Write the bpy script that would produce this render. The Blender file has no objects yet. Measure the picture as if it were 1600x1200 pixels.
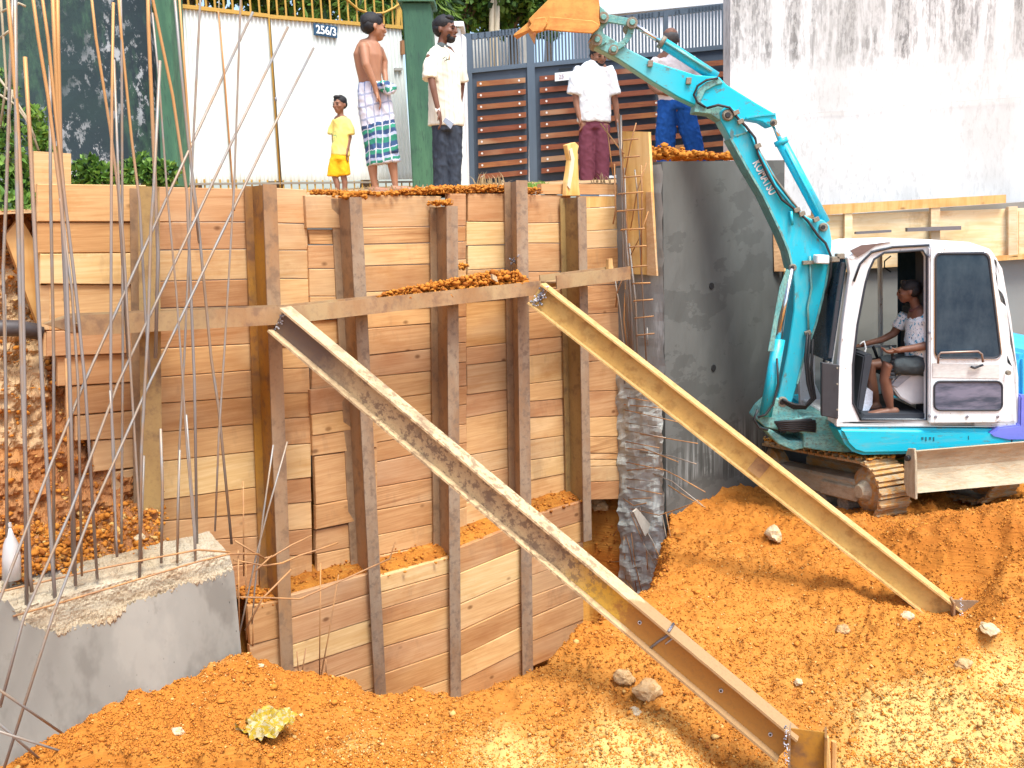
import bpy, bmesh, math, random
import numpy as np
from mathutils import Vector, Matrix, noise as mnoise
random.seed(7); np.random.seed(7)
SC = bpy.context.scene
COL = SC.collection
# ---------------------------------------------------------------- camera
FPX = 1500.0                       # focal length in photo pixels (photo 1600 x 1200)
PITCH = math.radians(9.5); ROLL = 0.038
F = Vector((0, math.cos(PITCH), -math.sin(PITCH)))
R0 = Vector((1, 0, 0)); U0 = Vector((0, math.sin(PITCH), math.cos(PITCH)))
CR = math.cos(ROLL) * R0 - math.sin(ROLL) * U0
CU = math.sin(ROLL) * R0 + math.cos(ROLL) * U0
cam_d = bpy.data.cameras.new('camera'); cam = bpy.data.objects.new('camera', cam_d); COL.objects.link(cam)
cam_d.sensor_fit = 'HORIZONTAL'; cam_d.sensor_width = 36.0; cam_d.lens = 36.0 * FPX / 1600.0
cam_d.clip_start = 0.05; cam_d.clip_end = 2000
m = Matrix.Identity(4)
for i in range(3):
    m[i][0] = CR[i]; m[i][1] = CU[i]; m[i][2] = -F[i]
cam.matrix_world = m
SC.camera = cam
# ---------------------------------------------------------------- light
SUN_EL = math.radians(63); SUN_AZ = math.radians(150)    # azimuth clockwise from +Y
world = bpy.data.worlds.new('World'); SC.world = world; world.use_nodes = True
wn = world.node_tree; bg = wn.nodes['Background']
sky = wn.nodes.new('ShaderNodeTexSky'); sky.sky_type = 'NISHITA'; sky.sun_disc = False
sky.sun_elevation = SUN_EL; sky.sun_rotation = SUN_AZ; sky.air_density = 1.0; sky.dust_density = 3.0; sky.ozone_density = 1.0
wn.links.new(sky.outputs[0], bg.inputs[0]); bg.inputs[1].default_value = 0.15
sd = bpy.data.lights.new('sun', 'SUN'); sd.energy = 2.1; sd.angle = math.radians(20); sd.color = (0.98, 1.0, 0.95)
sun = bpy.data.objects.new('sun', sd); COL.objects.link(sun)
to_sun = Vector((math.sin(SUN_AZ) * math.cos(SUN_EL), math.cos(SUN_AZ) * math.cos(SUN_EL), math.sin(SUN_EL)))
sun.rotation_euler = to_sun.to_track_quat('Z', 'Y').to_euler(); sun.location = to_sun * 30
SC.view_settings.view_transform = 'Standard'; SC.view_settings.look = 'None'
SC.view_settings.exposure = 1.15; SC.view_settings.gamma = 1.0; SC.view_settings.use_curve_mapping = False
SC.render.engine = 'CYCLES'

# ---------------------------------------------------------------- pixel -> world helpers (photo pixels)
def ray(px, py):
    u = (px - 800) / FPX; v = (600 - py) / FPX
    return F + CR * u + CU * v
def P(px, py, Y):                      # point at world depth Y
    r = ray(px, py); return r * (Y / r.y)
def PZ(px, py, Z):                     # point at height Z
    r = ray(px, py); return r * (Z / r.z)
WD = Vector((1.2, 1.0, 0)).normalized()          # direction in which the shoring wall runs
WN = Vector((WD.y, -WD.x, 0))                    # its normal, towards the camera
W0 = P(410, 500, 6.0)
def PP(px, py, p0, n):
    r = ray(px, py); return r * (p0.dot(n) / r.dot(n))
def WP(px, py, o=0.0):                 # on the shoring wall plane, o metres in front of it
    return PP(px, py, W0 + WN * o, WN)

# ---------------------------------------------------------------- object helpers
WPOS = {}
def tag(o, label=None, cat=None, group=None, kind=None):
    if label: o['label'] = label
    if cat: o['category'] = cat
    if group: o['group'] = group
    if kind: o['kind'] = kind
    return o
def thing(name, loc, label, cat, group=None):
    o = bpy.data.objects.new(name, None); COL.objects.link(o)
    o.location = loc; o.empty_display_size = 0.1
    WPOS[o.name] = Vector(loc)
    return tag(o, label, cat, group)
def place(o, origin, parent):
    WPOS[o.name] = Vector(origin)
    if parent is not None:
        o.parent = parent; o.location = Vector(origin) - WPOS[parent.name]
    else:
        o.location = origin
def finish_mesh(name, me, mat, parent=None, smooth=False, origin=None):
    n = len(me.vertices)
    co = np.empty(n * 3, dtype=np.float32); me.vertices.foreach_get('co', co); co = co.reshape(-1, 3)
    if origin is None:
        origin = Vector((float(co[:, 0].mean()), float(co[:, 1].mean()), float(co[:, 2].min())))
    co -= np.array(origin, dtype=np.float32)
    me.vertices.foreach_set('co', co.ravel())
    mats = mat if isinstance(mat, (list, tuple)) else [mat]
    for mm in mats: me.materials.append(mm)
    if smooth: me.polygons.foreach_set('use_smooth', [True] * len(me.polygons))
    me.update()
    o = bpy.data.objects.new(name, me); COL.objects.link(o)
    place(o, origin, parent)
    return o
def mk(name, verts, faces, mat, parent=None, smooth=False, origin=None):
    me = bpy.data.meshes.new(name); me.from_pydata([tuple(v) for v in verts], [], faces)
    return finish_mesh(name, me, mat, parent, smooth, origin)
class MB:
    def __init__(s): s.v = []; s.f = []; s.mi = []
    def add(s, vs, fs, mi=0):
        b = len(s.v); s.v += [Vector(x) for x in vs]; s.f += [tuple(i + b for i in f) for f in fs]; s.mi += [mi] * len(fs)
        return s
    def hexa(s, c, mi=0):              # 8 corners: front 4 (loop) + back 4 (loop)
        return s.add(c, [(0, 1, 2, 3), (7, 6, 5, 4), (0, 4, 5, 1), (1, 5, 6, 2), (2, 6, 7, 3), (3, 7, 4, 0)], mi)
    def box(s, c, ax, ay, az, mi=0):   # centre and three half-axis vectors
        c = Vector(c); ax = Vector(ax); ay = Vector(ay); az = Vector(az)
        return s.hexa([c - ax - ay - az, c + ax - ay - az, c + ax - ay + az, c - ax - ay + az,
                       c - ax + ay - az, c + ax + ay - az, c + ax + ay + az, c - ax + ay + az], mi)
    def tube(s, pts, r, n=6, cap=True, mi=0):
        pts = [Vector(p) for p in pts]; rs = r if isinstance(r, (list, tuple)) else [r] * len(pts)
        rings = []; ref = None
        for i, p in enumerate(pts):
            a = pts[max(i - 1, 0)]; b = pts[min(i + 1, len(pts) - 1)]; t = (b - a).normalized()
            if ref is None: ref = t.orthogonal().normalized()
            ref = (ref - t * ref.dot(t)); ref = ref.normalized() if ref.length > 1e-6 else t.orthogonal().normalized()
            w = t.cross(ref)
            rings.append([p + (ref * math.cos(2 * math.pi * k / n) + w * math.sin(2 * math.pi * k / n)) * rs[i] for k in range(n)])
        vs = [q for rg in rings for q in rg]; fs = []
        for i in range(len(pts) - 1):
            for k in range(n):
                k2 = (k + 1) % n; fs.append((i * n + k, i * n + k2, (i + 1) * n + k2, (i + 1) * n + k))
        if cap: fs.append(tuple(range(n - 1, -1, -1))); fs.append(tuple((len(pts) - 1) * n + k for k in range(n)))
        return s.add(vs, fs, mi)
    def build(s, name, mat, parent=None, smooth=False, origin=None, bevel=0.0, seg=1):
        me = bpy.data.meshes.new(name); me.from_pydata([tuple(v) for v in s.v], [], s.f)
        if any(s.mi): me.polygons.foreach_set('material_index', s.mi)
        bm = bmesh.new(); bm.from_mesh(me)
        bmesh.ops.recalc_face_normals(bm, faces=bm.faces)
        if bevel > 0:
            es = [e for e in bm.edges if len(e.link_faces) == 2 and e.calc_face_angle(0) > 0.6]
            bmesh.ops.bevel(bm, geom=es, offset=bevel, segments=seg, affect='EDGES', clamp_overlap=True)
        bm.to_mesh(me); bm.free()
        return finish_mesh(name, me, mat, parent, smooth, origin)
def copy_obj(o, dloc, parent, parent_shift=None):      # shared-mesh copy placed at world position
    c = o.copy(); COL.objects.link(c); place(c, WPOS[o.name] + Vector(dloc), parent); return c
def bar(name, pts, r, mat, parent=None, n=6):
    return MB().tube(pts, r, n).build(name, mat, parent, smooth=True)
def slab(name, quad, nrm, th, mat, parent=None, bevel=0.0):   # quad of 4 pts, extruded back along -nrm
    q = [Vector(p) for p in quad]; b = [p - nrm * th for p in q]
    return MB().hexa(q + b).build(name, mat, parent, bevel=bevel)
def prism(name, pts, dirv, mat, parent=None, bevel=0.0, seg=1, smooth=False):   # polygon extruded along dirv
    n = len(pts); vs = [Vector(p) for p in pts] + [Vector(p) + dirv for p in pts]
    fs = [tuple(range(n)), tuple(range(2 * n - 1, n - 1, -1))] + [(i, (i + 1) % n, (i + 1) % n + n, i + n) for i in range(n)]
    return MB().add(vs, fs).build(name, mat, parent, bevel=bevel, seg=seg, smooth=smooth)
def ringprism(mb, outer, inner, dirv, mi=0):
    n = len(outer); v = [Vector(p) for p in outer + inner]; v += [p + dirv for p in v]
    fs = []
    for i in range(n):
        j = (i + 1) % n
        fs += [(i, j, n + j, n + i), (2 * n + i, 3 * n + i, 3 * n + j, 2 * n + j), (i, 2 * n + i, 2 * n + j, j), (n + i, n + j, 3 * n + j, 3 * n + i)]
    return mb.add(v, fs, mi)
# numpy value noise
_L = np.random.RandomState(3).rand(256, 256)
def vn(x, y):
    xi = np.floor(x).astype(int); yi = np.floor(y).astype(int); fx = x - xi; fy = y - yi
    fx = fx * fx * (3 - 2 * fx); fy = fy * fy * (3 - 2 * fy)
    g = lambda a, b: _L[a % 256, b % 256]
    return (g(xi, yi) * (1 - fx) + g(xi + 1, yi) * fx) * (1 - fy) + (g(xi, yi + 1) * (1 - fx) + g(xi + 1, yi + 1) * fx) * fy - 0.5
def fbm(x, y, o=4, s=1.0):
    t = 0; a = 1.0
    for k in range(o):
        t = t + a * vn(x * s + 17.3 * k, y * s + 5.1 * k); a *= 0.5; s *= 2.03
    return t

# ---------------------------------------------------------------- materials
def hexc(h):
    h = h.lstrip('#'); c = [int(h[i:i + 2], 16) / 255 for i in (0, 2, 4)]
    return tuple(x / 12.92 if x < .04045 else ((x + .055) / 1.055) ** 2.4 for x in c) + (1,)
def C(r, g, b): return (r, g, b, 1)
class NT:
    def __init__(s, name, rough=0.7, metal=0.0, spec=0.4):
        s.m = bpy.data.materials.new(name); s.m.use_nodes = True; s.t = s.m.node_tree; s.n = s.t.nodes
        s.b = s.n['Principled BSDF']; s.b.inputs['Roughness'].default_value = rough; s.b.inputs['Metallic'].default_value = metal
        s.b.inputs['Specular IOR Level'].default_value = spec
        s.tc = s.n.new('ShaderNodeTexCoord'); s.oi = s.n.new('ShaderNodeObjectInfo')
        s.vec = s.tc.outputs['Object']
    def link(s, a, b): s.t.links.new(a, b)
    def math(s, op, a, b=None, c=None):
        n = s.n.new('ShaderNodeMath'); n.operation = op
        for i, v in enumerate((a, b, c)):
            if v is None: continue
            if isinstance(v, (int, float)): n.inputs[i].default_value = v
            else: s.link(v, n.inputs[i])
        return n.outputs[0]
    def mapping(s, scale=(1, 1, 1), rotz=0.0, offset_rand=True, vec=None, rot=None):
        mp = s.n.new('ShaderNodeMapping'); mp.vector_type = 'POINT'
        src = vec or s.vec
        if rotz or rot:
            mr = s.n.new('ShaderNodeMapping'); mr.inputs['Rotation'].default_value = rot or (0, 0, rotz); s.link(src, mr.inputs[0]); src = mr.outputs[0]
        s.link(src, mp.inputs[0]); mp.inputs['Scale'].default_value = scale
        if offset_rand:
            cb = s.n.new('ShaderNodeCombineXYZ'); 
            r = s.math('MULTIPLY', s.oi.outputs['Random'], 37.0)
            for i in range(3): s.link(r, cb.inputs[i])
            s.link(cb.outputs[0], mp.inputs['Location'])
        return mp.outputs[0]
    def noise(s, scale, detail=4, rough=0.55, vec=None, dist=0.0):
        n = s.n.new('ShaderNodeTexNoise'); n.inputs['Scale'].default_value = scale; n.inputs['Detail'].default_value = detail
        n.inputs['Roughness'].default_value = rough; n.inputs['Distortion'].default_value = dist
        if vec is not None: s.link(vec, n.inputs['Vector'])
        return n.outputs['Fac']
    def voro(s, scale, vec=None, feature='F1'):
        n = s.n.new('ShaderNodeTexVoronoi'); n.inputs['Scale'].default_value = scale; n.feature = feature
        if vec is not None: s.link(vec, n.inputs['Vector'])
        return n.outputs['Distance']
    def ramp(s, fac, stops, interp='LINEAR'):
        n = s.n.new('ShaderNodeValToRGB'); n.color_ramp.interpolation = interp; e = n.color_ramp.elements
        while len(e) < len(stops): e.new(0.5)
        for i, (p, c) in enumerate(stops):
            e[i].position = p; e[i].color = c if len(c) == 4 else tuple(c) + (1,)
        s.link(fac, n.inputs[0]); return n.outputs[0]
    def fr(s, fac, a, b):              # float ramp a..b -> 0..1
        n = s.n.new('ShaderNodeMapRange'); n.inputs['From Min'].default_value = a; n.inputs['From Max'].default_value = b
        s.link(fac, n.inputs['Value']); return n.outputs['Result']
    def mix(s, fac, a, b, mode='MIX'):
        n = s.n.new('ShaderNodeMix'); n.data_type = 'RGBA'; n.blend_type = mode
        for v, i in ((fac, 0), (a, 6), (b, 7)):
            if isinstance(v, (int, float)): n.inputs[i].default_value = v
            elif isinstance(v, tuple): n.inputs[i].default_value = v if len(v) == 4 else v + (1,)
            else: s.link(v, n.inputs[i])
        return n.outputs[2]
    def sep(s, vec=None):
        n = s.n.new('ShaderNodeSeparateXYZ'); s.link(vec or s.vec, n.inputs[0]); return n.outputs
    def attr(s, name):
        n = s.n.new('ShaderNodeAttribute'); n.attribute_name = name; return n.outputs['Fac']
    def hsv(s, col, h=None, v=None, sat=None):
        n = s.n.new('ShaderNodeHueSaturation')
        s.link(col, n.inputs['Color'])
        if h is not None: s.link(h, n.inputs['Hue'])
        if v is not None: s.link(v, n.inputs['Value'])
        if sat is not None: s.link(sat, n.inputs['Saturation'])
        return n.outputs[0]
    def bump(s, h, strength=0.3, dist=0.01):
        n = s.n.new('ShaderNodeBump'); n.inputs['Strength'].default_value = strength; n.inputs['Distance'].default_value = dist
        s.link(h, n.inputs['Height']); s.link(n.outputs[0], s.b.inputs['Normal']); return n.outputs[0]
    def out(s, col):
        if isinstance(col, tuple): s.b.inputs['Base Color'].default_value = col if len(col) == 4 else col + (1,)
        else: s.link(col, s.b.inputs['Base Color'])
        return s.m
    def randval(s, lo, hi): return s.math('MULTIPLY_ADD', s.oi.outputs['Random'], hi - lo, lo)

def plain(name, c, rough=0.6, metal=0.0, var=0.12, scale=6.0, bump=0.0, bscale=60, spec=0.4):
    t = NT(name, rough, metal, spec); nz = t.noise(scale, 4)
    v = t.fr(nz, 0.3, 0.7); v = t.math('MULTIPLY_ADD', v, 2 * var, 1 - var)
    n = t.n.new('ShaderNodeRGB'); n.outputs[0].default_value = c if len(c) == 4 else tuple(c) + (1,)
    if bump: t.bump(t.noise(bscale, 3), bump, 0.005)
    return t.out(t.hsv(n.outputs[0], v=v))
WANG = math.atan2(WD.y, WD.x)
def wood(name, base, dark, knots=True, rotz=-WANG, sc=(1.2, 12, 26), blotch=True, rand=0.16, rot=None):
    t = NT(name, 0.72, 0, 0.25); v = t.mapping(sc, rotz, rot=rot)
    g = t.noise(2.2, 6, 0.6, v, 0.6); g2 = t.noise(9, 3, 0.5, v)
    c = t.mix(t.fr(g, 0.36, 0.70), base, dark)
    c = t.mix(t.math('MULTIPLY', t.fr(g2, 0.45, 0.75), 0.35), c, dark)
    if blotch:
        v2 = t.mapping((2.0, 2.0, 5.0), rotz, rot=rot); b = t.noise(1.1, 3, 0.5, v2)
        c = t.mix(t.math('MULTIPLY', t.fr(b, 0.52, 0.75), 0.55), c, C(dark[0] * .75, dark[1] * .62, dark[2] * .55))
        b2 = t.noise(0.9, 2, 0.5, t.mapping((1.2, 1.2, 3), rotz, rot=rot))
        c = t.mix(t.math('MULTIPLY', t.fr(b2, 0.56, 0.68), 0.25), c, C(.72, .55, .34))
    if knots:
        vk = t.mapping((3.2, 3.2, 5.2), rotz, rot=rot); k = t.voro(1.0, vk)
        c = t.mix(t.math('MULTIPLY', t.fr(k, 0.10, 0.045), 0.75), c, C(.14, .055, .018))
    mud = t.noise(1.7, 6, .7, t.mapping((1, 1, 1.6), rotz, rot=rot)); c = t.mix(t.math('MULTIPLY', t.fr(mud, .56, .70), .45), c, C(.40, .17, .045))
    dmp = t.noise(3.1, 5, .7, t.mapping((1, 1, .4), rotz, rot=rot)); c = t.mix(t.math('MULTIPLY', t.fr(dmp, .58, .68), .30), c, C(.22, .13, .075))
    c = t.hsv(c, v=t.randval(1 - rand, 1 + rand), h=t.randval(0.492, 0.508))
    t.bump(g, 0.25, 0.004)
    return t.out(c)
M = {}
M['wood_tan'] = wood('wood_tan', C(.63, .385, .185), C(.49, .255, .105))
M['wood_red'] = wood('wood_red', C(.57, .325, .14), C(.42, .20, .075))
M['wood_pale'] = wood('wood_pale', C(.66, .455, .235), C(.55, .325, .13))
M['wood_rough'] = wood('wood_rough', C(.62, .36, .17), C(.32, .14, .055), sc=(0.8, 14, 34))
M['wood_fresh'] = wood('wood_fresh', C(.76, .50, .20), C(.62, .33, .09), rotz=0, sc=(8, 8, .9))
M['ply_form'] = wood('ply_form', C(.80, .66, .44), C(.70, .46, .22), knots=False, rotz=0, sc=(1.1, 6, 9))

def steel(name, base, rust, dark, yellow=None, sc=1.0, amt=(0.4, 0.62), rough=0.62):
    t = NT(name, rough, 0.25, 0.4)
    n1 = t.noise(3.2 * sc, 6, 0.65, t.mapping((1, 1, .35))); n2 = t.noise(11 * sc, 5, 0.6, t.mapping())
    n3 = t.noise(45 * sc, 4, 0.6, t.mapping())
    c = t.mix(t.fr(n1, *amt), base, rust); c = t.mix(t.math('MULTIPLY', t.fr(n2, .5, .64), 0.75), c, dark)
    if yellow: c = t.mix(t.math('MULTIPLY', t.fr(t.noise(2.1 * sc, 4, 0.6, t.mapping((1, 1, .5))), .5, .62), 0.8), c, yellow)
    c = t.mix(t.math('MULTIPLY', t.fr(n3, .5, .72), 0.3), c, dark)
    c = t.hsv(c, v=t.randval(.9, 1.1)); t.bump(n3, 0.25, 0.004)
    return t.out(c)
M['post'] = steel('post_steel', C(.36, .25, .155), C(.37, .21, .10), C(.22, .14, .085), None)
M['post_yellow'] = steel('post_steel_ochre', C(.30, .19, .075), C(.36, .24, .10), C(.17, .10, .055), C(.40, .27, .10))
M['post_orange'] = steel('post_steel_orange', C(.26, .14, .06), C(.42, .19, .03), C(.17, .09, .05), C(.48, .24, .03))
M['flange'] = steel('flange_steel', C(.36, .27, .185), C(.30, .185, .105), C(.20, .14, .10), None, 2)
M['waler'] = steel('waler_steel', C(.40, .26, .14), C(.34, .19, .085), C(.22, .13, .08), C(.46, .33, .17))
M['weld'] = plain('weld_metal', (.30, .31, .36), .35, .8, .5, 60, .6, 90)
M['weld_pale'] = plain('weld_spatter', (.62, .64, .70), .4, .5, .4, 80, .6, 90)
def strut_mat(name, top, mid, dark, yel, foot):
    t = NT(name, 0.6, 0.15, 0.35); a = t.attr('along')
    n1 = t.noise(5, 6, 0.7, t.mapping((1, 1, 1))); n2 = t.noise(22, 6, .7, t.mapping()); n3 = t.noise(60, 3, .6, t.mapping())
    aj = t.math('ADD', a, t.math('MULTIPLY', t.math('SUBTRACT', n1, .5), 0.16))
    c = t.ramp(aj, [(0, top), (.10, top), (.16, mid), (.60, mid), (.66, yel), (.715, yel), (.73, foot), (1, foot)])
    flak = t.math('MULTIPLY', t.fr(n2, .50, .56), t.math('MULTIPLY', t.fr(aj, .09, .2), t.fr(aj, .72, .62)))
    c = t.mix(t.math('MULTIPLY', flak, .8), c, dark)
    c = t.mix(t.math('MULTIPLY', t.fr(n1, .52, .60), t.math('MULTIPLY', t.fr(aj, .72, .6), .55)), c, C(dark[0] * 1.1, dark[1] * 1.1, dark[2] * 1.1))
    c = t.mix(t.math('MULTIPLY', t.fr(n3, .5, .7), .25), c, C(.2, .12, .06)); t.bump(n2, .35, .004)
    return t.out(c)
M['strut_a'] = strut_mat('strut_flaking_paint', C(.15, .11, .09), C(.47, .35, .20), C(.17, .115, .08), C(.66, .40, .055), C(.42, .20, .045))
M['strut_a_top'] = strut_mat('strut_flange_pale', C(.62, .46, .27), C(.62, .47, .27), C(.26, .17, .10), C(.60, .46, .26), C(.40, .25, .12))
M['strut_b'] = steel('strut_ochre', C(.55, .36, .115), C(.60, .42, .15), C(.38, .22, .07), C(.62, .42, .14), 1.2)
M['strut_b_top'] = steel('strut_flange_ochre', C(.68, .47, .20), C(.62, .40, .15), C(.46, .28, .10), None, 2)
t = NT('rebar_grey', .55, .5); 
M['rebar'] = t.out(t.mix(t.fr(t.noise(6, 4, .6, t.mapping()), .4, .6), C(.30, .29, .275), C(.34, .255, .18)))
t = NT('rebar_rust', .65, .3)
M['rebar_rust'] = t.out(t.mix(t.fr(t.noise(5, 4, .6, t.mapping()), .4, .62), C(.50, .26, .10), C(.33, .18, .09)))
t = NT('rebar_two_tone', .6, .35)           # rust orange high up, grey cement lower
zz = t.n.new('ShaderNodeNewGeometry'); zs = t.sep(zz.outputs['Position'])[2]
cc = t.mix(t.fr(t.math('ADD', zs, t.math('MULTIPLY', t.noise(2, 3, .5, t.mapping()), .5)), .2, .9), C(.28, .26, .245), C(.52, .29, .115))
M['rebar_two'] = t.out(cc)
# concrete kinds
def concrete(name, a, b, dark, streak=0.0, bs=30, damp=None, pale=None, bstr=.25):
    t = NT(name, .88, 0, .2); n1 = t.noise(1.6, 6, .6); n2 = t.noise(8, 6, .65); 
    c = t.mix(t.fr(n1, .35, .65), a, b)
    c = t.mix(t.math('MULTIPLY', t.fr(n2, .45, .75), .35), c, dark)
    if streak:
        sv = t.mapping((3.2, 3.2, .28), offset_rand=False); ns = t.noise(3.0, 7, .7, sv)
        nm = t.noise(.7, 3, .5)
        c = t.mix(t.math('MULTIPLY', t.math('MULTIPLY', t.fr(ns, .5, .72), t.fr(nm, .38, .62)), streak), c, dark)
    if pale:
        c = t.mix(t.math('MULTIPLY', t.fr(t.noise(2.2, 5, .7), .58, .66), .5), c, pale)
    t.bump(t.noise(bs, 5, .6), bstr, .01)
    return t.out(c)
t = NT('concrete_smooth', .85, 0, .25); n1 = t.noise(1.1, 5, .6); n2 = t.noise(2.4, 5, .65); n3 = t.noise(12, 6, .7); nv_ = t.voro(26); zs_ = t.sep()
c = t.mix(t.fr(n1, .38, .62), C(.31, .30, .265), C(.235, .225, .195)); c = t.mix(t.math('MULTIPLY', t.fr(n2, .52, .60), .6), c, C(.155, .145, .125))
c = t.mix(t.math('MULTIPLY', t.fr(n2, .44, .36), .45), c, C(.38, .36, .31)); c = t.mix(t.math('MULTIPLY', t.fr(n3, .60, .70), .3), c, C(.14, .13, .11))
c = t.mix(t.math('MULTIPLY', t.fr(nv_, .10, .06), t.math('MULTIPLY', t.fr(n3, .5, .6), .8)), c, C(.07, .06, .05))
c = t.mix(t.math('MULTIPLY', t.fr(t.math('ADD', zs_[2], t.math('MULTIPLY', n3, .5)), 1.22, .95), t.math('MULTIPLY', t.fr(n2, .40, .62), .55)), c, C(.34, .17, .06))
t.bump(t.math('ADD', n3, t.math('MULTIPLY', t.fr(nv_, .02, .10), .4)), .2, .006); M['conc_left'] = t.out(c)
M['conc_raw'] = concrete('concrete_broken', C(.44, .38, .28), C(.35, .27, .17), C(.40, .20, .07), bs=20, pale=C(.50, .50, .48), bstr=1.0)
M['conc_col'] = concrete('concrete_column_face', C(.52, .55, .52), C(.40, .42, .39), C(.20, .205, .19), bs=18, pale=C(.70, .74, .73), bstr=.9)
M['white_wall'] = None
# ================================================================ SETTING
def proj(p):
    x = p.dot(CR); y = p.dot(CU); z = p.dot(F); return 800 + FPX * x / z, 600 - FPX * y / z
# --- soil materials
def soil(name, a, b, c3, pale, bstr=.8):
    t = NT(name, .95, 0, .1); n1 = t.noise(1.3, 6, .65); n2 = t.noise(7, 6, .7); n3 = t.noise(38, 5, .7); n4 = t.noise(110, 3, .6)
    c = t.mix(t.fr(n1, .40, .60), a, b)
    c = t.mix(t.math('MULTIPLY', t.fr(t.noise(3.1, 5, .6), .52, .66), .55), c, C(pale[0] * .95, pale[1] * .78, pale[2] * .55))
    c = t.mix(t.math('MULTIPLY', t.fr(n2, .5, .7), .65), c, c3)
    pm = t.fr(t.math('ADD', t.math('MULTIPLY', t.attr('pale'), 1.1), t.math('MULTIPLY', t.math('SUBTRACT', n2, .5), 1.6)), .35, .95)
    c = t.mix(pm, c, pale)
    c = t.mix(t.math('MULTIPLY', t.fr(n3, .5, .75), .3), c, C(pale[0] * .9, pale[1] * .75, pale[2] * .6))
    h = t.math('ADD', t.math('MULTIPLY', n3, .6), t.math('MULTIPLY', n4, .4))
    t.bump(h, bstr, .02)
    return t.out(c)
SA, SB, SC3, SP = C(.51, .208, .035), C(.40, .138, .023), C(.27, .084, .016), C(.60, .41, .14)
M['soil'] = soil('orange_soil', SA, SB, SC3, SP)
M['soil_dull'] = soil('clay_bank_soil', C(.42, .20, .085), C(.37, .15, .05), C(.24, .10, .05), C(.5, .33, .18))
def clodmat(name, a, b):
    t = NT(name, .95, 0, .1); n = t.noise(3, 3); c = t.mix(t.fr(n, .38, .62), a, b)
    t.bump(t.noise(60, 3), .4, .01); return t.out(c)
M['clod'] = clodmat('soil_clods', C(.53, .210, .035), C(.45, .162, .026))
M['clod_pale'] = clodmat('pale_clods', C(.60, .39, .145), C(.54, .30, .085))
M['clod_dark'] = clodmat('damp_clods', C(.36, .125, .025), C(.31, .105, .022))
M['stone'] = clodmat('pale_stone', C(.50, .33, .17), C(.42, .24, .10))
M['stone_white'] = clodmat('white_stone', C(.56, .46, .31), C(.52, .36, .18))

# --- ground heightfield of the excavated site
ctrl = [(300,1160,-2.56),(500,1150,-2.6),(700,1180,-2.65),(900,1180,-2.66),(1000,1200,-2.72),(1130,1195,-2.82),(1220,1210,-2.86),(1320,1200,-2.80),(1550,1190,-2.72),
 (380,995,-2.14),(340,1020,-2.18),(300,1043,-2.22),(250,1070,-2.26),(200,1092,-2.29),(165,1110,-2.33),(110,1190,-2.75),(330,1085,-2.36),(420,1060,-2.42),(450,1060,-2.5),(530,1060,-2.5),(600,1090,-2.6),(720,1078,-2.6),(850,1045,-2.55),(900,1000,-2.5),(960,955,-2.5),(1000,940,-2.5),(1040,905,-2.5),
 (700,1130,-2.64),(1000,1050,-2.58),(950,1010,-2.46),(1000,1100,-2.64),(1200,1100,-2.68),(1400,1100,-2.7),(1580,1080,-2.68),
 (1100,950,-2.5),(1250,950,-2.58),(1350,930,-2.58),(1420,935,-2.62),(1480,975,-2.62),(1520,958,-2.64),(1590,930,-2.42),(1080,1000,-2.58),(1300,1010,-2.64),
 (1060,850,-2.56),(1150,865,-2.52),(1100,790,-2.44),(1200,770,-2.44),(1250,860,-2.5),(1330,875,-2.5),(1420,845,-2.34),(1500,805,-2.1),(1590,790,-2.03),(1590,860,-2.15),(1430,820,-2.2),(1350,815,-2.36)]
cp = [PZ(a, b, z) for a, b, z in ctrl]
cp += [Vector(v) for v in ((2.4,7.9,-2.5),(3,8.2,-2.5),(3.4,7.6,-2.45),(4.5,8.5,-2.5),(2.5,9,-2.45),(1.6,8.3,-2.42),(-3,3,-2.7),(0,2,-2.7),(3,2,-2.75),(6,4,-2.7),(6,7,-2.2),(8,9,-2.4),(-8,0,-2.7),(8,-2,-2.7))]
CPX = np.array([[p.x, p.y] for p in cp]); CPZ = np.array([p.z for p in cp])
rim = [(372,985,-2.18),(405,1018,-2.3),(450,1062,-2.5),(490,1062,-2.5),(545,1070,-2.52),(600,1092,-2.6),(720,1080,-2.6),(800,1062,-2.58),(860,1042,-2.55),(900,1000,-2.5),(950,965,-2.5),(1000,942,-2.52),(1036,918,-2.54),(1050,880,-2.56),(1052,835,-2.5)]
rimp = [PZ(a, b, z) for a, b, z in rim]
far = [PP(1048, 800, W0 + WN * .40, WN), PP(930, 800, W0 - WN * .3, WN), PP(380, 800, W0 - WN * .3, WN), PP(300, 800, W0 + WN * .3, WN)]
poly = [(p.x, p.y) for p in rimp] + [(p.x, p.y) for p in far]
def inpoly(x, y, pl):
    c = np.zeros(x.shape, bool); n = len(pl); j = n - 1
    for i in range(n):
        xi, yi = pl[i]; xj, yj = pl[j]
        c ^= ((yi > y) != (yj > y)) & (x < (xj - xi) * (y - yi) / (yj - yi + 1e-12) + xi); j = i
    return c
def dpoly(x, y, pl, closed=False):
    d = np.full(x.shape, 1e9); n = len(pl)
    for i in range(n if closed else n - 1):
        ax, ay = pl[i]; bx, by = pl[(i + 1) % n]; L = (bx - ax) ** 2 + (by - ay) ** 2
        t = np.clip(((x - ax) * (bx - ax) + (y - ay) * (by - ay)) / L, 0, 1)
        d = np.minimum(d, np.hypot(x - ax - t * (bx - ax), y - ay - t * (by - ay)))
    return d
cliff = [(-2.2, 3.0), (-1.95, 4.2), (-1.62, 4.25), (-1.35, 4.05), (-1.3, 3.6), (-1.25, 3.0)]
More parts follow.
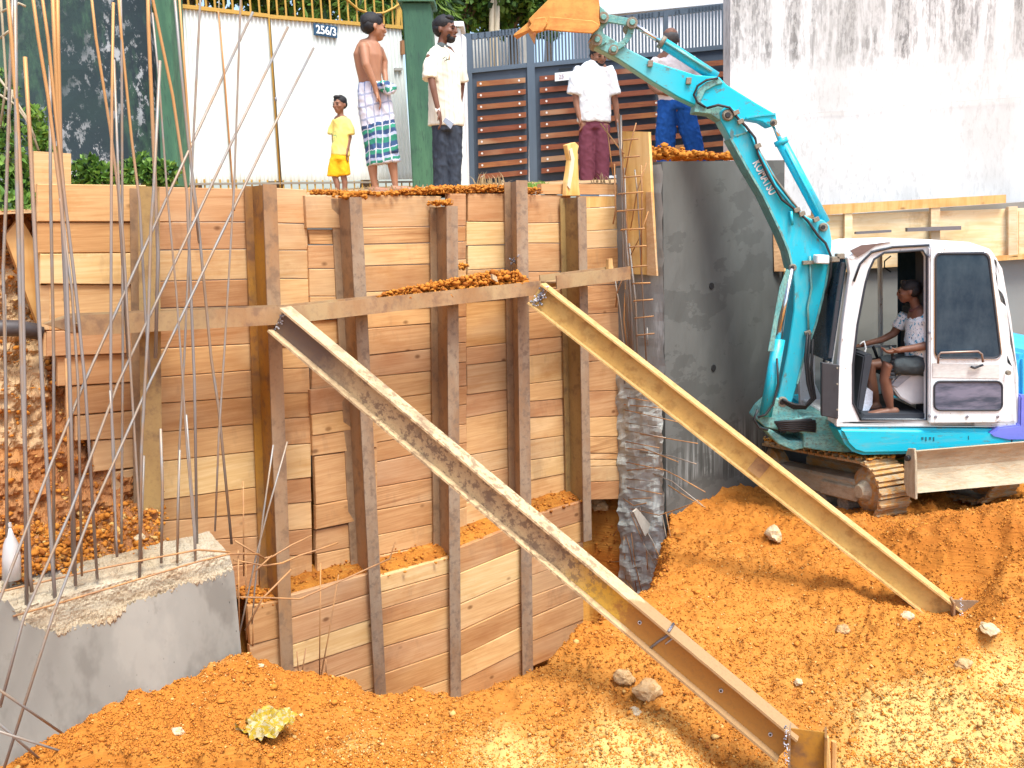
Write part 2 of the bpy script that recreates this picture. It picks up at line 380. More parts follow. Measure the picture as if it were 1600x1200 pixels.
def ground_z(x, y, detail=True):
    w = 0; zz = 0
    for (cx, cy), cz in zip(CPX, CPZ):
        k = 1.0 / ((x - cx) ** 2 + (y - cy) ** 2 + .02) ** 1.7
        w = w + k; zz = zz + k * cz
    z = zz / w
    z = z + 0.06 * fbm(x, y, 4, 1.3) + 0.06 * fbm(x, y, 3, 5.0)
    if detail:
        z = z + 0.045 * fbm(x + 3, y, 3, 10.0)
        r1 = 1 - np.abs(2 * vn(x * 22 + 5, y * 22)) * 1.6; r2 = 1 - np.abs(2 * vn(x * 41, y * 41 + 9)) * 1.6
        z = z + (.5 + .9 * np.clip(fbm(x, y + 7, 2, 2.2) + .3, 0, 1)) * (.022 * r1 + .018 * r2)
    ins = inpoly(x, y, poly); d = dpoly(x, y, poly[:len(rimp)])
    dd = dpoly(x, y, [poly[len(rimp) - 1], poly[len(rimp)], poly[len(rimp) + 1]])
    t = np.clip(d / .45, 0, 1) * np.clip(dd / .12, 0, 1); t = t * t * (3 - 2 * t)
    z = np.where(ins, z * (1 - t) + (-3.7 + .06 * fbm(x, y, 3, 4)) * t, z)
    # undercut at the lower left, next to the concrete block
    e = np.clip((-1.12 + .12 * fbm(x, y, 3, 5) + (y - 4.15) * .9 - x) / .14, 0, 1) * np.clip((4.14 - y + .12 * fbm(y, x, 3, 6)) / .10, 0, 1)
    z = z - e * .75
    # furthest from the camera behind the walls: keep low
    return z
gx = np.concatenate([np.linspace(-40, -3.2, 20), np.arange(-3.1, -2.4, .05), np.arange(-2.4, 4.4, .017), np.arange(4.4, 6.2, .04), np.linspace(6.4, 40, 20)])
gy = np.concatenate([np.linspace(-30, 3.1, 20), np.arange(3.2, 3.7, .05), np.arange(3.7, 7.4, .017), np.arange(7.4, 9.6, .03)])
GX, GY = np.meshgrid(gx, gy)
GZ = ground_z(GX, GY)
ny, nx = GX.shape
co = np.stack([GX, GY, GZ], -1).reshape(-1, 3).astype(np.float32)
ii = np.arange(ny * nx).reshape(ny, nx)
fc = np.stack([ii[:-1, :-1], ii[:-1, 1:], ii[1:, 1:], ii[1:, :-1]], -1).reshape(-1, 4)
def grid_mesh(name, co, fc):
    me = bpy.data.meshes.new(name); me.vertices.add(len(co)); me.vertices.foreach_set('co', np.ascontiguousarray(co, np.float32).ravel())
    k = fc.shape[1]
    me.loops.add(fc.size); me.loops.foreach_set('vertex_index', fc.astype(np.int32).ravel())
    me.polygons.add(len(fc)); me.polygons.foreach_set('loop_start', np.arange(0, fc.size, k, dtype=np.int32))
    me.update(calc_edges=True); return me
def pale_at(x, y):  # bright sunlit zones, painted into the soil colour as pale patches
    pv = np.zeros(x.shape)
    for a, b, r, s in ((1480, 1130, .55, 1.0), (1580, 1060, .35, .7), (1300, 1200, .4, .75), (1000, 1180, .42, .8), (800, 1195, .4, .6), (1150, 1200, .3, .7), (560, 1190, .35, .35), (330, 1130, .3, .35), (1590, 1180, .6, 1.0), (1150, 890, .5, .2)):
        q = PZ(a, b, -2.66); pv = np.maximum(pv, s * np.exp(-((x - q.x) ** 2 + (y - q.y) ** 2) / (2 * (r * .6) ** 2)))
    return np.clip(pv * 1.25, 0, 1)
me = grid_mesh('site_ground', co, fc)
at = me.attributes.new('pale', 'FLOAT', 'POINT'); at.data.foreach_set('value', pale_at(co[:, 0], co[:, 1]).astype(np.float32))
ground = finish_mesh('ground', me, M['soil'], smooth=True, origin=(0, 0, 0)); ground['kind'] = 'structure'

# --- clods: one mesh of many crumbs (stuff)
def ico(sub=0):
    bm = bmesh.new(); bmesh.ops.create_icosphere(bm, subdivisions=1 + sub, radius=1); bm.verts.ensure_lookup_table()
    v = np.array([q.co[:] for q in bm.verts]); f = np.array([[q.index for q in g.verts] for g in bm.faces]); bm.free(); return v, f
ICO, ICOF = ico(0)
OCT = np.array([(1,0,0),(-1,0,0),(0,1,0),(0,-1,0),(0,0,1),(0,0,-1)], float); OCTF = np.array([(0,2,4),(2,1,4),(1,3,4),(3,0,4),(2,0,5),(1,2,5),(3,1,5),(0,3,5)])
def crumbs(name, pts, sizes, mats, matidx, parent=None, flat=.7, lo=False):
    IV, IF = (OCT, OCTF) if lo else (ICO, ICOF)
    n = len(pts); nv = len(IV)
    rs = np.random.RandomState(len(pts)); sc = sizes[:, None] * (0.45 + .95 * rs.rand(n, 3)); sc[:, 2] *= flat
    an = rs.rand(n) * 6.28; ca, sa = np.cos(an), np.sin(an)
    V = IV[None] * (1 + .75 * (rs.rand(n, nv, 1) - .5)) + (.25 * (rs.rand(n, nv, 3) - .5) if lo else 0); V = V * sc[:, None, :]
    X = V[..., 0] * ca[:, None] - V[..., 1] * sa[:, None]; Yv = V[..., 0] * sa[:, None] + V[..., 1] * ca[:, None]
    V = np.stack([X, Yv, V[..., 2]], -1) + pts[:, None, :]
    Fc = (IF[None] + (np.arange(n) * nv)[:, None, None]).reshape(-1, 3)
    me = grid_mesh(name, V.reshape(-1, 3), Fc)
    me.polygons.foreach_set('material_index', np.repeat(matidx, len(IF)).astype(np.int32))
    o = finish_mesh(name, me, mats, parent); o['kind'] = 'stuff'; return o
rs = np.random.RandomState(5)
def scatter(N, lo, smin, smax, pw, thr):
    # uniform in picture area: denser near the camera
    u = rs.uniform(-.58, .58, N); cy = 1.0 / rs.uniform(1 / 8.4, 1 / 3.75, N); cx = u * cy
    msk = fbm(cx, cy, 3, 1.6) + .35 * rs.rand(N) - pale_at(cx, cy) * .12 > thr
    ins = inpoly(cx, cy, poly) & (dpoly(cx, cy, poly[:len(rimp)]) > .4)
    keep = msk & ~ins; cx, cy = cx[keep], cy[keep]
    cs = smin + (smax - smin) * rs.rand(len(cx)) ** pw; cz = ground_z(cx, cy) + cs * .15
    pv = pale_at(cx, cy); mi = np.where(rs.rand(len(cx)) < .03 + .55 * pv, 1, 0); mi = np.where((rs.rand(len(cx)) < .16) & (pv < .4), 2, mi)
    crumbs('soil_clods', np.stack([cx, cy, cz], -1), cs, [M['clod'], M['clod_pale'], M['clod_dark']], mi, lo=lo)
scatter(250000, True, .0025, .0095, 1.6, -.40)
scatter(7000, False, .007, .022, 5.0, -.05)
def pit_scatter(N):
    x = rs.uniform(.2, 2.0, N); y = rs.uniform(5.6, 8.6, N); k = inpoly(x, y, poly); x, y = x[k], y[k]; s_ = .004 + .02 * rs.rand(len(x)) ** 3
    crumbs('pit_clods', np.stack([x, y, ground_z(x, y)], -1), s_, [M['clod'], M['clod_dark']], (rs.rand(len(x)) < .5).astype(int), lo=True)
pit_scatter(40000)
# --- larger stones lying on the soil
def rock(name, px, py, Z, r, mat, label, seed, group=None, sq=(1, .8, .65)):
    p = PZ(px, py, Z); z = float(ground_z(np.array([p.x]), np.array([p.y]))[0]) if Z < -2 else p.z
    rr = random.Random(seed); bm = bmesh.new(); bmesh.ops.create_icosphere(bm, subdivisions=3, radius=1)
    for v in bm.verts:
        c = v.co.copy(); k = 1 + .42 * mnoise.noise(c * 1.3 + Vector((seed * 3.1, 0, 0))) + .16 * mnoise.noise(c * 3.7 + Vector((0, seed, 0)))
        v.co = Vector((c.x * sq[0], c.y * sq[1], max(c.z, -.45) * sq[2])) * r * k
    bmesh.ops.rotate(bm, verts=bm.verts, cent=(0, 0, 0), matrix=Matrix.Rotation(rr.random() * 6, 3, 'Z'))
    me = bpy.data.meshes.new(name); bm.to_mesh(me); bm.free()
    me.transform(Matrix.Translation((p.x, p.y, z + r * .25)))
    o = finish_mesh(name, me, mat); tag(o, label, 'stone', group); return o

# --- upper terrace (the lane in front of the gates)
def terr_z(x, y): return 0.2 + 0.05 * (y - 6.2)
def lane():
    a0 = W0 - WN * .04
    pl = [a0 - WD * 14, a0 + WD * 2.55, a0 + WD * 6.0, Vector((30, a0.y + 6, 0)), Vector((60, 80, 0)), Vector((-60, 80, 0)), Vector((-30, -4, 0))]
    bm = bmesh.new(); vs = [bm.verts.new((p.x, p.y, min(terr_z(p.x, p.y), .6))) for p in pl]
    bm.faces.new(vs); me = bpy.data.meshes.new('road'); bm.to_mesh(me); bm.free(); return me
M['lane'] = soil('lane_dirt', C(.42, .27, .14), C(.36, .2, .09), C(.3, .14, .06), C(.5, .4, .28), .4)
# lane as a gridded sheet that follows the wall line
gs = np.arange(-9, 9.01, .15); gt = np.concatenate([np.arange(0, 9, .15), np.linspace(10, 70, 12)])
S, T = np.meshgrid(gs, gt)
X = W0.x - WN.x * .04 + WD.x * S - WN.x * T; Y = W0.y - WN.y * .04 + WD.y * S - WN.y * T
Zl = np.minimum(terr_z(X, Y), .55 + .0 * X) + .02 * fbm(X, Y, 3, 3)
sidex = S > 1.95
co = np.stack([X, Y, Zl], -1).reshape(-1, 3); ny, nx = X.shape; ii = np.arange(ny * nx).reshape(ny, nx)
fc = np.stack([ii[:-1, :-1], ii[:-1, 1:], ii[1:, 1:], ii[1:, :-1]], -1).reshape(-1, 4)
me = grid_mesh('road', co, fc); lane_o = finish_mesh('road', me, M['lane'], smooth=True, origin=(0, 0, 0)); lane_o['kind'] = 'structure'

# --- dark grey rendered retaining wall that runs back beside the excavator
tt = 0.0
for k in range(200):
    if proj(WP(972, 700) + WN * tt)[0] > 1038: break
    tt += .005
SWO = tt                                           # front face offset of the side wall
def corner_at(py, px=1040): return WP(px, py, SWO)
lenS = 0
c0 = corner_at(700)
while proj(c0 + WD * lenS)[0] < 1222: lenS += .01
c1 = c0 + WD * lenS                                 # back corner (x,y)
t = NT('grey_render_wall', .85, 0, .25)
n1 = t.noise(1.4, 6, .6); n2 = t.noise(7, 5, .65); zz = t.sep()[2]
c = t.mix(t.fr(n1, .35, .65), C(.10, .104, .097), C(.135, .139, .13)); c = t.mix(t.math('MULTIPLY', t.fr(n2, .45, .75), .5), c, C(.078, .08, .074))
sv = t.mapping((9, 9, .35), offset_rand=False); ns = t.noise(3, 6, .7, sv)
zw = t.math('ADD', zz, t.math('MULTIPLY', t.math('SUBTRACT', n1, .5), .9))
band = t.math('MULTIPLY', t.fr(zw, 1.05, 1.12), t.fr(zw, 1.62, 1.35))
c = t.mix(t.math('MULTIPLY', t.math('MULTIPLY', t.fr(ns, .48, .62), band), .75), c, C(.27, .28, .275))
c = t.mix(t.math('MULTIPLY', t.math('MULTIPLY', band, t.fr(ns, .5, .38)), .75), c, C(.035, .037, .034))
lowb = t.fr(zw, 1.08, 1.0); c = t.mix(t.math('MULTIPLY', lowb, .45), c, C(.14, .137, .125))
c = t.mix(t.math('MULTIPLY', t.fr(t.noise(1.5, 6, .62, t.mapping((1, 1, 2.0), offset_rand=False)), .535, .55), .45), c, C(.065, .067, .062))
t.bump(n2, .35, .012); 
yc = t.math('MULTIPLY_ADD', n2, .02, zz); cr = t.math('FRACT', t.math('MULTIPLY', yc, 4.6)); xx = t.sep()[0]
blk_ = t.math('MULTIPLY', t.math('LESS_THAN', cr, .05), t.math('MULTIPLY', lowb, t.fr(n1, .42, .55))); c = t.mix(t.math('MULTIPLY', blk_, .5), c, C(.05, .05, .047)); M['render'] = t.out(c)
def wall_panel(name, a, b, ztop_a, ztop_b, zbot, nrm, th, mat, parent=None, res=.1, rough=.0, seed=0):
    L = (b - a).length; nu = max(2, int(L / res)); d = (b - a) / L; vs = []; nv = 24
    for j in range(nv + 1):
        for i in range(nu + 1):
            u = i / nu; v = j / nv; zt = ztop_a * (1 - u) + ztop_b * u; p = a + d * L * u
            k = rough * mnoise.noise(Vector((p.x * 7 + seed, p.y * 7, (zbot + (zt - zbot) * v) * 7)))
            vs.append(Vector((p.x, p.y, zbot + (zt - zbot) * v)) + nrm * k)
    n0 = len(vs); fs = []
    for j in range(nv):
        for i in range(nu):
            q = j * (nu + 1) + i; fs.append((q, q + 1, q + nu + 2, q + nu + 1))
    cs = [a, b, b - nrm * th, a - nrm * th]; zt = [ztop_a, ztop_b, ztop_b, ztop_a]
    bv = [Vector((p.x, p.y, z)) for p, z in zip(cs, zt)] + [Vector((p.x, p.y, zbot)) for p in cs]
    base = n0; vs += bv; fs += [(base, base + 1, base + 2, base + 3), (base + 1, base + 5, base + 6, base + 2), (base + 3, base + 2, base + 6, base + 7), (base, base + 3, base + 7, base + 4)]
    return mk(name, vs, fs, mat, parent)
zt0 = WP(1021, 252, SWO).z; ztop = zt0
side = thing('retaining_wall', (c0.x, c0.y, -3.0), 'dark grey rendered retaining wall with drip stains, left of the digger arm', 'wall')
wtop_b = PP(1222, 247, c1, WN).z
wall_panel('wall_face', Vector((c0.x, c0.y, 0)), Vector((c1.x, c1.y, 0)), ztop, ztop + .03, -3.4, WN, SWO + .02, M['render'], side, .1, .006)
for px, py in ((1112, 447), (1115, 575)):
    q = WP(px, py, SWO + .003)
    MB().tube([q - WN * .02 + Vector((0, 0, 0)), q + WN * .004], .03, 9).build('drain_hole', plain('hole_black', (.02, .02, .02)), side)
def EP(px, py, o=0): return PP(px, py, Vector((c0.x, c0.y, 0)) - WD * (.05 + o), WD)
# raw broken end face (column end) with ragged concrete
colm = thing('concrete_column', (WP(1000, 900, .2).x, WP(1000, 900, .2).y, -3.2), 'raw ragged concrete wall end with protruding rebar between planks and grey wall', 'column')
cb = WP(971, 700, 0); zu = WP(975, 590, 0).z
def endface(name, a, b, z0, z1, mat, rough, seed, nv=40):
    nrm = -WD; vs = []; fs = []; nu = 10
    for j in range(nv + 1):
        for i in range(nu + 1):
            p = a.lerp(b, i / nu); z = z0 + (z1 - z0) * j / nv
            k = rough * (mnoise.noise(Vector((p.x * 9 + seed, p.y * 9, z * 9))) + .6 * mnoise.noise(Vector((p.x * 25, p.y * 25 + seed, z * 25))))
            e = .02 * mnoise.noise(Vector((i * 5.3, seed, z * 8))) if i in (0, nu) else 0
            vs.append(Vector((p.x, p.y, z)) + nrm * k + WN * e)
    for j in range(nv):
        for i in range(nu):
            q = j * (nu + 1) + i; fs.append((q, q + 1, q + nu + 2, q + nu + 1))
    return mk(name, vs, fs, mat, colm, smooth=False)
A = Vector((cb.x, cb.y, 0)) - WD * .05; B = Vector((c0.x, c0.y, 0)) - WD * .05
endface('lower_face', A, B + WN * .015, -3.4, zu + .06, M['conc_col'], .035, 2, 70)
M['conc_mid'] = concrete('concrete_end_smooth', C(.30, .31, .30), C(.24, .245, .235), C(.15, .15, .145), pale=C(.48, .5, .5))
endface('upper_face', A + WD * .045, B + WD * .045, zu, ztop - .02, M['conc_mid'], .006, 5, 24)
# ledge soil on top of the ragged part
lp = P(1015, 562, A.y + .02); N2 = 260
q = np.stack([lp.x + rs.normal(0, .07, N2), lp.y + rs.normal(0, .05, N2), lp.z - .03 + rs.rand(N2) * .05], -1)
crumbs('ledge_soil', q, .008 + .014 * rs.rand(N2), [M['clod']], np.zeros(N2), colm)

# --- grey wall behind the digger and white weathered house wall above it
t = NT('grey_cement_wall', .9, 0, .2); n1 = t.noise(.9, 6, .6); n2 = t.noise(7, 5, .65); zz = t.sep()[2]
c = t.mix(t.fr(n1, .35, .65), C(.30, .29, .26), C(.24, .235, .215)); c = t.mix(t.math('MULTIPLY', t.fr(n2, .5, .75), .4), c, C(.17, .165, .15))
zw = t.math('ADD', zz, t.math('MULTIPLY', n2, .25)); c = t.mix(t.math('MULTIPLY', t.fr(zw, 1.95, 1.85), .75), c, C(.17, .17, .16))
c = t.mix(t.math('MULTIPLY', t.math('MULTIPLY', t.fr(zw, 1.9, 1.86), t.fr(zw, 1.78, 1.82)), .7), c, C(.4, .39, .36))
t.bump(n2, .3, .01); M['cement'] = t.out(c)
bw = thing('cement_wall', (c1.x + 1, c1.y, -3), 'grey cement retaining wall standing behind the blue digger cab', 'wall')
YB = c1.y
zbt = P(1400, 318, YB).z
wall_panel('wall_face', Vector((c1.x - .15, YB + .02, 0)), Vector((9.5, YB + .02, 0)), zbt - .10, zbt + .12, -3.2, Vector((0, -1, 0)), .3, M['cement'], bw, .15, .006)
t = NT('white_weathered_paint', .85, 0, .2); zz = t.sep()[2]
sv = t.mapping((2.6, 2.6, .22), offset_rand=False); ns = t.noise(2.2, 7, .75, sv); nf = t.noise(30, 5, .7, t.mapping((1, 1, .35), offset_rand=False)); nm = t.noise(.42, 3, .5, t.mapping((1.3, 1, .8), offset_rand=False))
zw = t.math('ADD', zz, t.math('MULTIPLY', nf, .1))
up = t.fr(zw, 1.65, 1.85); 
st = t.math('MULTIPLY', t.math('MULTIPLY', t.fr(ns, .44, .62), t.fr(nm, .34, .52)), up)
c = t.mix(t.math('MULTIPLY', st, .85), C(.70, .705, .70), C(.30, .295, .28))
c = t.mix(t.math('MULTIPLY', t.math('MULTIPLY', st, t.fr(nf, .46, .54)), .85), c, C(.10, .10, .10))
c = t.mix(t.math('MULTIPLY', t.math('MULTIPLY', t.fr(nf, .52, .62), t.fr(nm, .42, .6)), .35), c, C(.33, .32, .30)); c = t.mix(t.math('MULTIPLY', t.fr(t.noise(1.1, 5, .6, t.mapping((1, 1, .6), offset_rand=False)), .45, .62), .5), c, C(.42, .42, .40))
t.bump(nf, .25, .01); M['whitewall'] = t.out(c)
YW = YB + .75
ww = thing('house_wall', (P(1400, 300, YW).x, YW, 0), 'tall white house wall streaked with black rain stains', 'wall')
xl = P(1141, 120, YW).x
wall_panel('wall_face', Vector((xl, YW, 0)), Vector((14, YW - .5, 0)), 4.6, 4.6, -.3, Vector((0, -1, 0)), .3, M['whitewall'], ww, .3, .004)
# horizontal joint line in the render
MB().tube([PP(a, b, Vector((xl, YW - .012, 0)), Vector((.05, 1, 0)).normalized()) for a, b in ((1240, 180), (1290, 175), (1340, 174), (1392, 166), (1440, 163), (1520, 157), (1610, 151))], .0022, 4).build('render_joint', plain('joint', (.5, .48, .45)), ww)
# ledge of soil behind the side wall where the man in blue trousers stands
q0 = WP(1010, 250, -.2)
MB().hexa([Vector((q0.x, q0.y, .30)), Vector((c1.x, c1.y, .38)), Vector((c1.x - .3, c1.y + .65, .45)), Vector((q0.x + .6, q0.y + 2.3, .45)),
           Vector((q0.x, q0.y, -2)), Vector((c1.x, c1.y, -2)), Vector((c1.x - .3, c1.y + .65, -2)), Vector((q0.x + .6, q0.y + 2.3, -2))]).build('terrain', M['soil'])['kind'] = 'structure'
def heap(name, pts, n, r, sz, label=None, cat=None, parent=None, mats=None, kind=None):
    rr = np.random.RandomState(n); L = []
    for k in range(n):
        a = rr.randint(0, len(pts) - 1); t_ = rr.rand(); (p0, h0), (p1, h1) = pts[a], pts[a + 1]
        p = Vector(p0).lerp(Vector(p1), t_); h = h0 * (1 - t_) + h1 * t_
        L.append((p.x + rr.normal(0, r), p.y + rr.normal(0, r), p.z + h * rr.rand() * max(0, 1 - 0)))
    o = crumbs(name, np.array(L), sz * (.4 + .9 * rr.rand(n) ** 1.6), mats or [M['clod'], M['clod_dark']], (rr.rand(n) < .2).astype(int), parent)
    return o
heap('soil_heap', [(P(1018, 247, q0.y + .35), .10), (P(1045, 247, q0.y + .4), .07), (P(1085, 248, q0.y + .5), .05), (P(1150, 248, q0.y + .7), .03)], 700, .07, .03)

# --- timber formwork left on the cement wall
fw = thing('timber_formwork', (P(1400, 420, YB - .1).x, YB - .1, P(1400, 420, YB - .1).z), 'pale timber formwork panel fixed above the digger cab on the cement wall', 'formwork')
def fq(x0, y0, x1, y1, x2, y2, x3, y3, Y): return [P(x0, y0, Y), P(x1, y1, Y), P(x2, y2, Y), P(x3, y3, Y)]
NY = Vector((0, -1, 0))
slab('sheet', fq(1226,428, 1600,404, 1600,325, 1226,338, YB - .05), NY, .03, M['ply_form'], fw)
slab('rail', fq(1270,337, 1572,317, 1572,304, 1270,321, YB - .11), NY, .05, M['wood_fresh'], fw)
slab('rail', fq(1226,432, 1330,424, 1330,415, 1226,423, YB - .10), NY, .04, M['wood_fresh'], fw)
slab('rail', fq(1555,408, 1700,398, 1700,390, 1555,400, YB - .10), NY, .04, M['wood_fresh'], fw)
for a, b, yb in ((1320, 1332, 420), (1455, 1469, 412), (1576, 1590, 402)):
    slab('stud', fq(a, yb, b, yb - 1, b, 322, a, 323, YB - .10), NY, .045, M['ply_form'], fw)
slab('sheet', fq(1592,402, 1720,394, 1720,322, 1592,330, YB - .055), NY, .03, M['ply_form'], fw)
slab('end_board', fq(1210,424, 1226,424, 1226,330, 1207,330, YB - .12), NY, .05, M['wood_rough'], fw)
steelbar = plain('dark_channel', (.19, .17, .17), .6, .3)
slab('channel', fq(1338,366, 1393,363, 1393,359, 1338,362, YB - .16), NY, .05, steelbar, fw)
slab('channel', fq(1418,362, 1502,359, 1502,353, 1418,356, YB - .16), NY, .05, steelbar, fw)

# --- far left: mossy boundary wall
t = NT('mossy_black_wall', .9, 0, .2); n1 = t.noise(1.1, 6, .65); n2 = t.noise(4, 6, .7); n3 = t.noise(16, 6, .7); nst = t.noise(2.5, 6, .75, t.mapping((1, 1, .3), offset_rand=False))
c = t.mix(t.fr(n1, .42, .58), C(.035, .065, .06), C(.03, .045, .055))
c = t.mix(t.math('MULTIPLY', t.fr(nst, .50, .66), .65), c, C(.08, .17, .10))
n4 = t.noise(9, 8, .75, t.mapping((1, 1, .55), offset_rand=False)); wm = t.math('MULTIPLY', t.fr(n4, .54, .58), t.fr(n1, .50, .60))
zz = t.sep()[2]; low = t.fr(t.math('ADD', zz, t.math('MULTIPLY', n2, .6)), 1.15, .7)
wm2 = t.math('MULTIPLY', t.fr(n4, .50, .58), low)
c = t.mix(t.math('MAXIMUM', wm, wm2), c, C(.40, .42, .44))
t.bump(n3, .5, .02); M['mossy'] = t.out(c)
YM = 9.35
mw = thing('boundary_wall', (P(120, 280, YM).x, YM, 0), 'old boundary wall black with mould and green moss at far left', 'wall')
wall_panel('wall_face', Vector((-8.5, YM - 1.2, 0)), Vector((P(243, 200, YM + .2).x, YM + .25, 0)), 4.2, 4.2, 0.0, Vector((0.1, -1, 0)).normalized(), .25, M['mossy'], mw, .2, .01)

# --- green gate pillars
t = NT('green_pillar_paint', .7, 0, .3); nst = t.noise(3, 6, .7, t.mapping((1.4, 1.4, .3))); n3 = t.noise(12, 5, .7)
c = t.mix(t.fr(nst, .42, .62), C(.075, .185, .105), C(.045, .12, .075)); c = t.mix(t.math('MULTIPLY', t.fr(n3, .54, .64), .6), c, C(.03, .05, .05)); t.bump(n3, .2, .01); M['pillar'] = t.out(c)
def pillar(xa, xb, ybot, ytop, Y, label, cap=True, mat=None, dep=.35, lean=(0, 0)):
    o = thing('gate_pillar', P((xa + xb) / 2, ybot, Y), label, 'gate pillar')
    a, b = P(xa + lean[0], ybot, Y), P(xb + lean[0], ybot, Y); c_, d_ = P(xb, ytop, Y), P(xa, ytop, Y)
    MB().hexa([a, b, c_, d_] + [p + Vector((0, dep, 0)) for p in (a, b, c_, d_)]).build('shaft', mat or M['pillar'], o, bevel=.012)
    if cap:
        up = Vector((0, 0, .05)); w = (c_ - d_).normalized() * .04; f = Vector((0, -.04, 0)); bk = Vector((0, dep + .04, 0))
        MB().hexa([d_ - w + f, c_ + w + f, c_ + w + f + up, d_ - w + f + up, d_ - w + bk, c_ + w + bk, c_ + w + bk + up, d_ - w + bk + up]).build('cap', mat or M['pillar'], o)
    return o
pillar(236, 263, 292, -60, 9.0, 'green painted gate pillar between the mossy wall and white gate', lean=(16, 0))
pillar(628, 672, 298, 3, 10.0, 'mossy green gate pillar between the white gate and cream-shirted man', lean=(17, 0), dep=.4)
pillar(668, 719, 296, 42, 10.6, 'white painted pillar behind the man in cream shirt', mat=plain('white_pillar', (.74, .77, .78), .7, 0, .05), lean=(12, 0), dep=.35)
slab('wall', fq(716,296, 733,296, 728,58, 712,44, 11.4), NY, .15, plain('white_return_wall', (.76, .78, .79), .7, 0, .05))
o = bpy.data.objects['wall']; tag(o, 'narrow white wall strip beside the dark gate post', 'wall')

# --- white sheet metal gate with ochre frame
GD = Vector((1.25, 1.0, 0)).normalized(); GN = Vector((GD.y, -GD.x, 0)); G0 = P(262, 150, 9.25)
def GP(px, py, o=0): return PP(px, py, G0 + GN * o, GN)
gate = thing('sheet_metal_gate', GP(450, 298), 'white corrugated sheet gate with ochre bars behind the shirtless man', 'gate')
t = NT('white_gate_paint', .5, 0, .35); n1 = t.noise(1.5, 4); nst = t.noise(5, 5, .7, t.mapping((3, 3, .3))); zz = t.sep()[2]
c = t.mix(t.fr(n1, .3, .7), C(.66, .71, .69), C(.72, .75, .73)); rz = t.math('MULTIPLY', t.fr(t.math('ADD', zz, t.math('MULTIPLY', nst, .14)), .16, .05), .7)
c = t.mix(rz, c, C(.42, .37, .28)); c = t.mix(t.math('MULTIPLY', t.fr(nst, .6, .8), .2), c, C(.5, .5, .44)); M['gate_white'] = t.out(c)
M['ochre'] = plain('ochre_gate_paint', (.50, .30, .06), .5, .1, .2, 20)
def corr(name, tl, tr, br, bl, ribs, mat, parent, amp=.009):
    q = [GP(*p) for p in (tl, tr, br, bl)]; vs = []; nn = ribs * 4
    for i in range(nn + 1):
        u = i / nn; o = amp if (i % 4) in (0, 1) else -amp
        t_ = q[0].lerp(q[1], u); b_ = q[3].lerp(q[2], u); vs += [t_ + GN * o, b_ + GN * o]
    fs = [(2 * i, 2 * i + 1, 2 * i + 3, 2 * i + 2) for i in range(nn)]
    nb = len(vs); vs += [v - GN * .004 for v in vs]; fs += [(2 * i + 2 + nb, 2 * i + 3 + nb, 2 * i + 1 + nb, 2 * i + nb) for i in range(nn)]
    return mk(name, vs, fs, mat, parent)
corr('sheet_panel', (262, 11), (341, 19), (362, 284), (281, 287), 12, M['gate_white'], gate)
corr('sheet_panel', (343, 20), (420, 29), (438, 283), (364, 284), 12, M['gate_white'], gate)
corr('sheet_panel', (422, 29), (626, 46), (644, 280), (440, 283), 32, M['gate_white'], gate)
bar('hinge_stile', [GP(420, -30, .02), GP(420, 27, .02), GP(438, 296, .02)], .010, M['ochre'], gate)
bar('hinge_stile', [GP(342, -30, .02), GP(342, 18, .02), GP(363, 296, .02)], .006, plain('gate_seam', (.35, .28, .16)), gate)
def gbox(name, a, b, h, mat, o=0.0, parent=gate):
    p, q = GP(*a, o), GP(*b, o); ax = (q - p) / 2; MB().box((p + q) / 2, ax, GN * .018, Vector((0, 0, h / 2))).build(name, mat, parent)
gbox('top_rail', (258, 7), (420, 25), .035, M['ochre'], .01); gbox('top_rail', (420, 26), (628, 43), .035, M['ochre'], .01)
gbox('bottom_rail', (281, 288), (645, 284), .02, plain('gate_shadow_gap', (.25, .22, .18)), .01)  # rail toned dark to paint the shadow gap below the sheets
first = None
for i in range(27):
    x = 266 + i * 13.9; yt = 7 + (x - 258) * .105
    a, b = GP(x + 1, yt, .01), GP(x - 4, -45, .01)
    if first is None: first = MB().box((0, 0, 0), (.008, 0, 0), (0, .008, 0), (0, 0, .5)).build('picket', M['ochre'], gate, origin=(0, 0, -.5)); pk = first; place(first, a, gate)
    else:
        pk = first.copy(); COL.objects.link(pk); place(pk, a, gate)
first = None
for i in range(30):
    x = 284 + i * 12.3; a = GP(x, 300, .01)
    if first is None: first = MB().box((0, 0, 0), (.007, 0, 0), (0, .007, 0), (0, 0, .06)).build('foot_picket', M['ochre'], gate, origin=(0, 0, -.06)); place(first, a, gate)
    else: pk = first.copy(); COL.objects.link(pk); place(pk, a, gate)
bar('curved_bar', [GP(x, y, .03) for x, y in ((528, -12), (545, 2), (560, 15), (580, 22), (600, 20), (616, 12), (630, 2))], .012, M['ochre'], gate)
slab('end_stile', [GP(625, 44, .02), GP(628, -10, .02), GP(622, -10, .02), GP(619, 44, .02)], GN, .03, M['ochre'], gate)
bar('latch', [GP(431, 152, .03), GP(431, 158, .03)], .012, M['weld'], gate)
slab('box_cover', [GP(617, 110, .03), GP(629, 110, .03), GP(629, 106, .03), GP(617, 106, .03)], GN, .04, plain('grey_metal', (.35, .35, .33)), gate)
slab('hinge', [GP(628, 85, .03), GP(633, 85, .03), GP(632, 63, .03), GP(628, 63, .03)], GN, .04, plain('rust_hinge', (.3, .15, .07)), gate)
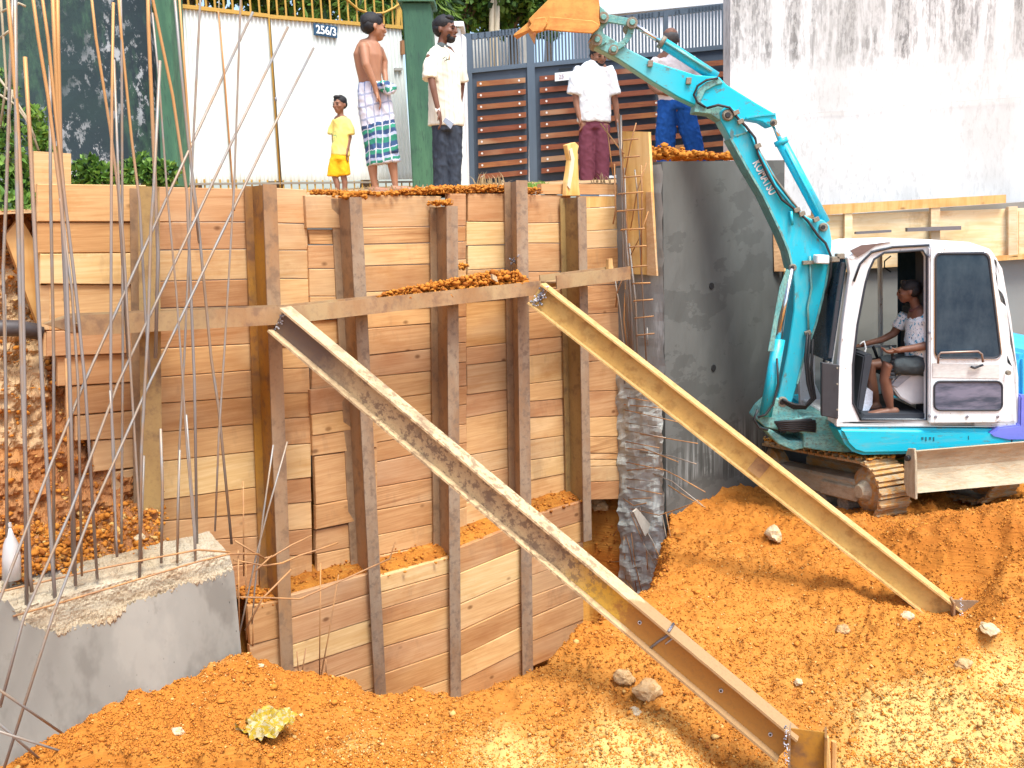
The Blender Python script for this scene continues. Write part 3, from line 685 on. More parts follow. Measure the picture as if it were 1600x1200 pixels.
# number plate
def text_mesh(name, body, pos, right, up, h, mat, parent, width=None, font_bold=True, ext=.001):
    cu = bpy.data.curves.new(name, 'FONT'); cu.body = body; cu.align_x = 'CENTER'; cu.align_y = 'CENTER'; cu.extrude = ext / h
    if font_bold: cu.offset = .022
    cu.size = 1.0
    ob = bpy.data.objects.new(name, cu); COL.objects.link(ob); dg = bpy.context.evaluated_depsgraph_get(); me = bpy.data.meshes.new_from_object(ob.evaluated_get(dg))
    bpy.data.objects.remove(ob); bpy.data.curves.remove(cu)
    r = right.normalized(); nn = r.cross(up).normalized(); u = nn.cross(r).normalized() if False else up.normalized()
    co = np.array([v.co[:] for v in me.vertices]); w0 = co[:, 0].max() - co[:, 0].min(); h0 = co[:, 1].max() - co[:, 1].min()
    sy = h / h0; sx = (width / w0) if width else sy
    c0_ = [(co[:, k].max() + co[:, k].min()) / 2 for k in range(2)]
    for v in me.vertices:
        x, y, z = v.co; v.co = Vector(pos) + r * (x - c0_[0]) * sx + u * (y - c0_[1]) * sy + nn * (z * h)
    me.materials.clear()
    return finish_mesh(name, me, mat, parent)
pl = slab('number_plate', [GP(491, 54.5, .03), GP(527, 59.5, .03), GP(527, 41.5, .03), GP(490, 36, .03)], GN, .012, plain('plate_blue', (.02, .07, .14), .4), gate)
pc = GP(509.5, 47.5, .034); rt = GP(526, 51, .034) - GP(492, 45.6, .034)
text_mesh('plate_number', '256/3', pc, rt, Vector((0, 0, 1)), (GP(505, 40) - GP(505, 53.5)).length, plain('plate_white', (.8, .85, .87), .5), pl, width=rt.length * .92)

# --- dark grey gate with brown slats
DY = 12.0
dk = thing('slatted_gate', P(930, 285, DY), 'dark grey metal gate with brown horizontal slats behind the standing men', 'gate')
M['gate_dark'] = plain('gate_slate_paint', (.062, .085, .115), .5, .2, .08, 3)
M['gate_frame'] = plain('gate_frame_paint', (.10, .135, .175), .45, .2, .08, 3)
M['slat'] = wood('slat_brown', C(.27, .095, .045), C(.19, .06, .03), knots=False, rotz=0, sc=(1.2, 6, 20))
NYd = Vector((0, -1, 0))
def dq(x0, y0, x1, y1, t0, t1, Y=DY): return [P(x0, y0 + t0, Y), P(x1, y1 + t1, Y), P(x1, y1, Y), P(x0, y0, Y)]
def yl(x, y0): return y0 - .09 * (x - 830)           # a line parallel to the slats
slab('sheet', [P(733, 296, DY + .03), P(826, 288, DY + .03), P(826, 104, DY + .03), P(731, 112, DY + .03)], NYd, .02, M['gate_dark'], dk)
slab('sheet', [P(834, 287, DY + .03), P(1030, 266, DY + .03), P(1030, 84, DY + .03), P(834, 102, DY + .03)], NYd, .02, M['gate_dark'], dk)
slab('sheet', [P(1036, 266, DY + .03), P(1146, 252, DY + .03), P(1146, 74, DY + .03), P(1036, 84, DY + .03)], NYd, .02, M['gate_dark'], dk)
for seg in ((722, 54, 826, 42), (834, 41, 1146, 3)):
    slab('top_rail', dq(*seg, 9, 9), NYd, .06, M['gate_frame'], dk)
for seg in ((728, 108, 826, 98), (834, 98, 1032, 80), (1036, 79, 1146, 68)):
    slab('mid_rail', dq(*seg, 7, 7, DY - .002), NYd, .05, M['gate_frame'], dk)
for xa, xb, ya, yb in ((722, 736, 52, 298), (822, 834, 42, 290), (1031, 1037, 82, 268), (1037, 1044, 18, 84)):
    slab('stile', [P(xa + (6 if yb > 200 else 0), yb, DY - .01), P(xb + (6 if yb > 200 else 0), yb, DY - .01), P(xb, ya, DY - .01), P(xa, ya, DY - .01)], NYd, .06, M['gate_frame'], dk)
first = None
for x in np.arange(739, 1140, 5.2):
    if 820 < x < 836 or 1035 < x < 1046: continue
    yt = 48 - (x - 780) * .116; yb = 103 - (x - 826) * .09
    a = P(x, yb, DY + .01); L = (P(x, yt, DY + .01) - a).length
    if first is None:
        first = MB().box((0, 0, .235), (.010, 0, 0), (0, .01, 0), (0, 0, .235)).build('picket', M['gate_frame'], dk, origin=(0, 0, 0)); place(first, a, dk); L0 = .47; first.scale.z = L / L0
    else: pk = first.copy(); COL.objects.link(pk); place(pk, a, dk); pk.scale.z = L / L0
rows = [123, 141, 159, 177, 195, 213, 231, 249.5, 267]
bolt_m = plain('bolt_pale', (.75, .72, .68), .4, .3); b1 = None
for r_, y0 in enumerate(rows):
    for (xa, xb, bolts) in ((745, 821, (751, 811)), (843, 1027, (853, 1024)), (1040, 1144, (1137,))):
        ya = y0 - .085 * (xa - 843) + (r_ * .15 if xa < 800 else 0); yb = y0 - .09 * (xb - 843)
        xo = 3 * r_ / 8 if xa < 900 else 0
        sl = slab('slat', dq(xa + xo, ya - 4, xb + xo, yb - 4, 8, 8, DY - .03), NYd, .03, M['slat'], dk)
        for bx in bolts:
            by = ya + (yb - ya) * (bx - xa) / (xb - xa); q = P(bx + xo, by, DY - .063)
            if b1 is None: b1 = MB().tube([(0, 0, 0), (0, -.012, 0)], .013, 7).build('bolt', bolt_m, sl, origin=(0, 0, 0)); place(b1, q, sl)
            else: bb = b1.copy(); COL.objects.link(bb); place(bb, q, sl)
pq = slab('house_number', [P(867, 127, DY - .07), P(896, 124, DY - .07), P(896, 111, DY - .07), P(867, 114, DY - .07)], NYd, .01, plain('plaque_white', (.8, .82, .84), .5, 0, .03), dk)
text_mesh('plaque_number', '25', P(877, 119.5, DY - .074), Vector((1, 0, .05)), Vector((0, 0, 1)), .05, plain('plaque_ink', (.45, .38, .42)), pq)
slab('letter_slot', [P(873, 110, DY - .0), P(894, 108, DY - .0), P(894, 105, DY - .0), P(873, 107, DY - .0)], NYd, .004, plain('slot_black', (.01, .015, .02)), dk)

# --- white house far behind the gate, and lower grey wall strip
fh = thing('white_house', P(1030, 280, 17), 'pale white house showing above the dark slatted gate', 'house')
hw = plain('house_white', (.74, .76, .78), .8, 0, .04, 1.5)
a = P(936, 300, 17); b = P(1300, 300, 17)
MB().hexa([Vector((a.x, 17, 0)), Vector((b.x, 17, 0)), Vector((b.x, 17, 6)), Vector((a.x, 17, 6)), Vector((a.x, 22, 0)), Vector((b.x, 22, 0)), Vector((b.x, 22, 6)), Vector((a.x, 22, 6))]).build('wall', hw, fh)
slab('ledge', [P(936, 24, 16.9), P(1140, 4, 16.9), P(1140, -10, 16.9), P(936, 14, 16.9)], NYd, .3, plain('ledge_white', (.70, .73, .76), .8, 0, .04), fh)
a = P(728, 300, 16); b = P(832, 300, 16)
gw = MB().hexa([Vector((a.x, 16, 0)), Vector((b.x, 16, 0)), Vector((b.x, 16, P(780, 52, 16).z)), Vector((a.x, 16, P(780, 52, 16).z)), Vector((a.x, 16.2, 0)), Vector((b.x, 16.2, 0)), Vector((b.x, 16.2, P(780, 52, 16).z)), Vector((a.x, 16.2, P(780, 52, 16).z))]).build('garden_wall', plain('garden_wall_white', (.78, .80, .80), .8, 0, .06), None)
tag(gw, 'white garden wall seen through the left pickets of the dark gate', 'wall')
# ================================================================ TIMBER SHORING
shore = thing('timber_shoring_wall', WP(500, 900), 'stacked sawn planks held between rusty steel posts, upper tier of the excavation shoring', 'retaining wall')
rr = random.Random(11)
WM = {'t': 'wood_tan', 'r': 'wood_red', 'p': 'wood_pale', 'x': 'wood_rough', 'f': 'wood_fresh'}
def plank(parent, fn, q, mat, th=.035, pull=0.0, gap=.0022, name='plank'):
    # q: four photo pixels TL, TR, BR, BL on the plane fn
    tl, tr, br, bl = [fn(a, b) for a, b in q]
    ctr = (tl + tr + br + bl) / 4
    up = (tl - bl).normalized()
    tl -= up * gap; tr -= up * gap; bl += up * gap; br += up * gap
    tw = rr.uniform(-.004, .004); n = WN
    o = [pull + rr.uniform(-.004, .004) for _ in range(2)]
    f = [tl + n * (o[0] + tw), tr + n * (o[1] + tw), br + n * (o[1] - tw), bl + n * (o[0] - tw)]
    # chamfered face: 8 front verts, 4 back
    ch = .004; inn = []
    for k, p in enumerate(f):
        inn.append(p + (ctr - p).normalized() * 0 + (up * (-ch if k < 2 else ch)) + (f[1] - f[0]).normalized() * (ch if k in (0, 3) else -ch))
    rim_ = [p - n * ch for p in f]; bk = [p - n * th for p in f]
    # midpoints along the long edges give a slightly wavy saw line
    vs = inn + rim_ + bk
    fs = [(0, 1, 2, 3)] + [(i, 4 + i, 4 + (i + 1) % 4, (i + 1) % 4) for i in range(4)] + [(4 + i, 8 + i, 8 + (i + 1) % 4, 4 + (i + 1) % 4) for i in range(4)] + [(11, 10, 9, 8)]
    return MB().add(vs, fs).build(name, M[WM[mat]], parent)
def column(parent, off, xl0, xr0, xl1, xr1, seams, mats, pulls=None, xls=None):
    fn = lambda a, b: WP(a, b, off)
    y0 = seams[0][0]; y1 = seams[-1][0]
    for i in range(len(seams) - 1):
        (a, b), (c, d) = seams[i], seams[i + 1]
        X = lambda x0, x1, y: x0 + (x1 - x0) * (y - y0) / (y1 - y0)
        l0, l1 = X(xl0, xl1, a), X(xl0, xl1, c); r0, r1 = X(xr0, xr1, a), X(xr0, xr1, c)
        if xls: l0 = l1 = xls[i]
        else:
            j = rr.uniform(-1.2, 1.2); l0 += j; l1 += j
        plank(parent, fn, [(l0, a), (r0, b), (r1, d), (l1, c)], mats[i % len(mats)], pull=(pulls[i] if pulls else 0))
# column A (left of the first post)
column(shore, 0, 0, 226, 0, 226, [(287,289),(347,347),(396,395),(444,445),(517,512),(557,551),(604,596),(650,640),(689,684),(738,729),(796,792),(842,836)],
       't r p t t t r t t p t'.replace(' ', ''), xls=[57,58,62,76,72,90,104,118,146,175,193], pulls=[.02,.01,.015,0,.02,0,0,0,0,0,0])
slab('end_grain', [WP(60, 515, .0), WP(77, 515, .0), WP(77, 446, .0), WP(62, 446, .0)], WN, .04, M['wood_pale'], shore)
slab('end_grain', [WP(68, 556, .0), WP(74, 557, .0), WP(74, 520, .0), WP(68, 520, .0)], WN, .04, M['wood_pale'], shore)
column(shore, 0, 236, 402, 250, 405, [(291,295),(347,347),(391,389),(440,436),(482,478),(508,505),(545,537),(590,578),(631,620),(676,662),(722,705),(782,761),(815,802),(850,838),(895,880),(945,930)],
       't t p r t t t t r t p r t t r'.replace(' ', ''))
column(shore, 0, 418, 480, 430, 489, [(292,296),(348,350),(391,391),(435,436),(480,482),(510,508),(543,540),(577,575),(615,614),(655,652),(697,693),(753,746),(790,784),(832,826),(871,866),(920,912),(965,955)],
       't p p t t t t t r t p r t r t t'.replace(' ', ''))
column(shore, .03, 476, 542, 478, 543, [(305,305),(357,357)], 'p')
column(shore, .005, 481, 545, 484, 545, [(358,358),(382,382)], 'x')
column(shore, .015, 481, 548, 485, 550, [(383,383),(420,420),(463,463),(500,498)], 'ttt')
column(shore, -.01, 487, 565, 487, 565, [(500,497),(540,535),(575,570),(609,601)], 'ttt')
column(shore, .03, 485, 575, 489, 590, [(609,599),(648,636),(681,667),(713,699)], 'trt')
column(shore, .02, 491, 590, 494, 590, [(713,699),(789,772)], 't')
column(shore, .03, 495, 590, 495, 590, [(790,772),(828,808)], 'r')
column(shore, .01, 494, 590, 496, 600, [(829,809),(866,847),(902,882),(950,930)], 'ttt')
column(shore, 0, 560, 690, 585, 690, [(304,306),(356,354),(382,379),(416,412),(457,450),(485,480),(514,504),(556,543),(590,578),(628,613),(662,645),(694,674),(725,702),(764,744),(799,779),(838,816),(870,848),(905,880),(945,920)],
       'p x t r t t t t t t t r t x r t t t'.replace(' ', ''))
column(shore, .01, 700, 728, 704, 730, [(302,302),(354,353),(378,377),(406,405),(450,446),(497,495),(537,535),(568,566),(605,603),(636,632),(666,663),(695,692),(728,722),(762,755),(800,792),(840,830),(880,870)],
       't r t t r t t t r t t t t r t t'.replace(' ', ''), xls=None)
column(shore, 0, 731, 800, 728, 800, [(302,302),(346,347),(384,382),(422,419),(450,445),(473,467),(543,535),(571,563),(617,608),(653,640),(712,700),(745,729),(785,767),(825,806),(860,842)],
       't p p t t r t p t t p t t t'.replace(' ', ''))
column(shore, 0, 806, 892, 812, 892, [(303,305),(349,348),(380,380),(425,424),(455,450),(490,484),(532,525),(559,547),(602,592),(629,622),(654,648),(690,679),(722,710),(754,738),(785,768),(820,802)],
       't p t t t r t p t t t p p t t'.replace(' ', ''))
column(shore, 0, 904, 968, 910, 976, [(306,306),(326,323),(362,358),(389,386),(432,428),(447,444),(492,488),(566,562),(612,610),(653,650),(683,682),(708,709),(718,718),(729,728),(754,751),(782,780)],
       'f p p r t x t t t t x x p p r'.replace(' ', ''))
# loose plank and stake on top
tp = slab('loose_plank', [WP(846, 303, .01), WP(966, 304, .01), WP(966, 288, .01), WP(846, 287, .01)], WN, .05, M['wood_tan']); tag(tp, 'greyish loose plank lying on the top edge beside the split wooden stake', 'plank')
stk = prism('wooden_stake', [WP(a, b, .08) for a, b in ((885,306),(907,306),(905,290),(904,262),(903,236),(905,228),(899,222),(886,226),(888,236),(891,250),(889,266),(886,284))], -WN * .05, M['wood_fresh'], bevel=.004); tag(stk, 'pale split wooden stake standing upright above the rusty ochre post', 'stake')
prism('split_face', [WP(a, b, .084) for a, b in ((886,290),(889,268),(892,250),(889,234),(893,231),(897,248),(895,268),(890,296))], WN * .006, plain('split_wood_white', (.72, .62, .45), .8), stk)
bd = slab('upright_board', [WP(54, 300, -.05), WP(111, 300, -.05), WP(111, 240, -.05), WP(53, 236, -.05)], WN, .05, M['wood_pale']); tag(bd, 'short pale board sticking up behind the leftmost top plank', 'plank')
bd = slab('leaning_board', [WP(58, 505, -.12), WP(67, 400, -.12), WP(32, 338, -.12), WP(8, 368, -.12)], WN, .05, M['wood_fresh'], None); tag(bd, 'pale board leaning diagonally at the left end of the shoring', 'plank')

# ---------------------------------------------------------------- lower tier
lower = thing('lower_shoring_wall', WP(600, 1100, .2), 'lower tier of sawn planks in the pit, slipped behind the post flanges', 'retaining wall')
LO = .19
column(lower, LO, 386, 440, 394, 447, [(946,939),(1008,995),(1065,1050)], 'rt')
column(lower, LO, 446, 590, 450, 595, [(932,892),(969,924),(1011,964),(1047,1000),(1082,1035),(1118,1072),(1152,1108),(1190,1145)], 't t p t t r t'.replace(' ', ''))
column(lower, LO, 594, 709, 596, 710, [(900,868),(926,894),(953,918),(978,945),(1013,979),(1054,1015),(1098,1058),(1140,1100)], 'p t r r t r t'.replace(' ', ''))
column(lower, LO, 710, 824, 711, 824, [(858,814),(899,853),(948,899),(990,938),(1030,975),(1070,1012),(1110,1052)], 'r p t r t r'.replace(' ', ''))
column(lower, LO, 823, 911, 824, 912, [(808,782),(842,814),(872,846),(902,870),(935,902),(968,930),(1005,968),(1045,1008)], 'r r t r t t r'.replace(' ', ''))

# ---------------------------------------------------------------- steel posts (rolled I sections)
def ibeam(root, A, B, ddir, h, w, tf=.010, tw=.008, mats=None, nseg=1, names=('flange', 'web'), wb=None):
    """A,B axis ends; ddir points from one flange to the other; returns parts."""
    ax = (B - A); L = ax.length; axn = ax / L; d = (ddir - axn * ddir.dot(axn)).normalized(); wd = axn.cross(d).normalized()
    def plate(name, off, hd, hw, mat):
        vs = []; al = []
        for i in range(nseg + 1):
            t_ = i / nseg; c = A + ax * t_ + d * off
            jj = .0015 * (random.random() - .5) if nseg > 4 else 0
            for sd, sw in ((-1, -1), (1, -1), (1, 1), (-1, 1)):
                vs.append(c + d * (hd * sd) + wd * (hw * sw + (jj * 2 if sw > 0 else 0))); al.append(t_)
        fs = []
        for i in range(nseg):
            for k in range(4):
                k2 = (k + 1) % 4; fs.append((4 * i + k, 4 * i + k2, 4 * i + 4 + k2, 4 * i + 4 + k))
        fs += [(3, 2, 1, 0), tuple(4 * nseg + k for k in range(4))]
        me = bpy.data.meshes.new(name); me.from_pydata([tuple(v) for v in vs], [], fs)
        at_ = me.attributes.new('along', 'FLOAT', 'POINT'); at_.data.foreach_set('value', al)
        bm = bmesh.new(); bm.from_mesh(me); bmesh.ops.recalc_face_normals(bm, faces=bm.faces); bm.to_mesh(me); bm.free()
        return finish_mesh(name, me, mat, root)
    m0, m1, m2 = mats
    a = plate(names[0], h / 2, tf / 2, w / 2, m0); b = plate(names[0], -h / 2, tf / 2, (wb or w) / 2, m1); c = plate(names[1], 0, h / 2 - tf / 2 - .0005, tw / 2, m2)
    return a, b, c
def post(x_t, y_t, x_b, y_b, wide_px, y_mid, label, mats, wpx=.105, h=.23, fo=None, zlow=None):
    """front flange centre line from photo pixel (x_t,y_t) to (x_b,y_b); wide_px = left edge of rear flange at y_mid."""
    fo = fo if fo is not None else LO + .055
    A = WP(x_t, y_t, fo); B = WP(x_b, y_b, fo)
    t_ = (y_mid - y_t) / (y_b - y_t); mid = A.lerp(B, t_)
    rl = WP(wide_px, y_mid, .03)
    # rear flange centre = rl + half width along the flange direction; iterate to get a true right-angled section
    d = -WN.copy()
    for _ in range(12):
        ax = (B - A).normalized(); dd = (d - ax * d.dot(ax)).normalized(); wv = ax.cross(dd)
        if wv.dot(WD) < 0: wv = -wv
        rc = rl + wv * (wpx / 2); d = (rc - mid); d.z = 0; d.normalize()
    hh = max(.16, min(.30, (rc - mid).length))
    root = thing('steel_post', B, label, 'steel post', 'rusty steel posts of the shoring')
    ibeam(root, A + d * hh / 2, B + d * hh / 2, d, hh, wpx, mats=[mats[2], mats[0], mats[1]], wb=wpx * .8)
    return root, A, B, d, hh
PO = {}
PO[1] = post(232, 292, 238, 845, 206, 560, 'dull brown steel post nearest the left end, behind the rebar cluster', (M['post_yellow'], M['post_yellow'], M['post']), .14)
PO[2] = post(421, 288, 449, 1060, 392, 560, 'tall dark brown steel post with orange streak where the long strut starts', (M['post'], M['post_orange'], M['post_orange']), .11)
PO[3] = post(555, 308, 595, 1100, 531, 560, 'grey brown steel post left of the soil pile on the waler', (M['flange'], M['post'], M['post']), .11)
PO[4] = post(706, 322, 712, 1090, 674, 560, 'steel post with soil caught on its cut top, middle of the shoring', (M['flange'], M['post'], M['post']), .11)
PO[5] = post(815, 282, 825, 1085, 792, 560, 'steel post rising above the planks where the ochre strut starts', (M['flange'], M['post'], M['post']), .11)
PO[6] = post(909, 308, 918, 845, 880, 560, 'ochre stained steel post under the wooden stake, nearest the concrete end', (M['flange'], M['post_yellow'], M['post_yellow']), .10)
# the flange plate of some posts is continued downward; weld beads & bolts
def bead(px, py, off, r, n=9, parent=None, mat=None, seed=0):
    mb = MB(); r2 = random.Random(seed)
    for k in range(n):
        c = WP(px, py, off) + Vector((r2.uniform(-1, 1), r2.uniform(-1, 1), r2.uniform(-1, 1))) * r
        v, f = ICO * (r * (.22 + .3 * r2.random())), ICOF
        mb.add([Vector(q) + c for q in v], [tuple(g) for g in f])
    return mb.build('weld', mat or M['weld_pale'], parent, smooth=True)
bead(801, 408, .14, .022, 14, PO[5][0], M['weld'], 1); bead(811, 400, .235, .014, 10, PO[5][0], M['weld'], 2)
# soil caught on the post tops
for nm, px, py, oo, n_, spread in (('post_top_soil', 545, 306, .15, 150, .05), ('post_top_soil', 692, 318, .12, 120, .045), ('post_top_soil', 722, 417, .1, 30, .02)):
    c = WP(px, py, oo); q = np.array([(c.x + rs.normal(0, spread * .8), c.y + rs.normal(0, spread), c.z - .01 + .03 * rs.rand()) for _ in range(n_)])
    o = crumbs(nm, q, .006 + .012 * rs.rand(n_), [M['clod']], np.zeros(n_, int)); tag(o, kind='stuff')

# ---------------------------------------------------------------- waler
wal = thing('steel_waler', WP(560, 500, .4), 'horizontal rusty steel beam across all posts carrying a strip of soil', 'steel beam')
FO = LO + .055 + .012
def wal_pt(x, y, o): return WP(x, y, FO + o)
hw_ = .105
def waler(xa, ya, xb, yb, h, mat, cut=None):
    A = wal_pt(xa, ya, .09); B = wal_pt(xb, yb, .09); ax = B - A
    up = Vector((0, 0, 1)); up = (up - ax * up.dot(ax) / ax.length_squared).normalized()
    # front flange
    for name, o in (('flange', .09), ('flange', -.09)):
        c = [A + WN * o, B + WN * o]
        MB().hexa([c[0] - up * h / 2, c[1] - up * h / 2, c[1] + up * h / 2, c[0] + up * h / 2] + [p - WN * .009 for p in (c[0] - up * h / 2, c[1] - up * h / 2, c[1] + up * h / 2, c[0] + up * h / 2)]).build(name, mat, wal)
    MB().hexa([A + WN * .08 - up * .004, B + WN * .08 - up * .004, B + WN * .08 + up * .004, A + WN * .08 + up * .004, A - WN * .08 - up * .004, B - WN * .08 - up * .004, B - WN * .08 + up * .004, A - WN * .08 + up * .004]).build('web', mat, wal)
waler(118, 507, 444, 491, hw_, M['waler']); waler(445, 491, 832, 449, .098, M['waler']); waler(857, 441, 972, 426, .10, M['waler'])
# tapered flame-cut tip at the left end
a0, a1 = wal_pt(118, 494, .18), wal_pt(118, 521, .18); tipp = wal_pt(70, 506, .05); b0, b1 = wal_pt(118, 494, 0), wal_pt(118, 521, 0)
MB().add([a0, a1, tipp, a0 - WN * .17, a1 - WN * .17, tipp - WN * .05], [(0, 1, 2), (3, 5, 4), (0, 2, 5, 3), (1, 4, 5, 2), (0, 3, 4, 1)]).build('cut_tip', M['waler'], wal)
# soil lying on it
N4 = 2600; tt_ = rs.rand(N4) ** .8; px = 585 + (828 - 585) * tt_
hh_ = np.interp(px, [585, 600, 640, 690, 730, 770, 810, 828], [.02, .05, .07, .085, .10, .115, .10, .02])
L_ = []
for x_, h_ in zip(px, hh_):
    q = WP(x_, np.interp(x_, [585, 828], [474, 449]), FO + .09 + rs.uniform(-.09, .07)); L_.append((q.x, q.y, q.z - .005 + (h_) * rs.rand() * 1.25))
L_ = np.array(L_); so = crumbs('waler_soil', L_, .008 + .017 * rs.rand(N4) ** 2, [M['clod'], M['clod_dark'], M['clod_pale']], (rs.rand(N4) < .22).astype(int)); 
chip = slab('pale_chip', [WP(770, 436, .52), WP(778, 441, .52), WP(776, 432, .52), WP(769, 428, .52)], WN, .02, M['stone_white']); tag(chip, 'small pale wood chip on the soil pile on the waler', 'wood chip')
bits = slab('wood_block', [WP(951, 420, .3), WP(958, 420, .3), WP(957, 404, .3), WP(951, 405, .3)], WN, .03, M['wood_fresh']); tag(bits, 'little wooden wedge standing on the right end of the waler', 'wood wedge')

# ---------------------------------------------------------------- raking struts
def strut(name, top, Yt, bot, Yb, h, w, mats, label):
    A = P(*top, Yt); B = P(*bot, Yb); root = thing(name, B, label, 'steel strut')
    ax = (B - A).normalized(); up = Vector((0, 0, 1)); up = (up - ax * up.dot(ax)).normalized()
    ibeam(root, A, B, up, h, w, .012, .009, mats, nseg=60, names=('flange', 'web'))
    return root, A, B, up, ax
Y1t = WP(437, 497, FO + .19).y; 
s1, A1, B1, U1, X1 = strut('raking_strut', (436, 498), Y1t, (1232, 1166), 4.42, .160, .11, [M['strut_a_top'], M['strut_a_top'], M['strut_a']], 'long rusty flaking steel strut running from the waler to the foreground foot')
Y2t = WP(838, 455, FO + .19).y
s2, A2, B2, U2, X2 = strut('raking_strut', (838, 458), Y2t, (1488, 966), 5.85, .165, .11, [M['strut_b_top'], M['strut_b_top'], M['strut_b']], 'ochre coloured steel strut running from the waler to the soil below the digger')
# pointed end of the top flange of strut 1
wd1 = X1.cross(U1).normalized()
if wd1.y > 0: wd1 = -wd1
wd2 = X2.cross(U2).normalized()
if wd2.y > 0: wd2 = -wd2
def blob(c, r, n, parent, mat, seed, name='weld'):
    mb = MB(); r2 = random.Random(seed)
    for k in range(n):
        cc = c + Vector((r2.uniform(-1, 1), r2.uniform(-1, 1), r2.uniform(-1, 1))) * r; s_ = r * (.25 + .3 * r2.random())
        mb.add([Vector(q) * s_ + cc for q in ICO], [tuple(g) for g in ICOF])
    return mb.build(name, mat, parent, smooth=True)
for k in range(7): blob(A1 + wd1 * .01 + U1 * (-.07 + .024 * k) + X1 * (.02 + .01 * (k % 2)), .012, 6, s1, M['weld_pale'] if k % 2 else M['weld'], k)
for k in range(8): blob(A2 + wd2 * .03 + U2 * (-.07 + .02 * k) + X2 * (.03 + .015 * (k % 3)), .020, 8, s2, M['weld_pale'] if k % 2 else M['weld'], 20 + k)
# welded splice on strut 1
ts = .778; S1 = A1.lerp(B1, ts)
mb = MB().tube([S1 + wd1 * .008 + U1 * .075 + X1 * .02, S1 + wd1 * .008, S1 + wd1 * .008 - U1 * .078 - X1 * .015], .007, 6); mb.build('splice_weld', M['weld'], s1, smooth=True)
MB().tube([S1 + U1 * .09 - wd1 * .05, S1 + U1 * .092 + wd1 * .055], .008, 6).build('splice_weld', M['weld'], s1, smooth=True)
MB().tube([S1 + wd1 * .008 + U1 * .072 + X1 * .045, S1 + wd1 * .009 + X1 * .03], .004, 5).build('splice_weld', M['weld_pale'], s1, smooth=True)
for tq, uo in ((.74, .0), (.885, .0), (.972, -.01)):
    c = A1.lerp(B1, tq) + wd1 * .006 + U1 * uo
    MB().tube([c, c + wd1 * .006], .011, 8).build('bolt_hole', M['weld_pale'], s1); MB().tube([c + wd1 * .003, c + wd1 * .0075], .006, 8).build('bolt_hole_core', plain('hole_dark', (.03, .025, .02)), s1)
# patch plate on strut 2
tq = .56; c = A2.lerp(B2, tq) + wd2 * .008
MB().box(c, X2 * .05, U2 * .06, wd2 * .004).build('patch_plate', steel('patch_rust', C(.36, .24, .12), C(.42, .24, .10), C(.25, .15, .08)), s2)
# end plates and foot stubs
def foot(name, c, hgt, label, mats, h=.17, w=.11, ang=0.0):
    root = thing(name, c - Vector((0, 0, hgt)), label, 'steel post')
    d = Vector((math.cos(ang), math.sin(ang), 0)); ibeam(root, c, c - Vector((0, 0, hgt)), d, h, w, .011, .009, mats, nseg=6)
    return root
c1f = P(1262, 1141, 4.38)
foot('foot_stub', c1f, .9, 'short upright steel stub at the foreground foot of the flaking strut', [M['post_orange'], M['post'], M['post_orange']], ang=math.radians(-18))
for k in range(9): blob(P(1228 + (k % 3), 1136 + k * 7, 4.33), .010, 5, s1, M['weld_pale'] if k % 3 else M['weld'], 60 + k)
c2f = P(1511, 938, 5.80)
foot('foot_stub', c2f, .5, 'short upright steel stub at the soil end of the ochre strut', [M['post'], M['post'], M['post']], ang=math.radians(-12))
for k in range(4): blob(P(1502, 938 + k * 7, 5.74), .010, 5, s2, M['weld_pale'], 80 + k)
pg = thing('wooden_pegs', P(1298, 1210, 4.5), 'pair of pale split wooden pegs beside the foreground strut foot', 'pegs')
for a, b in (((1291, 1151), (1295, 1215)), ((1303, 1158), (1302, 1215))):
    MB().tube([P(*a, 4.45), P(*b, 4.45)], .014, 6).build('peg', M['wood_fresh'], pg)

# ---------------------------------------------------------------- soil shelves between the tiers
def shelf(name, pts, n_):
    # pts: list of (px, y_front) of the lower tier's top edge; soil slopes up to the upper planks
    vs = []; fs = []; nu = 24; nv = 8
    for j in range(nv + 1):
        for i in range(nu + 1):
            u = i / nu; x = pts[0][0] + (pts[-1][0] - pts[0][0]) * u
            y = np.interp(x, [p[0] for p in pts], [p[1] for p in pts])
            p = WP(x, y, LO - .02); v = j / nv
            p = p - WN * (LO + .03) * v * 1.0 + Vector((0, 0, .09 * v + .02 * mnoise.noise(Vector((x * .06, v * 3, n_))) - .012))
            vs.append(p)
    for j in range(nv):
        for i in range(nu):
            q = j * (nu + 1) + i; fs.append((q, q + 1, q + nu + 2, q + nu + 1))
    o = mk(name, vs, fs, M['soil'], smooth=True); o['kind'] = 'structure'
    k = 220; L = []
    for _ in range(k):
        v = vs[rs.randint(len(vs))]; L.append((v.x + rs.normal(0, .02), v.y + rs.normal(0, .02), v.z))
    crumbs('shelf_clods', np.array(L), .005 + .012 * rs.rand(k) ** 2, [M['clod'], M['clod_dark']], (rs.rand(k) < .4).astype(int))
shelf('soil', [(390, 944), (437, 938)], 1); shelf('soil', [(452, 930), (585, 895)], 2); shelf('soil', [(598, 897), (706, 866)], 3)
shelf('soil', [(714, 853), (822, 814)], 4); shelf('soil', [(829, 803), (908, 781)], 5)
heap('lane_edge_soil', [(WP(x, y, -.04), .022 if x < 650 else .045) for x, y in ((492, 303), (545, 304), (600, 306), (660, 304), (720, 302), (760, 300), (795, 300), (835, 304))], 2400, .03, .013)
heap('lane_edge_soil', [(WP(x, y, -.10), .03) for x, y in ((660, 300), (700, 298), (760, 296), (795, 297))], 700, .05, .016)

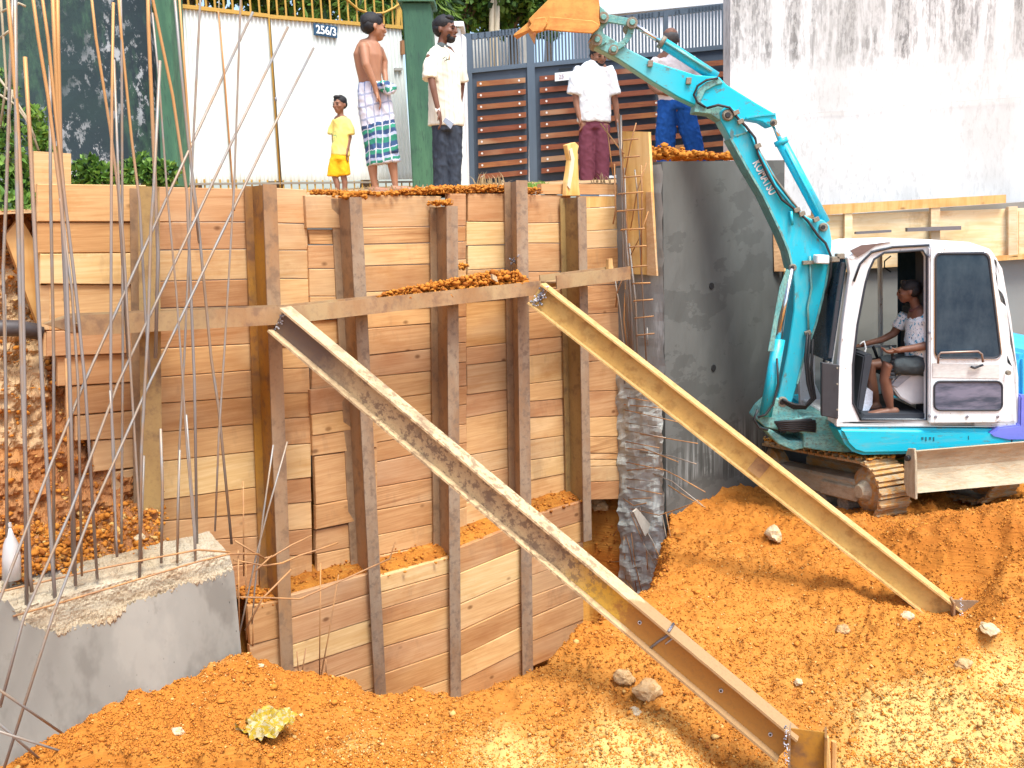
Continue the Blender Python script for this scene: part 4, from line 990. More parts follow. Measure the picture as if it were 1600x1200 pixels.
# ---------------------------------------------------------------- earth bank at the left behind the rebar
def bank():
    vs = []; fs = []; nu, nv = 150, 190; al = []
    for j in range(nv + 1):
        for i in range(nu + 1):
            u = i / nu; v = j / nv
            x = -90 + 340 * u; s = v
            # lower v: near soil behind the block (flat), upper v: steep face left of the planks
            if v < .45:
                w = v / .45; yy = 845 - 50 * u; yo = .1
                pb = WP(x, yy, .1); kb = KP(x, 900, -(TH - .05))
                p = Vector((kb.x, kb.y, zt_ + .03)).lerp(pb, w)
            else:
                w = (v - .45) / .55; yy = (845 - 50 * u) * (1 - w) + 330 * w
                yo = .12 * (1 - w) - .22 * w - .25 * w * (x / 250.0) - .10
            if v >= .45: p = WP(x, yy, yo)
            k = .05 * mnoise.noise(p * 3.1) + .045 * mnoise.noise(p * 8.0) + .03 * mnoise.noise(p * 21.0) + .02 * abs(mnoise.noise(p * 42.0))
            nn = Vector((0, 0, 1)) if v < .42 else WN
            vs.append(p + nn * k * 1.7)
            al.append(.9 if (x < 70 and 420 < yy < 700) else 0)
    for j in range(nv):
        for i in range(nu):
            q = j * (nu + 1) + i; fs.append((q, q + 1, q + nu + 2, q + nu + 1))
    me = bpy.data.meshes.new('earth_bank'); me.from_pydata([tuple(v) for v in vs], [], fs)
    at_ = me.attributes.new('pale', 'FLOAT', 'POINT'); at_.data.foreach_set('value', [float(a) for a in al])
    o = finish_mesh('terrain', me, M['soil_dull'], smooth=False); o['kind'] = 'structure'
    L = []; 
    for _ in range(9000):
        v = vs[rs.randint(int(len(vs) * .46))] if rs.rand() < .6 else vs[rs.randint(len(vs))]
        L.append((v.x + rs.normal(0, .02), v.y + rs.normal(0, .02), v.z + rs.uniform(-.005, .01)))
    k = len(L); crumbs('bank_clods', np.array(L), .004 + .018 * rs.rand(k) ** 3.6, [M['clod'], M['clod_dark'], M['clod_pale']], rs.choice([0, 0, 1, 2], k, p=[.3, .3, .3, .1]))
M['pipe'] = plain('black_pipe', (.07, .06, .06), .5)
pp = bar('buried_pipe', [WP(-60, 512, -.02), WP(30, 513, -.02), WP(64, 519, -.03)], .045, M['pipe'], n=10); tag(pp, 'dark pipe poking out of the earth bank at the left end of the waler', 'pipe')

# ================================================================ CONCRETE BLOCK WITH STARTER BARS (left foreground)
K0 = P(368, 900, 4.95); 
def KP(px, py, o=0): return PP(px, py, K0 + WN * o, WN)
blk = thing('concrete_beam', KP(180, 1180), 'grey concrete beam with broken top edge and many starter bars at left', 'concrete beam')
zt_ = KP(368, 868).z; 
A = Vector((KP(-120, 1000).x, KP(-120, 1000).y, 0)); B = Vector((KP(369, 930).x, KP(369, 930).y, 0)); TH = .30
# face with ragged upper edge: lower smooth part up to edge, upper chipped strip set back
edge = [(-120, 940), (0, 942), (12, 975), (40, 990), (70, 998), (95, 985), (150, 978), (175, 955), (190, 945), (230, 935), (275, 915), (300, 912), (330, 905), (355, 893), (369, 890)]
nu = 120; vs = []; fs = []; nv = 16
for i in range(nu + 1):
    x = -120 + 489 * i / nu; ye = np.interp(x, [e[0] for e in edge], [e[1] for e in edge]) + 2.5 * math.sin(x * .7) + 1.5 * math.sin(x * 1.9)
    top = KP(x, ye); 
    for j in range(nv + 1):
        z = -3.4 + (top.z + 3.4) * j / nv; q = A + (B - A) * i / nu; vs.append(Vector((q.x, q.y, z)) + WN * (.004 * mnoise.noise(Vector((q.x * 3, q.y * 3, z * 3)))))
for i in range(nu):
    for j in range(nv): q = i * (nv + 1) + j; fs.append((q, q + nv + 1, q + nv + 2, q + 1))
mk('smooth_face', vs, fs, M['conc_left'], blk, smooth=True)
# chipped rounded upper part, from face edge back over the top
vs = []; fs = []; nv = 40; nu = 190
for i in range(nu * 2 + 1):
    x = -120 + 489 * i / (nu * 2); ye = np.interp(x, [e[0] for e in edge], [e[1] for e in edge]) + 2.5 * math.sin(x * .7) + 1.5 * math.sin(x * 1.9)
    f = KP(x, ye); ztb = WP(200, 850).z; zb = zt_ + .0
    for j in range(nv + 1):
        v = j / nv
        if v < .5: w = v / .5; off = -.002 - .05 * w; z = (f.z - .02) * (1 - w) + (zb) * w
        else: w = (v - .5) / .5; off = -.048 - (TH - .05) * w; z = zb + .07 * w
        q = A + (B - A) * i / (nu * 2); p = Vector((q.x, q.y, z)) + WN * off
        k = .012 * mnoise.noise(p * 8) + .014 * mnoise.noise(p * 19) + .012 * abs(mnoise.noise(p * 44)) + .005 * mnoise.noise(p * 95)
        if j == 0: k = -.012
        vs.append(p + (WN * 1.0 + Vector((0, 0, .8))) * k * (1.0 if 0 < j else .5))
for i in range(nu * 2):
    for j in range(nv): q = i * (nv + 1) + j; fs.append((q, q + nv + 1, q + nv + 2, q + 1))
mk('chipped_top', vs, fs, M['conc_raw'], blk)
MB().hexa([Vector((A.x, A.y, -3.4)) - WN * .06, Vector((B.x, B.y, -3.4)) - WN * .004, Vector((B.x, B.y, zt_ - .14)) - WN * .004, Vector((A.x, A.y, zt_ - .30)) - WN * .06,
           Vector((A.x, A.y, -3.4)) - WN * TH, Vector((B.x, B.y, -3.4)) - WN * TH, Vector((B.x, B.y, zt_ - .14)) - WN * TH, Vector((A.x, A.y, zt_ - .30)) - WN * TH]).build('core', M['conc_left'], blk)
MB().hexa([Vector((q_.x, q_.y, z_)) - WN * o_ for o_ in (.10, TH + .005) for q_, z_ in ((A, zt_ - .31), (B, zt_ - .15), (B, zt_ + .02), (A, zt_ + .02))]).build('upper_core', M['conc_raw'], blk)
bank()
# starter bars: (points), base offset behind the face, radius, kind
def rb(pts, off, r=.0065, mat='rebar', parent=blk, offt=None, name='rebar'):
    n = len(pts); offt = off if offt is None else offt; w = []
    ys = [p[1] for p in pts]
    for a, b in pts:
        f_ = (b - max(ys)) / (min(ys) - max(ys) + 1e-6); w.append(KP(a, b, -(off + (offt - off) * f_)))
    return bar(name, w, r * 1.12, M[mat], parent, 6)
F1, F2 = .06, .22
bars = [
 ([(7,-60),(18,60),(27,180),(33,300),(38,600),(42,965)], F1, .0085, 'rebar_two'),
 ([(22,-60),(16,100),(10,300),(5,420),(9,600),(12,960)], F2, .007, 'rebar'),
 ([(23,-60),(25,150),(27,300),(35,600),(47,900),(50,925)], F1, .0085, 'rebar'),
 ([(39,89),(46,200),(51,300),(66,600),(82,880),(88,960)], F1, .0085, 'rebar_two'),
 ([(44,-60),(60,60),(75,150),(94,300),(104,420),(110,620),(118,915)], F1, .0075, 'rebar_two'),
 ([(58,-60),(75,60),(87,180),(100,300),(118,450),(133,600),(152,905)], F1, .007, 'rebar_two'),
 ([(78,102),(79,300),(84,560),(84,960)], F2, .007, 'rebar'),
 ([(80,-60),(86,80),(93,240),(96,300),(108,600),(116,930)], F2, .009, 'rebar_two'),
 ([(89,-60),(91,80),(95,250),(101,320)], F2, .009, 'rebar_two'),
 ([(94,310),(112,450),(122,600),(128,900)], F1, .006, 'rebar'),
 ([(137,-60),(150,60),(172,200),(185,300),(200,560)], F2, .0065, 'rebar_two'),
 ([(177,4),(175,150),(174,300),(173,600),(181,840),(183,870)], F1, .0065, 'rebar_two'),
 ([(178,93),(186,300),(193,378),(203,560),(217,793),(222,880)], F1, .006, 'rebar'),
 ([(187,-60),(190,60),(191,300),(192,560),(190,800),(190,850)], F2, .006, 'rebar'),
 ([(181,-60),(190,60),(206,220),(218,315),(228,505),(235,600)], F2, .0065, 'rebar_two'),
 ([(230,-60),(232,40),(241,250),(247,400),(243,560)], F2, .009, 'rebar_two'),
 ([(238,20),(248,120),(261,300),(275,450),(286,600),(292,700),(303,830),(306,905)], F1, .005, 'rebar'),
 ([(231,-60),(239,0),(270,150),(292,300),(304,600),(308,860)], F2, .0075, 'rebar_two'),
 ([(250,95),(240,300),(236,350),(232,500),(221,700),(218,905)], F1, .0075, 'rebar'),
 ([(268,-60),(284,120),(294,220),(310,350),(330,560),(342,640),(362,850)], F2, .0075, 'rebar'),
 ([(276,-60),(290,130),(302,300),(311,380)], F2, .006, 'rebar_two'),
 ([(316,-60),(312,20),(302,220),(295,400),(288,560),(280,700),(278,850)], F2, .006, 'rebar'),
 ([(341,17),(351,120),(364,295),(366,330)], F2, .0045, 'rebar_rust'),
 ([(380,-60),(376,0),(366,290),(350,560),(342,680),(336,830)], F1, .0055, 'rebar'),
 ([(172,610),(178,700),(180,860)], F1, .0055, 'rebar'), ([(251,670),(254,760),(252,880)], F1, .007, 'rebar'),
 ([(281,703),(278,790),(277,880)], F1, .006, 'rebar'), ([(225,712),(222,800),(219,850)], F2, .006, 'rebar'),
 ([(291,648),(297,730),(305,830),(306,900)], F1, .0055, 'rebar'), ([(380,752),(381,900)], F2, .004, 'rebar_rust'),
 ([(8,460),(9,640),(13,880)], F2, .005, 'rebar'), ([(103,560),(108,740),(117,905)], F2, .006, 'rebar_rust'),
]
for pts, off, r, mt in bars: rb(pts, off, r, mt)
# horizontal and bent bars along the broken edge
def hb(pts, offs, r=.0055, mat='rebar_rust', name='bent_rebar'):
    return bar(name, [KP(a, b, o) for (a, b), o in zip(pts, offs)], r, M[mat], blk, 6)
hb([(-60,940),(7,923),(150,890),(240,872),(310,859),(397,866)], [-.08,-.08,-.06,-.05,-.04,-.05]); hb([(413,872),(425,870),(455,852),(487,837)], [-.05]*4)
hb([(20,963),(100,940),(200,910),(300,880),(360,865),(405,866)], [.01,.012,.01,.006,0,-.02]); hb([(370,933),(420,934),(468,936),(532,908),(609,873),(613,860),(618,847)], [-.05,-.05,-.05,-.04,-.03,-.03,-.03])
hb([(367,845),(395,862),(413,872)], [-.1,-.1,-.1]); hb([(365,875),(413,884),(440,880),(468,868),(500,858),(528,848)], [-.06]*6)
hb([(398,893),(425,868)], [-.03,-.03], .005); hb([(383,985),(410,935),(455,890)], [-.1,-.08,-.06], .006); hb([(372,860),(374,985)], [-.02,-.02], .005)
hb([(394,975),(398,920),(405,860),(412,800),(427,695)], [-.12]*5, .0055, 'rebar'); hb([(372,1000),(385,940),(400,870),(418,800),(449,690)], [-.12]*5, .0055, 'rebar'); hb([(384,860),(385,1000)], [-.15]*2, .004)
hb([(395,1010),(396,950)], [-.1]*2, .004)
sb = thing('pit_rebar', WP(490, 1080, .45), 'thin rusty bars sticking up from the pit in front of the lower planks', 'rebar')
for pts in ([(499,1075),(501,880)], [(497,1080),(514,990),(529,898)], [(467,1060),(464,1018)], [(470,1062),(478,1013)], [(509,1030),(510,1060)]):
    bar('rebar', [WP(a, b, .42) for a, b in pts], .0045, M['rebar_rust'], sb)
# leaning bars
def lean_bar(pts, off, label, r=.0075, mat='rebar'):
    o = bar('steel_bar', [KP(a, b, f) for (a, b), f in zip(pts, off)], r, M[mat]); tag(o, label, 'steel bar', 'long steel bars leaning across the rebar'); return o
lean_bar([(395,19),(265,300),(131,600),(80,725),(0,935),(-30,1010)], [-.3,-.2,-.1,-.02,.08,.1], 'leftmost long bar leaning across the starter bars to the top of the white gate')
lean_bar([(450,42),(363,220),(184,600),(110,800),(37,965),(0,1105)], [-.3,-.2,-.08,0,.1,.12], 'middle long bar leaning across the starter bars')
lean_bar([(490,75),(416,220),(233,600),(143,800),(83,960),(5,1205)], [-.3,-.2,-.08,0,.1,.14], 'rightmost long bar, its rusty tip in front of the white gate')
def low_bar(pts, label): 
    o = bar('steel_bar', [KP(a, b, f) for (a, b), f in zip(pts, (.3, .1))], .006, M['rebar']); tag(o, label, 'steel bar', 'bars lying low against the concrete beam')
low_bar([(-20, 1065), (96, 1145)], 'short bar crossing the dark damp patch of the concrete beam'); low_bar([(-20, 1115), (84, 1205)], 'lowest short bar in the bottom left corner'); low_bar([(-20, 1137), (165, 1196)], 'bar running along the bottom left corner to the soil')

# ---------------------------------------------------------------- cage of bars at the end of the grey wall
cage = thing('rebar_cage', WP(1000, 560, .15), 'upright rebar cage with stirrups in front of the fresh yellow boards', 'rebar cage')
def cb_(pts, r=.006, mat='rebar', off=.10, name='rebar'): return bar(name, [EP(a, b, off) for a, b in pts], r * 1.25, M[mat], cage, 6)
for pts, r, m_ in (([(965,192),(975,300),(978,430),(984,560)], .006, 'rebar'), ([(970,180),(972,300),(975,420),(985,570)], .007, 'rebar'), ([(967,178),(972,240),(980,360),(990,560)], .005, 'rebar_rust'),
    ([(978,360),(985,450),(990,580)], .009, 'rebar'), ([(983,380),(993,470),(997,585)], .007, 'rebar'), ([(948,195),(958,275)], .004, 'rebar_rust'), ([(938,193),(968,232),(975,240)], .005, 'rebar_rust'),
    ([(994,192),(985,225),(972,300)], .004, 'rebar_rust'), ([(1002,258),(1003,300),(1002,430)], .005, 'rebar_rust'), ([(992,265),(996,300),(1010,570)], .005, 'rebar'), ([(1010,255),(995,300),(985,360)], .004, 'rebar_rust'),
    ([(960,256),(962,330),(958,350)], .005, 'rebar_rust'), ([(975,430),(965,455),(962,480)], .005, 'rebar_rust'), ([(978,440),(975,500),(985,590)], .006, 'rebar_rust'), ([(960,430),(968,480),(975,540),(976,600)], .005, 'rebar'),
    ([(1013,330),(1000,370),(985,400)], .0035, 'rebar_rust'), ([(976,262),(982,480),(988,575)], .005, 'rebar')):
    cb_(pts, r, m_)
for (x0, y0, x1, y1) in ((974,219,997,217),(975,246,999,244),(975,277,1001,275),(966,303,1005,300),(964,330,1006,327),(970,359,1007,357),(984,386,1010,384),(988,417,1010,415),(988,443,1016,442),(990,470,1020,468),(992,497,1021,494),(995,524,1022,521)):
    cb_([(x0, y0 + 1), (x0 + 1, y0), (x1, y1)], .005, 'rebar_rust', .13, 'stirrup')
cb_([(1011,512),(1012,540)], .004)
ybrd = thing('upright_boards', WP(1000, 430, .3), 'fresh yellow upright formwork board behind the rebar cage', 'formwork board')
slab('board', [EP(983, 428, .03), EP(1024, 430, .03), EP(1013, 206, .03), EP(972, 205, .03)], -WD, .03, M['wood_fresh'], ybrd)
slab('board_strip', [EP(1011, 430, .045), EP(1026, 431, .045), EP(1017, 300, .045), EP(1009, 300, .045)], -WD, .02, M['wood_pale'], ybrd)
# bars growing out of the ragged end
for k, (pts, o0, o1) in enumerate([
  ([(975,606),(1030,613)], .1, .3), ([(975,632),(1035,638)], .1, .3), ([(975,640),(1070,662)], .1, .5), ([(976,660),(1030,668)], .1, .3), ([(1000,678),(1090,693)], .2, .55), ([(978,690),(1030,700)], .1, .3),
  ([(1000,706),(1050,713),(1088,725)], .2, .55), ([(980,735),(1030,730),(1060,745),(1102,769)], .1, .6), ([(1044,758),(1070,775),(1102,793)], .4, .6), ([(978,712),(1025,716)], .1, .3), ([(985,795),(1030,805),(1060,795),(1082,787)], .2, .5),
  ([(985,800),(1010,860),(1012,890)], .2, .3), ([(1035,807),(1045,860),(1055,905)], .4, .4), ([(975,838),(978,905)], .2, .2), ([(972,815),(985,860),(995,925)], .2, .2), ([(955,878),(1000,876)], .25, .25), ([(958,837),(972,818)], .25, .25),
  ([(974,620),(1015,627)], .1, .3), ([(976,672),(1040,684)], .1, .35), ([(977,700),(1012,704)], .1, .3), ([(978,722),(1040,735)], .1, .3), ([(978,748),(1022,752)], .1, .3), ([(980,762),(1034,772)], .1, .3), ([(982,780),(1018,778)], .1, .3), ([(1020,740),(1050,752),(1098,790)], .2, .45), ([(1004,700),(1060,722)], .1, .45), ([(985,820),(992,880),(1004,930)], .1, .2), ([(1000,810),(1022,850),(1034,905)], .1, .3), ([(1040,800),(1050,850)], .3, .4), ([(968,775),(990,790),(1010,786)], .1, .25),
  ([(1000,790),(1005,850),(1028,890)], .25, .3), ([(978,905),(995,930)], .2, .25), ([(1020,850),(1043,892)], .3, .35), ([(975,870),(1000,940)], .2, .25)]):
    bar('rebar', [EP(a, b, .02 + .6 * max(0, (o1 - .25)) * i / (len(pts) - 1)) for i, (a, b) in enumerate(pts)], .0045, M['rebar_rust'] if k % 3 else M['rebar'], colm)
lp_ = slab('loose_offcut', [WP(1008, 838, .35), WP(1020, 823, .35), WP(996, 795, .35), WP(990, 800, .35)], WN, .02, plain('offcut_grey', (.42, .38, .32))); tag(lp_, 'small grey offcut lying against the broken concrete end', 'wood offcut')
# ================================================================ EXCAVATOR
t = NT('digger_blue_paint', .38, .1, .5); n1 = t.noise(2.5, 5, .6); n2 = t.noise(14, 6, .75); n3 = t.noise(50, 4, .7)
c = t.mix(t.fr(n1, .3, .7), C(.005, .50, .66), C(.015, .43, .57))
c = t.mix(t.math('MULTIPLY', t.fr(n2, .585, .63), .85), c, C(.12, .15, .13)); c = t.mix(t.math('MULTIPLY', t.fr(t.noise(6, 6, .7), .50, .70), .5), c, C(.22, .38, .36)); c = t.mix(t.math('MULTIPLY', t.fr(t.noise(3.3, 6, .75, t.mapping((1, 1, .5))), .56, .68), .45), c, C(.34, .27, .16))
t.bump(n3, .08, .003); M['teal'] = t.out(c)
t = NT('digger_worn_paint', .55, .1, .4); n1 = t.noise(5, 6, .7); n2 = t.noise(20, 6, .7)
c = t.mix(t.fr(n1, .38, .58), C(.22, .45, .40), C(.09, .35, .36)); c = t.mix(t.math('MULTIPLY', t.fr(n2, .5, .6), .75), c, C(.16, .14, .11)); M['teal_worn'] = t.out(c)
t = NT('arm_paint', .42, .1, .45); o3 = t.sep(); n2 = t.noise(14, 6, .75); n1 = t.noise(4, 5, .6)
g = t.math('ADD', o3[0], t.math('MULTIPLY', n1, .35))
c = t.mix(t.fr(g, -.62, .10), C(.24, .42, .35), C(.005, .49, .64)); c = t.mix(t.math('MULTIPLY', t.fr(n2, .56, .62), .8), c, C(.14, .15, .12)); M['arm'] = t.out(c)
M['dirty'] = plain('dirty_steel', (.25, .22, .17), .7, .3, .35, 9, .2, 40)
M['black'] = plain('black_rubber', (.025, .025, .027), .55, 0, .2, 10)
M['chrome'] = plain('chrome_rod', (.62, .64, .66), .18, .95, .05)
M['cabwhite'] = None
t = NT('cab_white_paint', .42, 0, .5); n2 = t.noise(8, 6, .75); n3 = t.noise(26, 5, .75)
c = t.mix(t.math('MULTIPLY', t.fr(n2, .45, .70), .35), C(.74, .77, .78), C(.50, .49, .44)); c = t.mix(t.math('MULTIPLY', t.fr(n3, .61, .65), .75), c, C(.28, .18, .10)); c = t.mix(t.math('MULTIPLY', t.fr(t.noise(5, 6, .75, t.mapping((1, 1, .4))), .56, .7), .4), c, C(.46, .36, .24)); M['cabwhite'] = t.out(c)
M['gasket'] = plain('rubber_gasket', (.03, .035, .045), .6)
t = NT('tinted_glass', .12, 0, .25); M['glass'] = t.out(t.mix(t.fr(t.noise(3.0, 6, .7), .35, .68), C(.012, .034, .058), C(.045, .075, .10)))
M['interior'] = plain('cab_interior_dark', (.03, .035, .045), .8)
M['blue_cover'] = plain('engine_cover_blue', (.16, .19, .62), .45, .1, .1, 4); M['cyan_cover'] = plain('engine_cover_cyan', (.05, .42, .72), .45, .1, .1, 4)
t = NT('muddy_steel', .75, .1, .3); n1 = t.noise(4, 6, .7); n2 = t.noise(18, 5, .7); c = t.mix(t.fr(n1, .4, .6), C(.50, .43, .30), C(.38, .31, .21)); c = t.mix(t.math('MULTIPLY', t.fr(n2, .52, .66), .5), c, C(.45, .22, .07)); t.bump(n2, .5, .01); M['muddy'] = t.out(c)
t = NT('muddy_track', .85, .1, .3); n1 = t.noise(5, 6, .7); n2 = t.noise(22, 5, .7); c = t.mix(t.fr(n1, .42, .58), C(.52, .26, .07), C(.42, .34, .22)); c = t.mix(t.math('MULTIPLY', t.fr(n2, .55, .68), .6), c, C(.22, .16, .10)); t.bump(n2, .6, .01); M['track'] = t.out(c)
t = NT('bucket_rust', .6, .2, .4); n1 = t.noise(3, 6, .65); n2 = t.noise(16, 5, .7); c = t.mix(t.fr(n1, .4, .62), C(.62, .33, .08), C(.55, .20, .045)); c = t.mix(t.math('MULTIPLY', t.fr(n2, .56, .68), .5), c, C(.35, .13, .05)); t.bump(n2, .2, .005); M['bucket'] = t.out(c)

YA = 7.60                                       # near face of arm and boom
dig = thing('excavator', P(1400, 800, 8.0), 'blue mini excavator with white cab, its arm raised to the left over the planks', 'excavator')
def E(pts, Y): return [P(a, b, Y) for a, b in pts]
def ep(name, pts, Y, th, mat, parent=dig, bevel=.008, seg=1): return prism(name, E(pts, Y), Vector((0, th, 0)), mat, parent, bevel=bevel, seg=seg)
def pin(px, py, Y, r, th, mat=None, parent=dig, name='pin', n=14):
    c = P(px, py, Y); return MB().tube([c, c + Vector((0, -th * .6, 0)), c + Vector((0, -th, 0))], [r, r, r * .8], n).build(name, mat or M['dirty'], parent)
# boom
boom = ep('boom', [(1127,190),(1145,222),(1168,262),(1192,303),(1220,362),(1232,392),(1238,418),(1241,450),(1240,487),(1230,554),(1219,606),(1213,630),(1222,642),(1234,640),(1246,600),(1256,561),(1275,507),(1290,448),(1298,400),(1300,376),(1296,352),(1286,343),(1272,344),(1256,336),(1240,318),(1215,285),(1185,233),(1165,200),(1150,172),(1137,164),(1124,175)], YA, .20, M['teal'])
# raised edge plates of the boom
def edge(name, pts, Y, w, parent, mat): 
    mb = MB(); q = E(pts, Y)
    for i in range(len(q) - 1):
        d = (q[i + 1] - q[i]); n = Vector((-d.z, 0, d.x)).normalized() * w / 2; mb.hexa([q[i] - n, q[i + 1] - n, q[i + 1] + n, q[i] + n] + [v + Vector((0, .222, 0)) for v in (q[i] - n, q[i + 1] - n, q[i + 1] + n, q[i] + n)])
    return mb.build(name, mat, parent)
edge('boom_flange', [(1142,216),(1168,263),(1193,305),(1221,364),(1233,393),(1239,420)], YA - .012, .016, boom, M['teal_worn'])
edge('boom_flange', [(1240,318),(1215,285),(1185,233),(1168,205)], YA - .012, .014, boom, M['teal'])
edge('boom_flange', [(1246,600),(1256,561),(1275,507),(1290,448),(1298,400)], YA - .012, .014, boom, M['teal_worn'])
edge('reinforcement', [(1148,212),(1167,207)], YA - .008, .012, boom, M['teal_worn'])
# arm
arm = ep('arm', [(925,60),(933,50),(945,53),(983,77),(1020,96),(1087,117),(1124,120),(1135,132),(1180,160),(1213,179),(1214,192),(1204,199),(1190,190),(1166,186),(1150,196),(1132,190),(1110,176),(1060,152),(1020,128),(967,93),(929,73)], YA + .03, .15, M['arm'])
ep('pivot_cheek', [(1085,175),(1090,140),(1104,128),(1124,122),(1130,130),(1118,133),(1102,142),(1095,158),(1104,168),(1126,165),(1146,172),(1158,186),(1150,198),(1132,192),(1110,178)], YA + .012, .19, M['teal_worn'], arm, .004)
edge('arm_rib', [(1166,184),(1190,180),(1212,178)], YA + .02, .014, arm, M['teal'])
for a, b in ((1016, 99), (1076, 126)): ep('hose_clamp', [(a - 4, b + 5), (a + 4, b + 5), (a + 5, b - 5), (a - 3, b - 5)], YA + .005, .03, M['dirty'], arm, .002)
for a, b, r in ((1137,180,.045), (1286,355,.035), (1238,418,.03), (1208,192,.028), (1222,628,.045)): pin(a, b, YA - .004, r, .03, parent=boom); pin(a, b, YA - .03, r * .5, .012, M['black'], parent=boom)
# bucket linkage
def link(name, pts, w, Y, th, mat, parent=dig):
    mb = MB(); q = E(pts, Y)
    for i in range(len(q) - 1):
        d = (q[i + 1] - q[i]); n = Vector((-d.z, 0, d.x)).normalized() * w / 2
        mb.hexa([q[i] - n, q[i + 1] - n, q[i + 1] + n, q[i] + n] + [v + Vector((0, th, 0)) for v in (q[i] - n, q[i + 1] - n, q[i + 1] + n, q[i] + n)])
    return mb.build(name, mat, parent, bevel=.003)
link('bucket_link', [(943,27),(965,31),(988,35)], .055, YA, .03, M['teal_worn']); link('bucket_link', [(943,27),(965,31),(988,35)], .055, YA + .17, .03, M['teal_worn'])
link('guide_link', [(988,35),(985,52),(976,66),(959,77)], .045, YA, .03, M['teal_worn']); link('guide_link', [(988,35),(985,52),(976,66),(959,77)], .045, YA + .17, .03, M['teal_worn'])
for a, b in ((943, 27), (988, 35), (959, 77), (933, 62)):
    c = P(a, b, YA - .03); MB().tube([c, c + Vector((0, .26, 0))], .042 if b != 77 else .036, 12).build('pin', M['dirty'], dig); pin(a, b, YA - .032, .022, .012, M['teal_worn'])
# bucket: side plates, curved shell, cutting edge and teeth
bk = ep('bucket', [(826,30),(848,8),(870,-14),(900,-34),(925,-38),(934,-10),(937,8),(936,28),(938,40),(926,51),(890,49),(857,46),(838,52)], 7.47, .016, M['bucket'], dig, .004)
ep('side_plate', [(826,30),(848,8),(870,-14),(900,-34),(925,-38),(934,-10),(937,8),(936,28),(938,40),(926,51),(890,49),(857,46),(838,52)], 7.93, .016, M['bucket'], bk, .004)
prof_ = [(838,52),(826,30),(848,8),(870,-14),(900,-34),(925,-38),(934,-10),(937,8),(938,40),(926,51)]
q = E(prof_, 7.475); vs = q + [p + Vector((0, .46, 0)) for p in q]; n = len(q); mb = MB().add(vs, [(i, i + 1, n + i + 1, n + i) for i in range(n - 1)])
q2 = [p + Vector((0, 0, -.012)) for p in q]; mb.build('shell', M['bucket'], bk)
ep('side_cutter', [(850,46),(858,26),(926,32),(936,38),(936,44),(926,52),(890,50)], 7.455, .02, M['bucket'], bk, .004)
ep('ear', [(929,2),(943,14),(952,24),(950,36),(941,46),(948,66),(936,74),(924,66),(926,48),(932,30)], 7.60, .03, M['teal_worn'], bk, .003)
ep('ear', [(929,2),(943,14),(952,24),(950,36),(941,46),(948,66),(936,74),(924,66),(926,48),(932,30)], 7.78, .03, M['teal_worn'], bk, .003)
ep('corner_wear', [(826,44),(836,28),(852,26),(856,36),(848,49),(832,50)], 7.44, .03, M['bucket'], bk, .006)
for k in range(4):
    Yt = 7.47 + .115 * k; a = P(832, 38, Yt + .03); b = P(803 + k * 1.5, 55 + k * 1.2, Yt + .03); d = (b - a); nrm = Vector((-d.z, 0, d.x)).normalized()
    w = .032; MB().hexa([a - nrm * w, b - nrm * .006, b + nrm * .006, a + nrm * w] + [v + Vector((0, .055, 0)) for v in (a - nrm * w, b - nrm * .006, b + nrm * .006, a + nrm * w)]).build('tooth', M['bucket'], bk, bevel=.003)
blobm = MB()
# cylinders
def cyl(name, a, b, r, Y, mat, parent=dig, n=14): return bar(name, [P(*a, Y), P(*b, Y)], r, mat, parent, n)
cyl('bucket_cylinder_rod', (990, 38), (1035, 67), .018, YA + .10, M['chrome']); bc = cyl('bucket_cylinder', (1031, 64), (1119, 121), .043, YA + .10, M['teal'])
cyl('cylinder_collar', (1031, 64), (1037, 68), .050, YA + .10, M['dirty'], bc); bar('cylinder_pipe', E([(1040, 66), (1090, 98), (1112, 112)], YA + .05), .010, M['teal_worn'], bc)
cyl('arm_cylinder_rod', (1208, 192), (1220, 222), .018, YA + .10, M['chrome']); ac = cyl('arm_cylinder', (1219, 219), (1288, 348), .046, YA + .10, M['teal'])
cyl('cylinder_collar', (1219, 218), (1222, 225), .054, YA + .10, M['teal'], ac); bar('cylinder_pipe', E([(1228, 232), (1262, 298), (1280, 335)], YA + .045), .011, M['teal'], ac)
cyl('boom_cylinder_rod', (1237, 420), (1214, 538), .022, YA - .06, M['chrome']); bc2 = cyl('boom_cylinder', (1217, 530), (1196, 650), .050, YA - .06, M['teal'])
ep('cylinder_guard', [(1200,549),(1209,549),(1216,500),(1232,436),(1236,424),(1229,420),(1218,450)], YA - .13, .012, M['teal_worn'], bc2, .002)
# swing bracket and nose of the frame
ep('swing_bracket', [(1183,656),(1192,641),(1213,622),(1236,628),(1254,652),(1262,668),(1240,676),(1215,672),(1196,668)], YA - .03, .28, M['teal_worn'])
ep('swing_bracket_foot', [(1190,667),(1206,672),(1232,688),(1262,690),(1262,700),(1240,704),(1216,694)], YA - .03, .30, M['teal_worn'])
ep('frame_nose', [(1232,658),(1262,650),(1296,650),(1316,666),(1336,708),(1290,705),(1256,700),(1256,678),(1240,672)], YA - .06, .5, M['teal_worn'])
ep('frame_gap', [(1216,658),(1268,654),(1276,661),(1276,672),(1240,676),(1216,672)], YA - .075, .02, M['black'], dig, .004)
for k in range(5): bar('hose', E([(1210 + k * 2, 660 + k * 3), (1240, 662 + k * 3 - 4), (1274, 658 + k * 4)], YA - .09 + k * .004), .012, M['black'], dig)
for k, (a, b) in enumerate((((1262,520),(1258,560)), ((1266,520),(1262,565)), ((1270,530),(1268,575)))):
    bar('hose', E([a, b, (1262 + k * 4, 600), (1268 + k * 3, 622), (1258, 634 + 2 * k), (1240, 632 + 3 * k), (1222, 624 + 2 * k)], YA - .05 + .012 * k), .011, M['black'], dig)
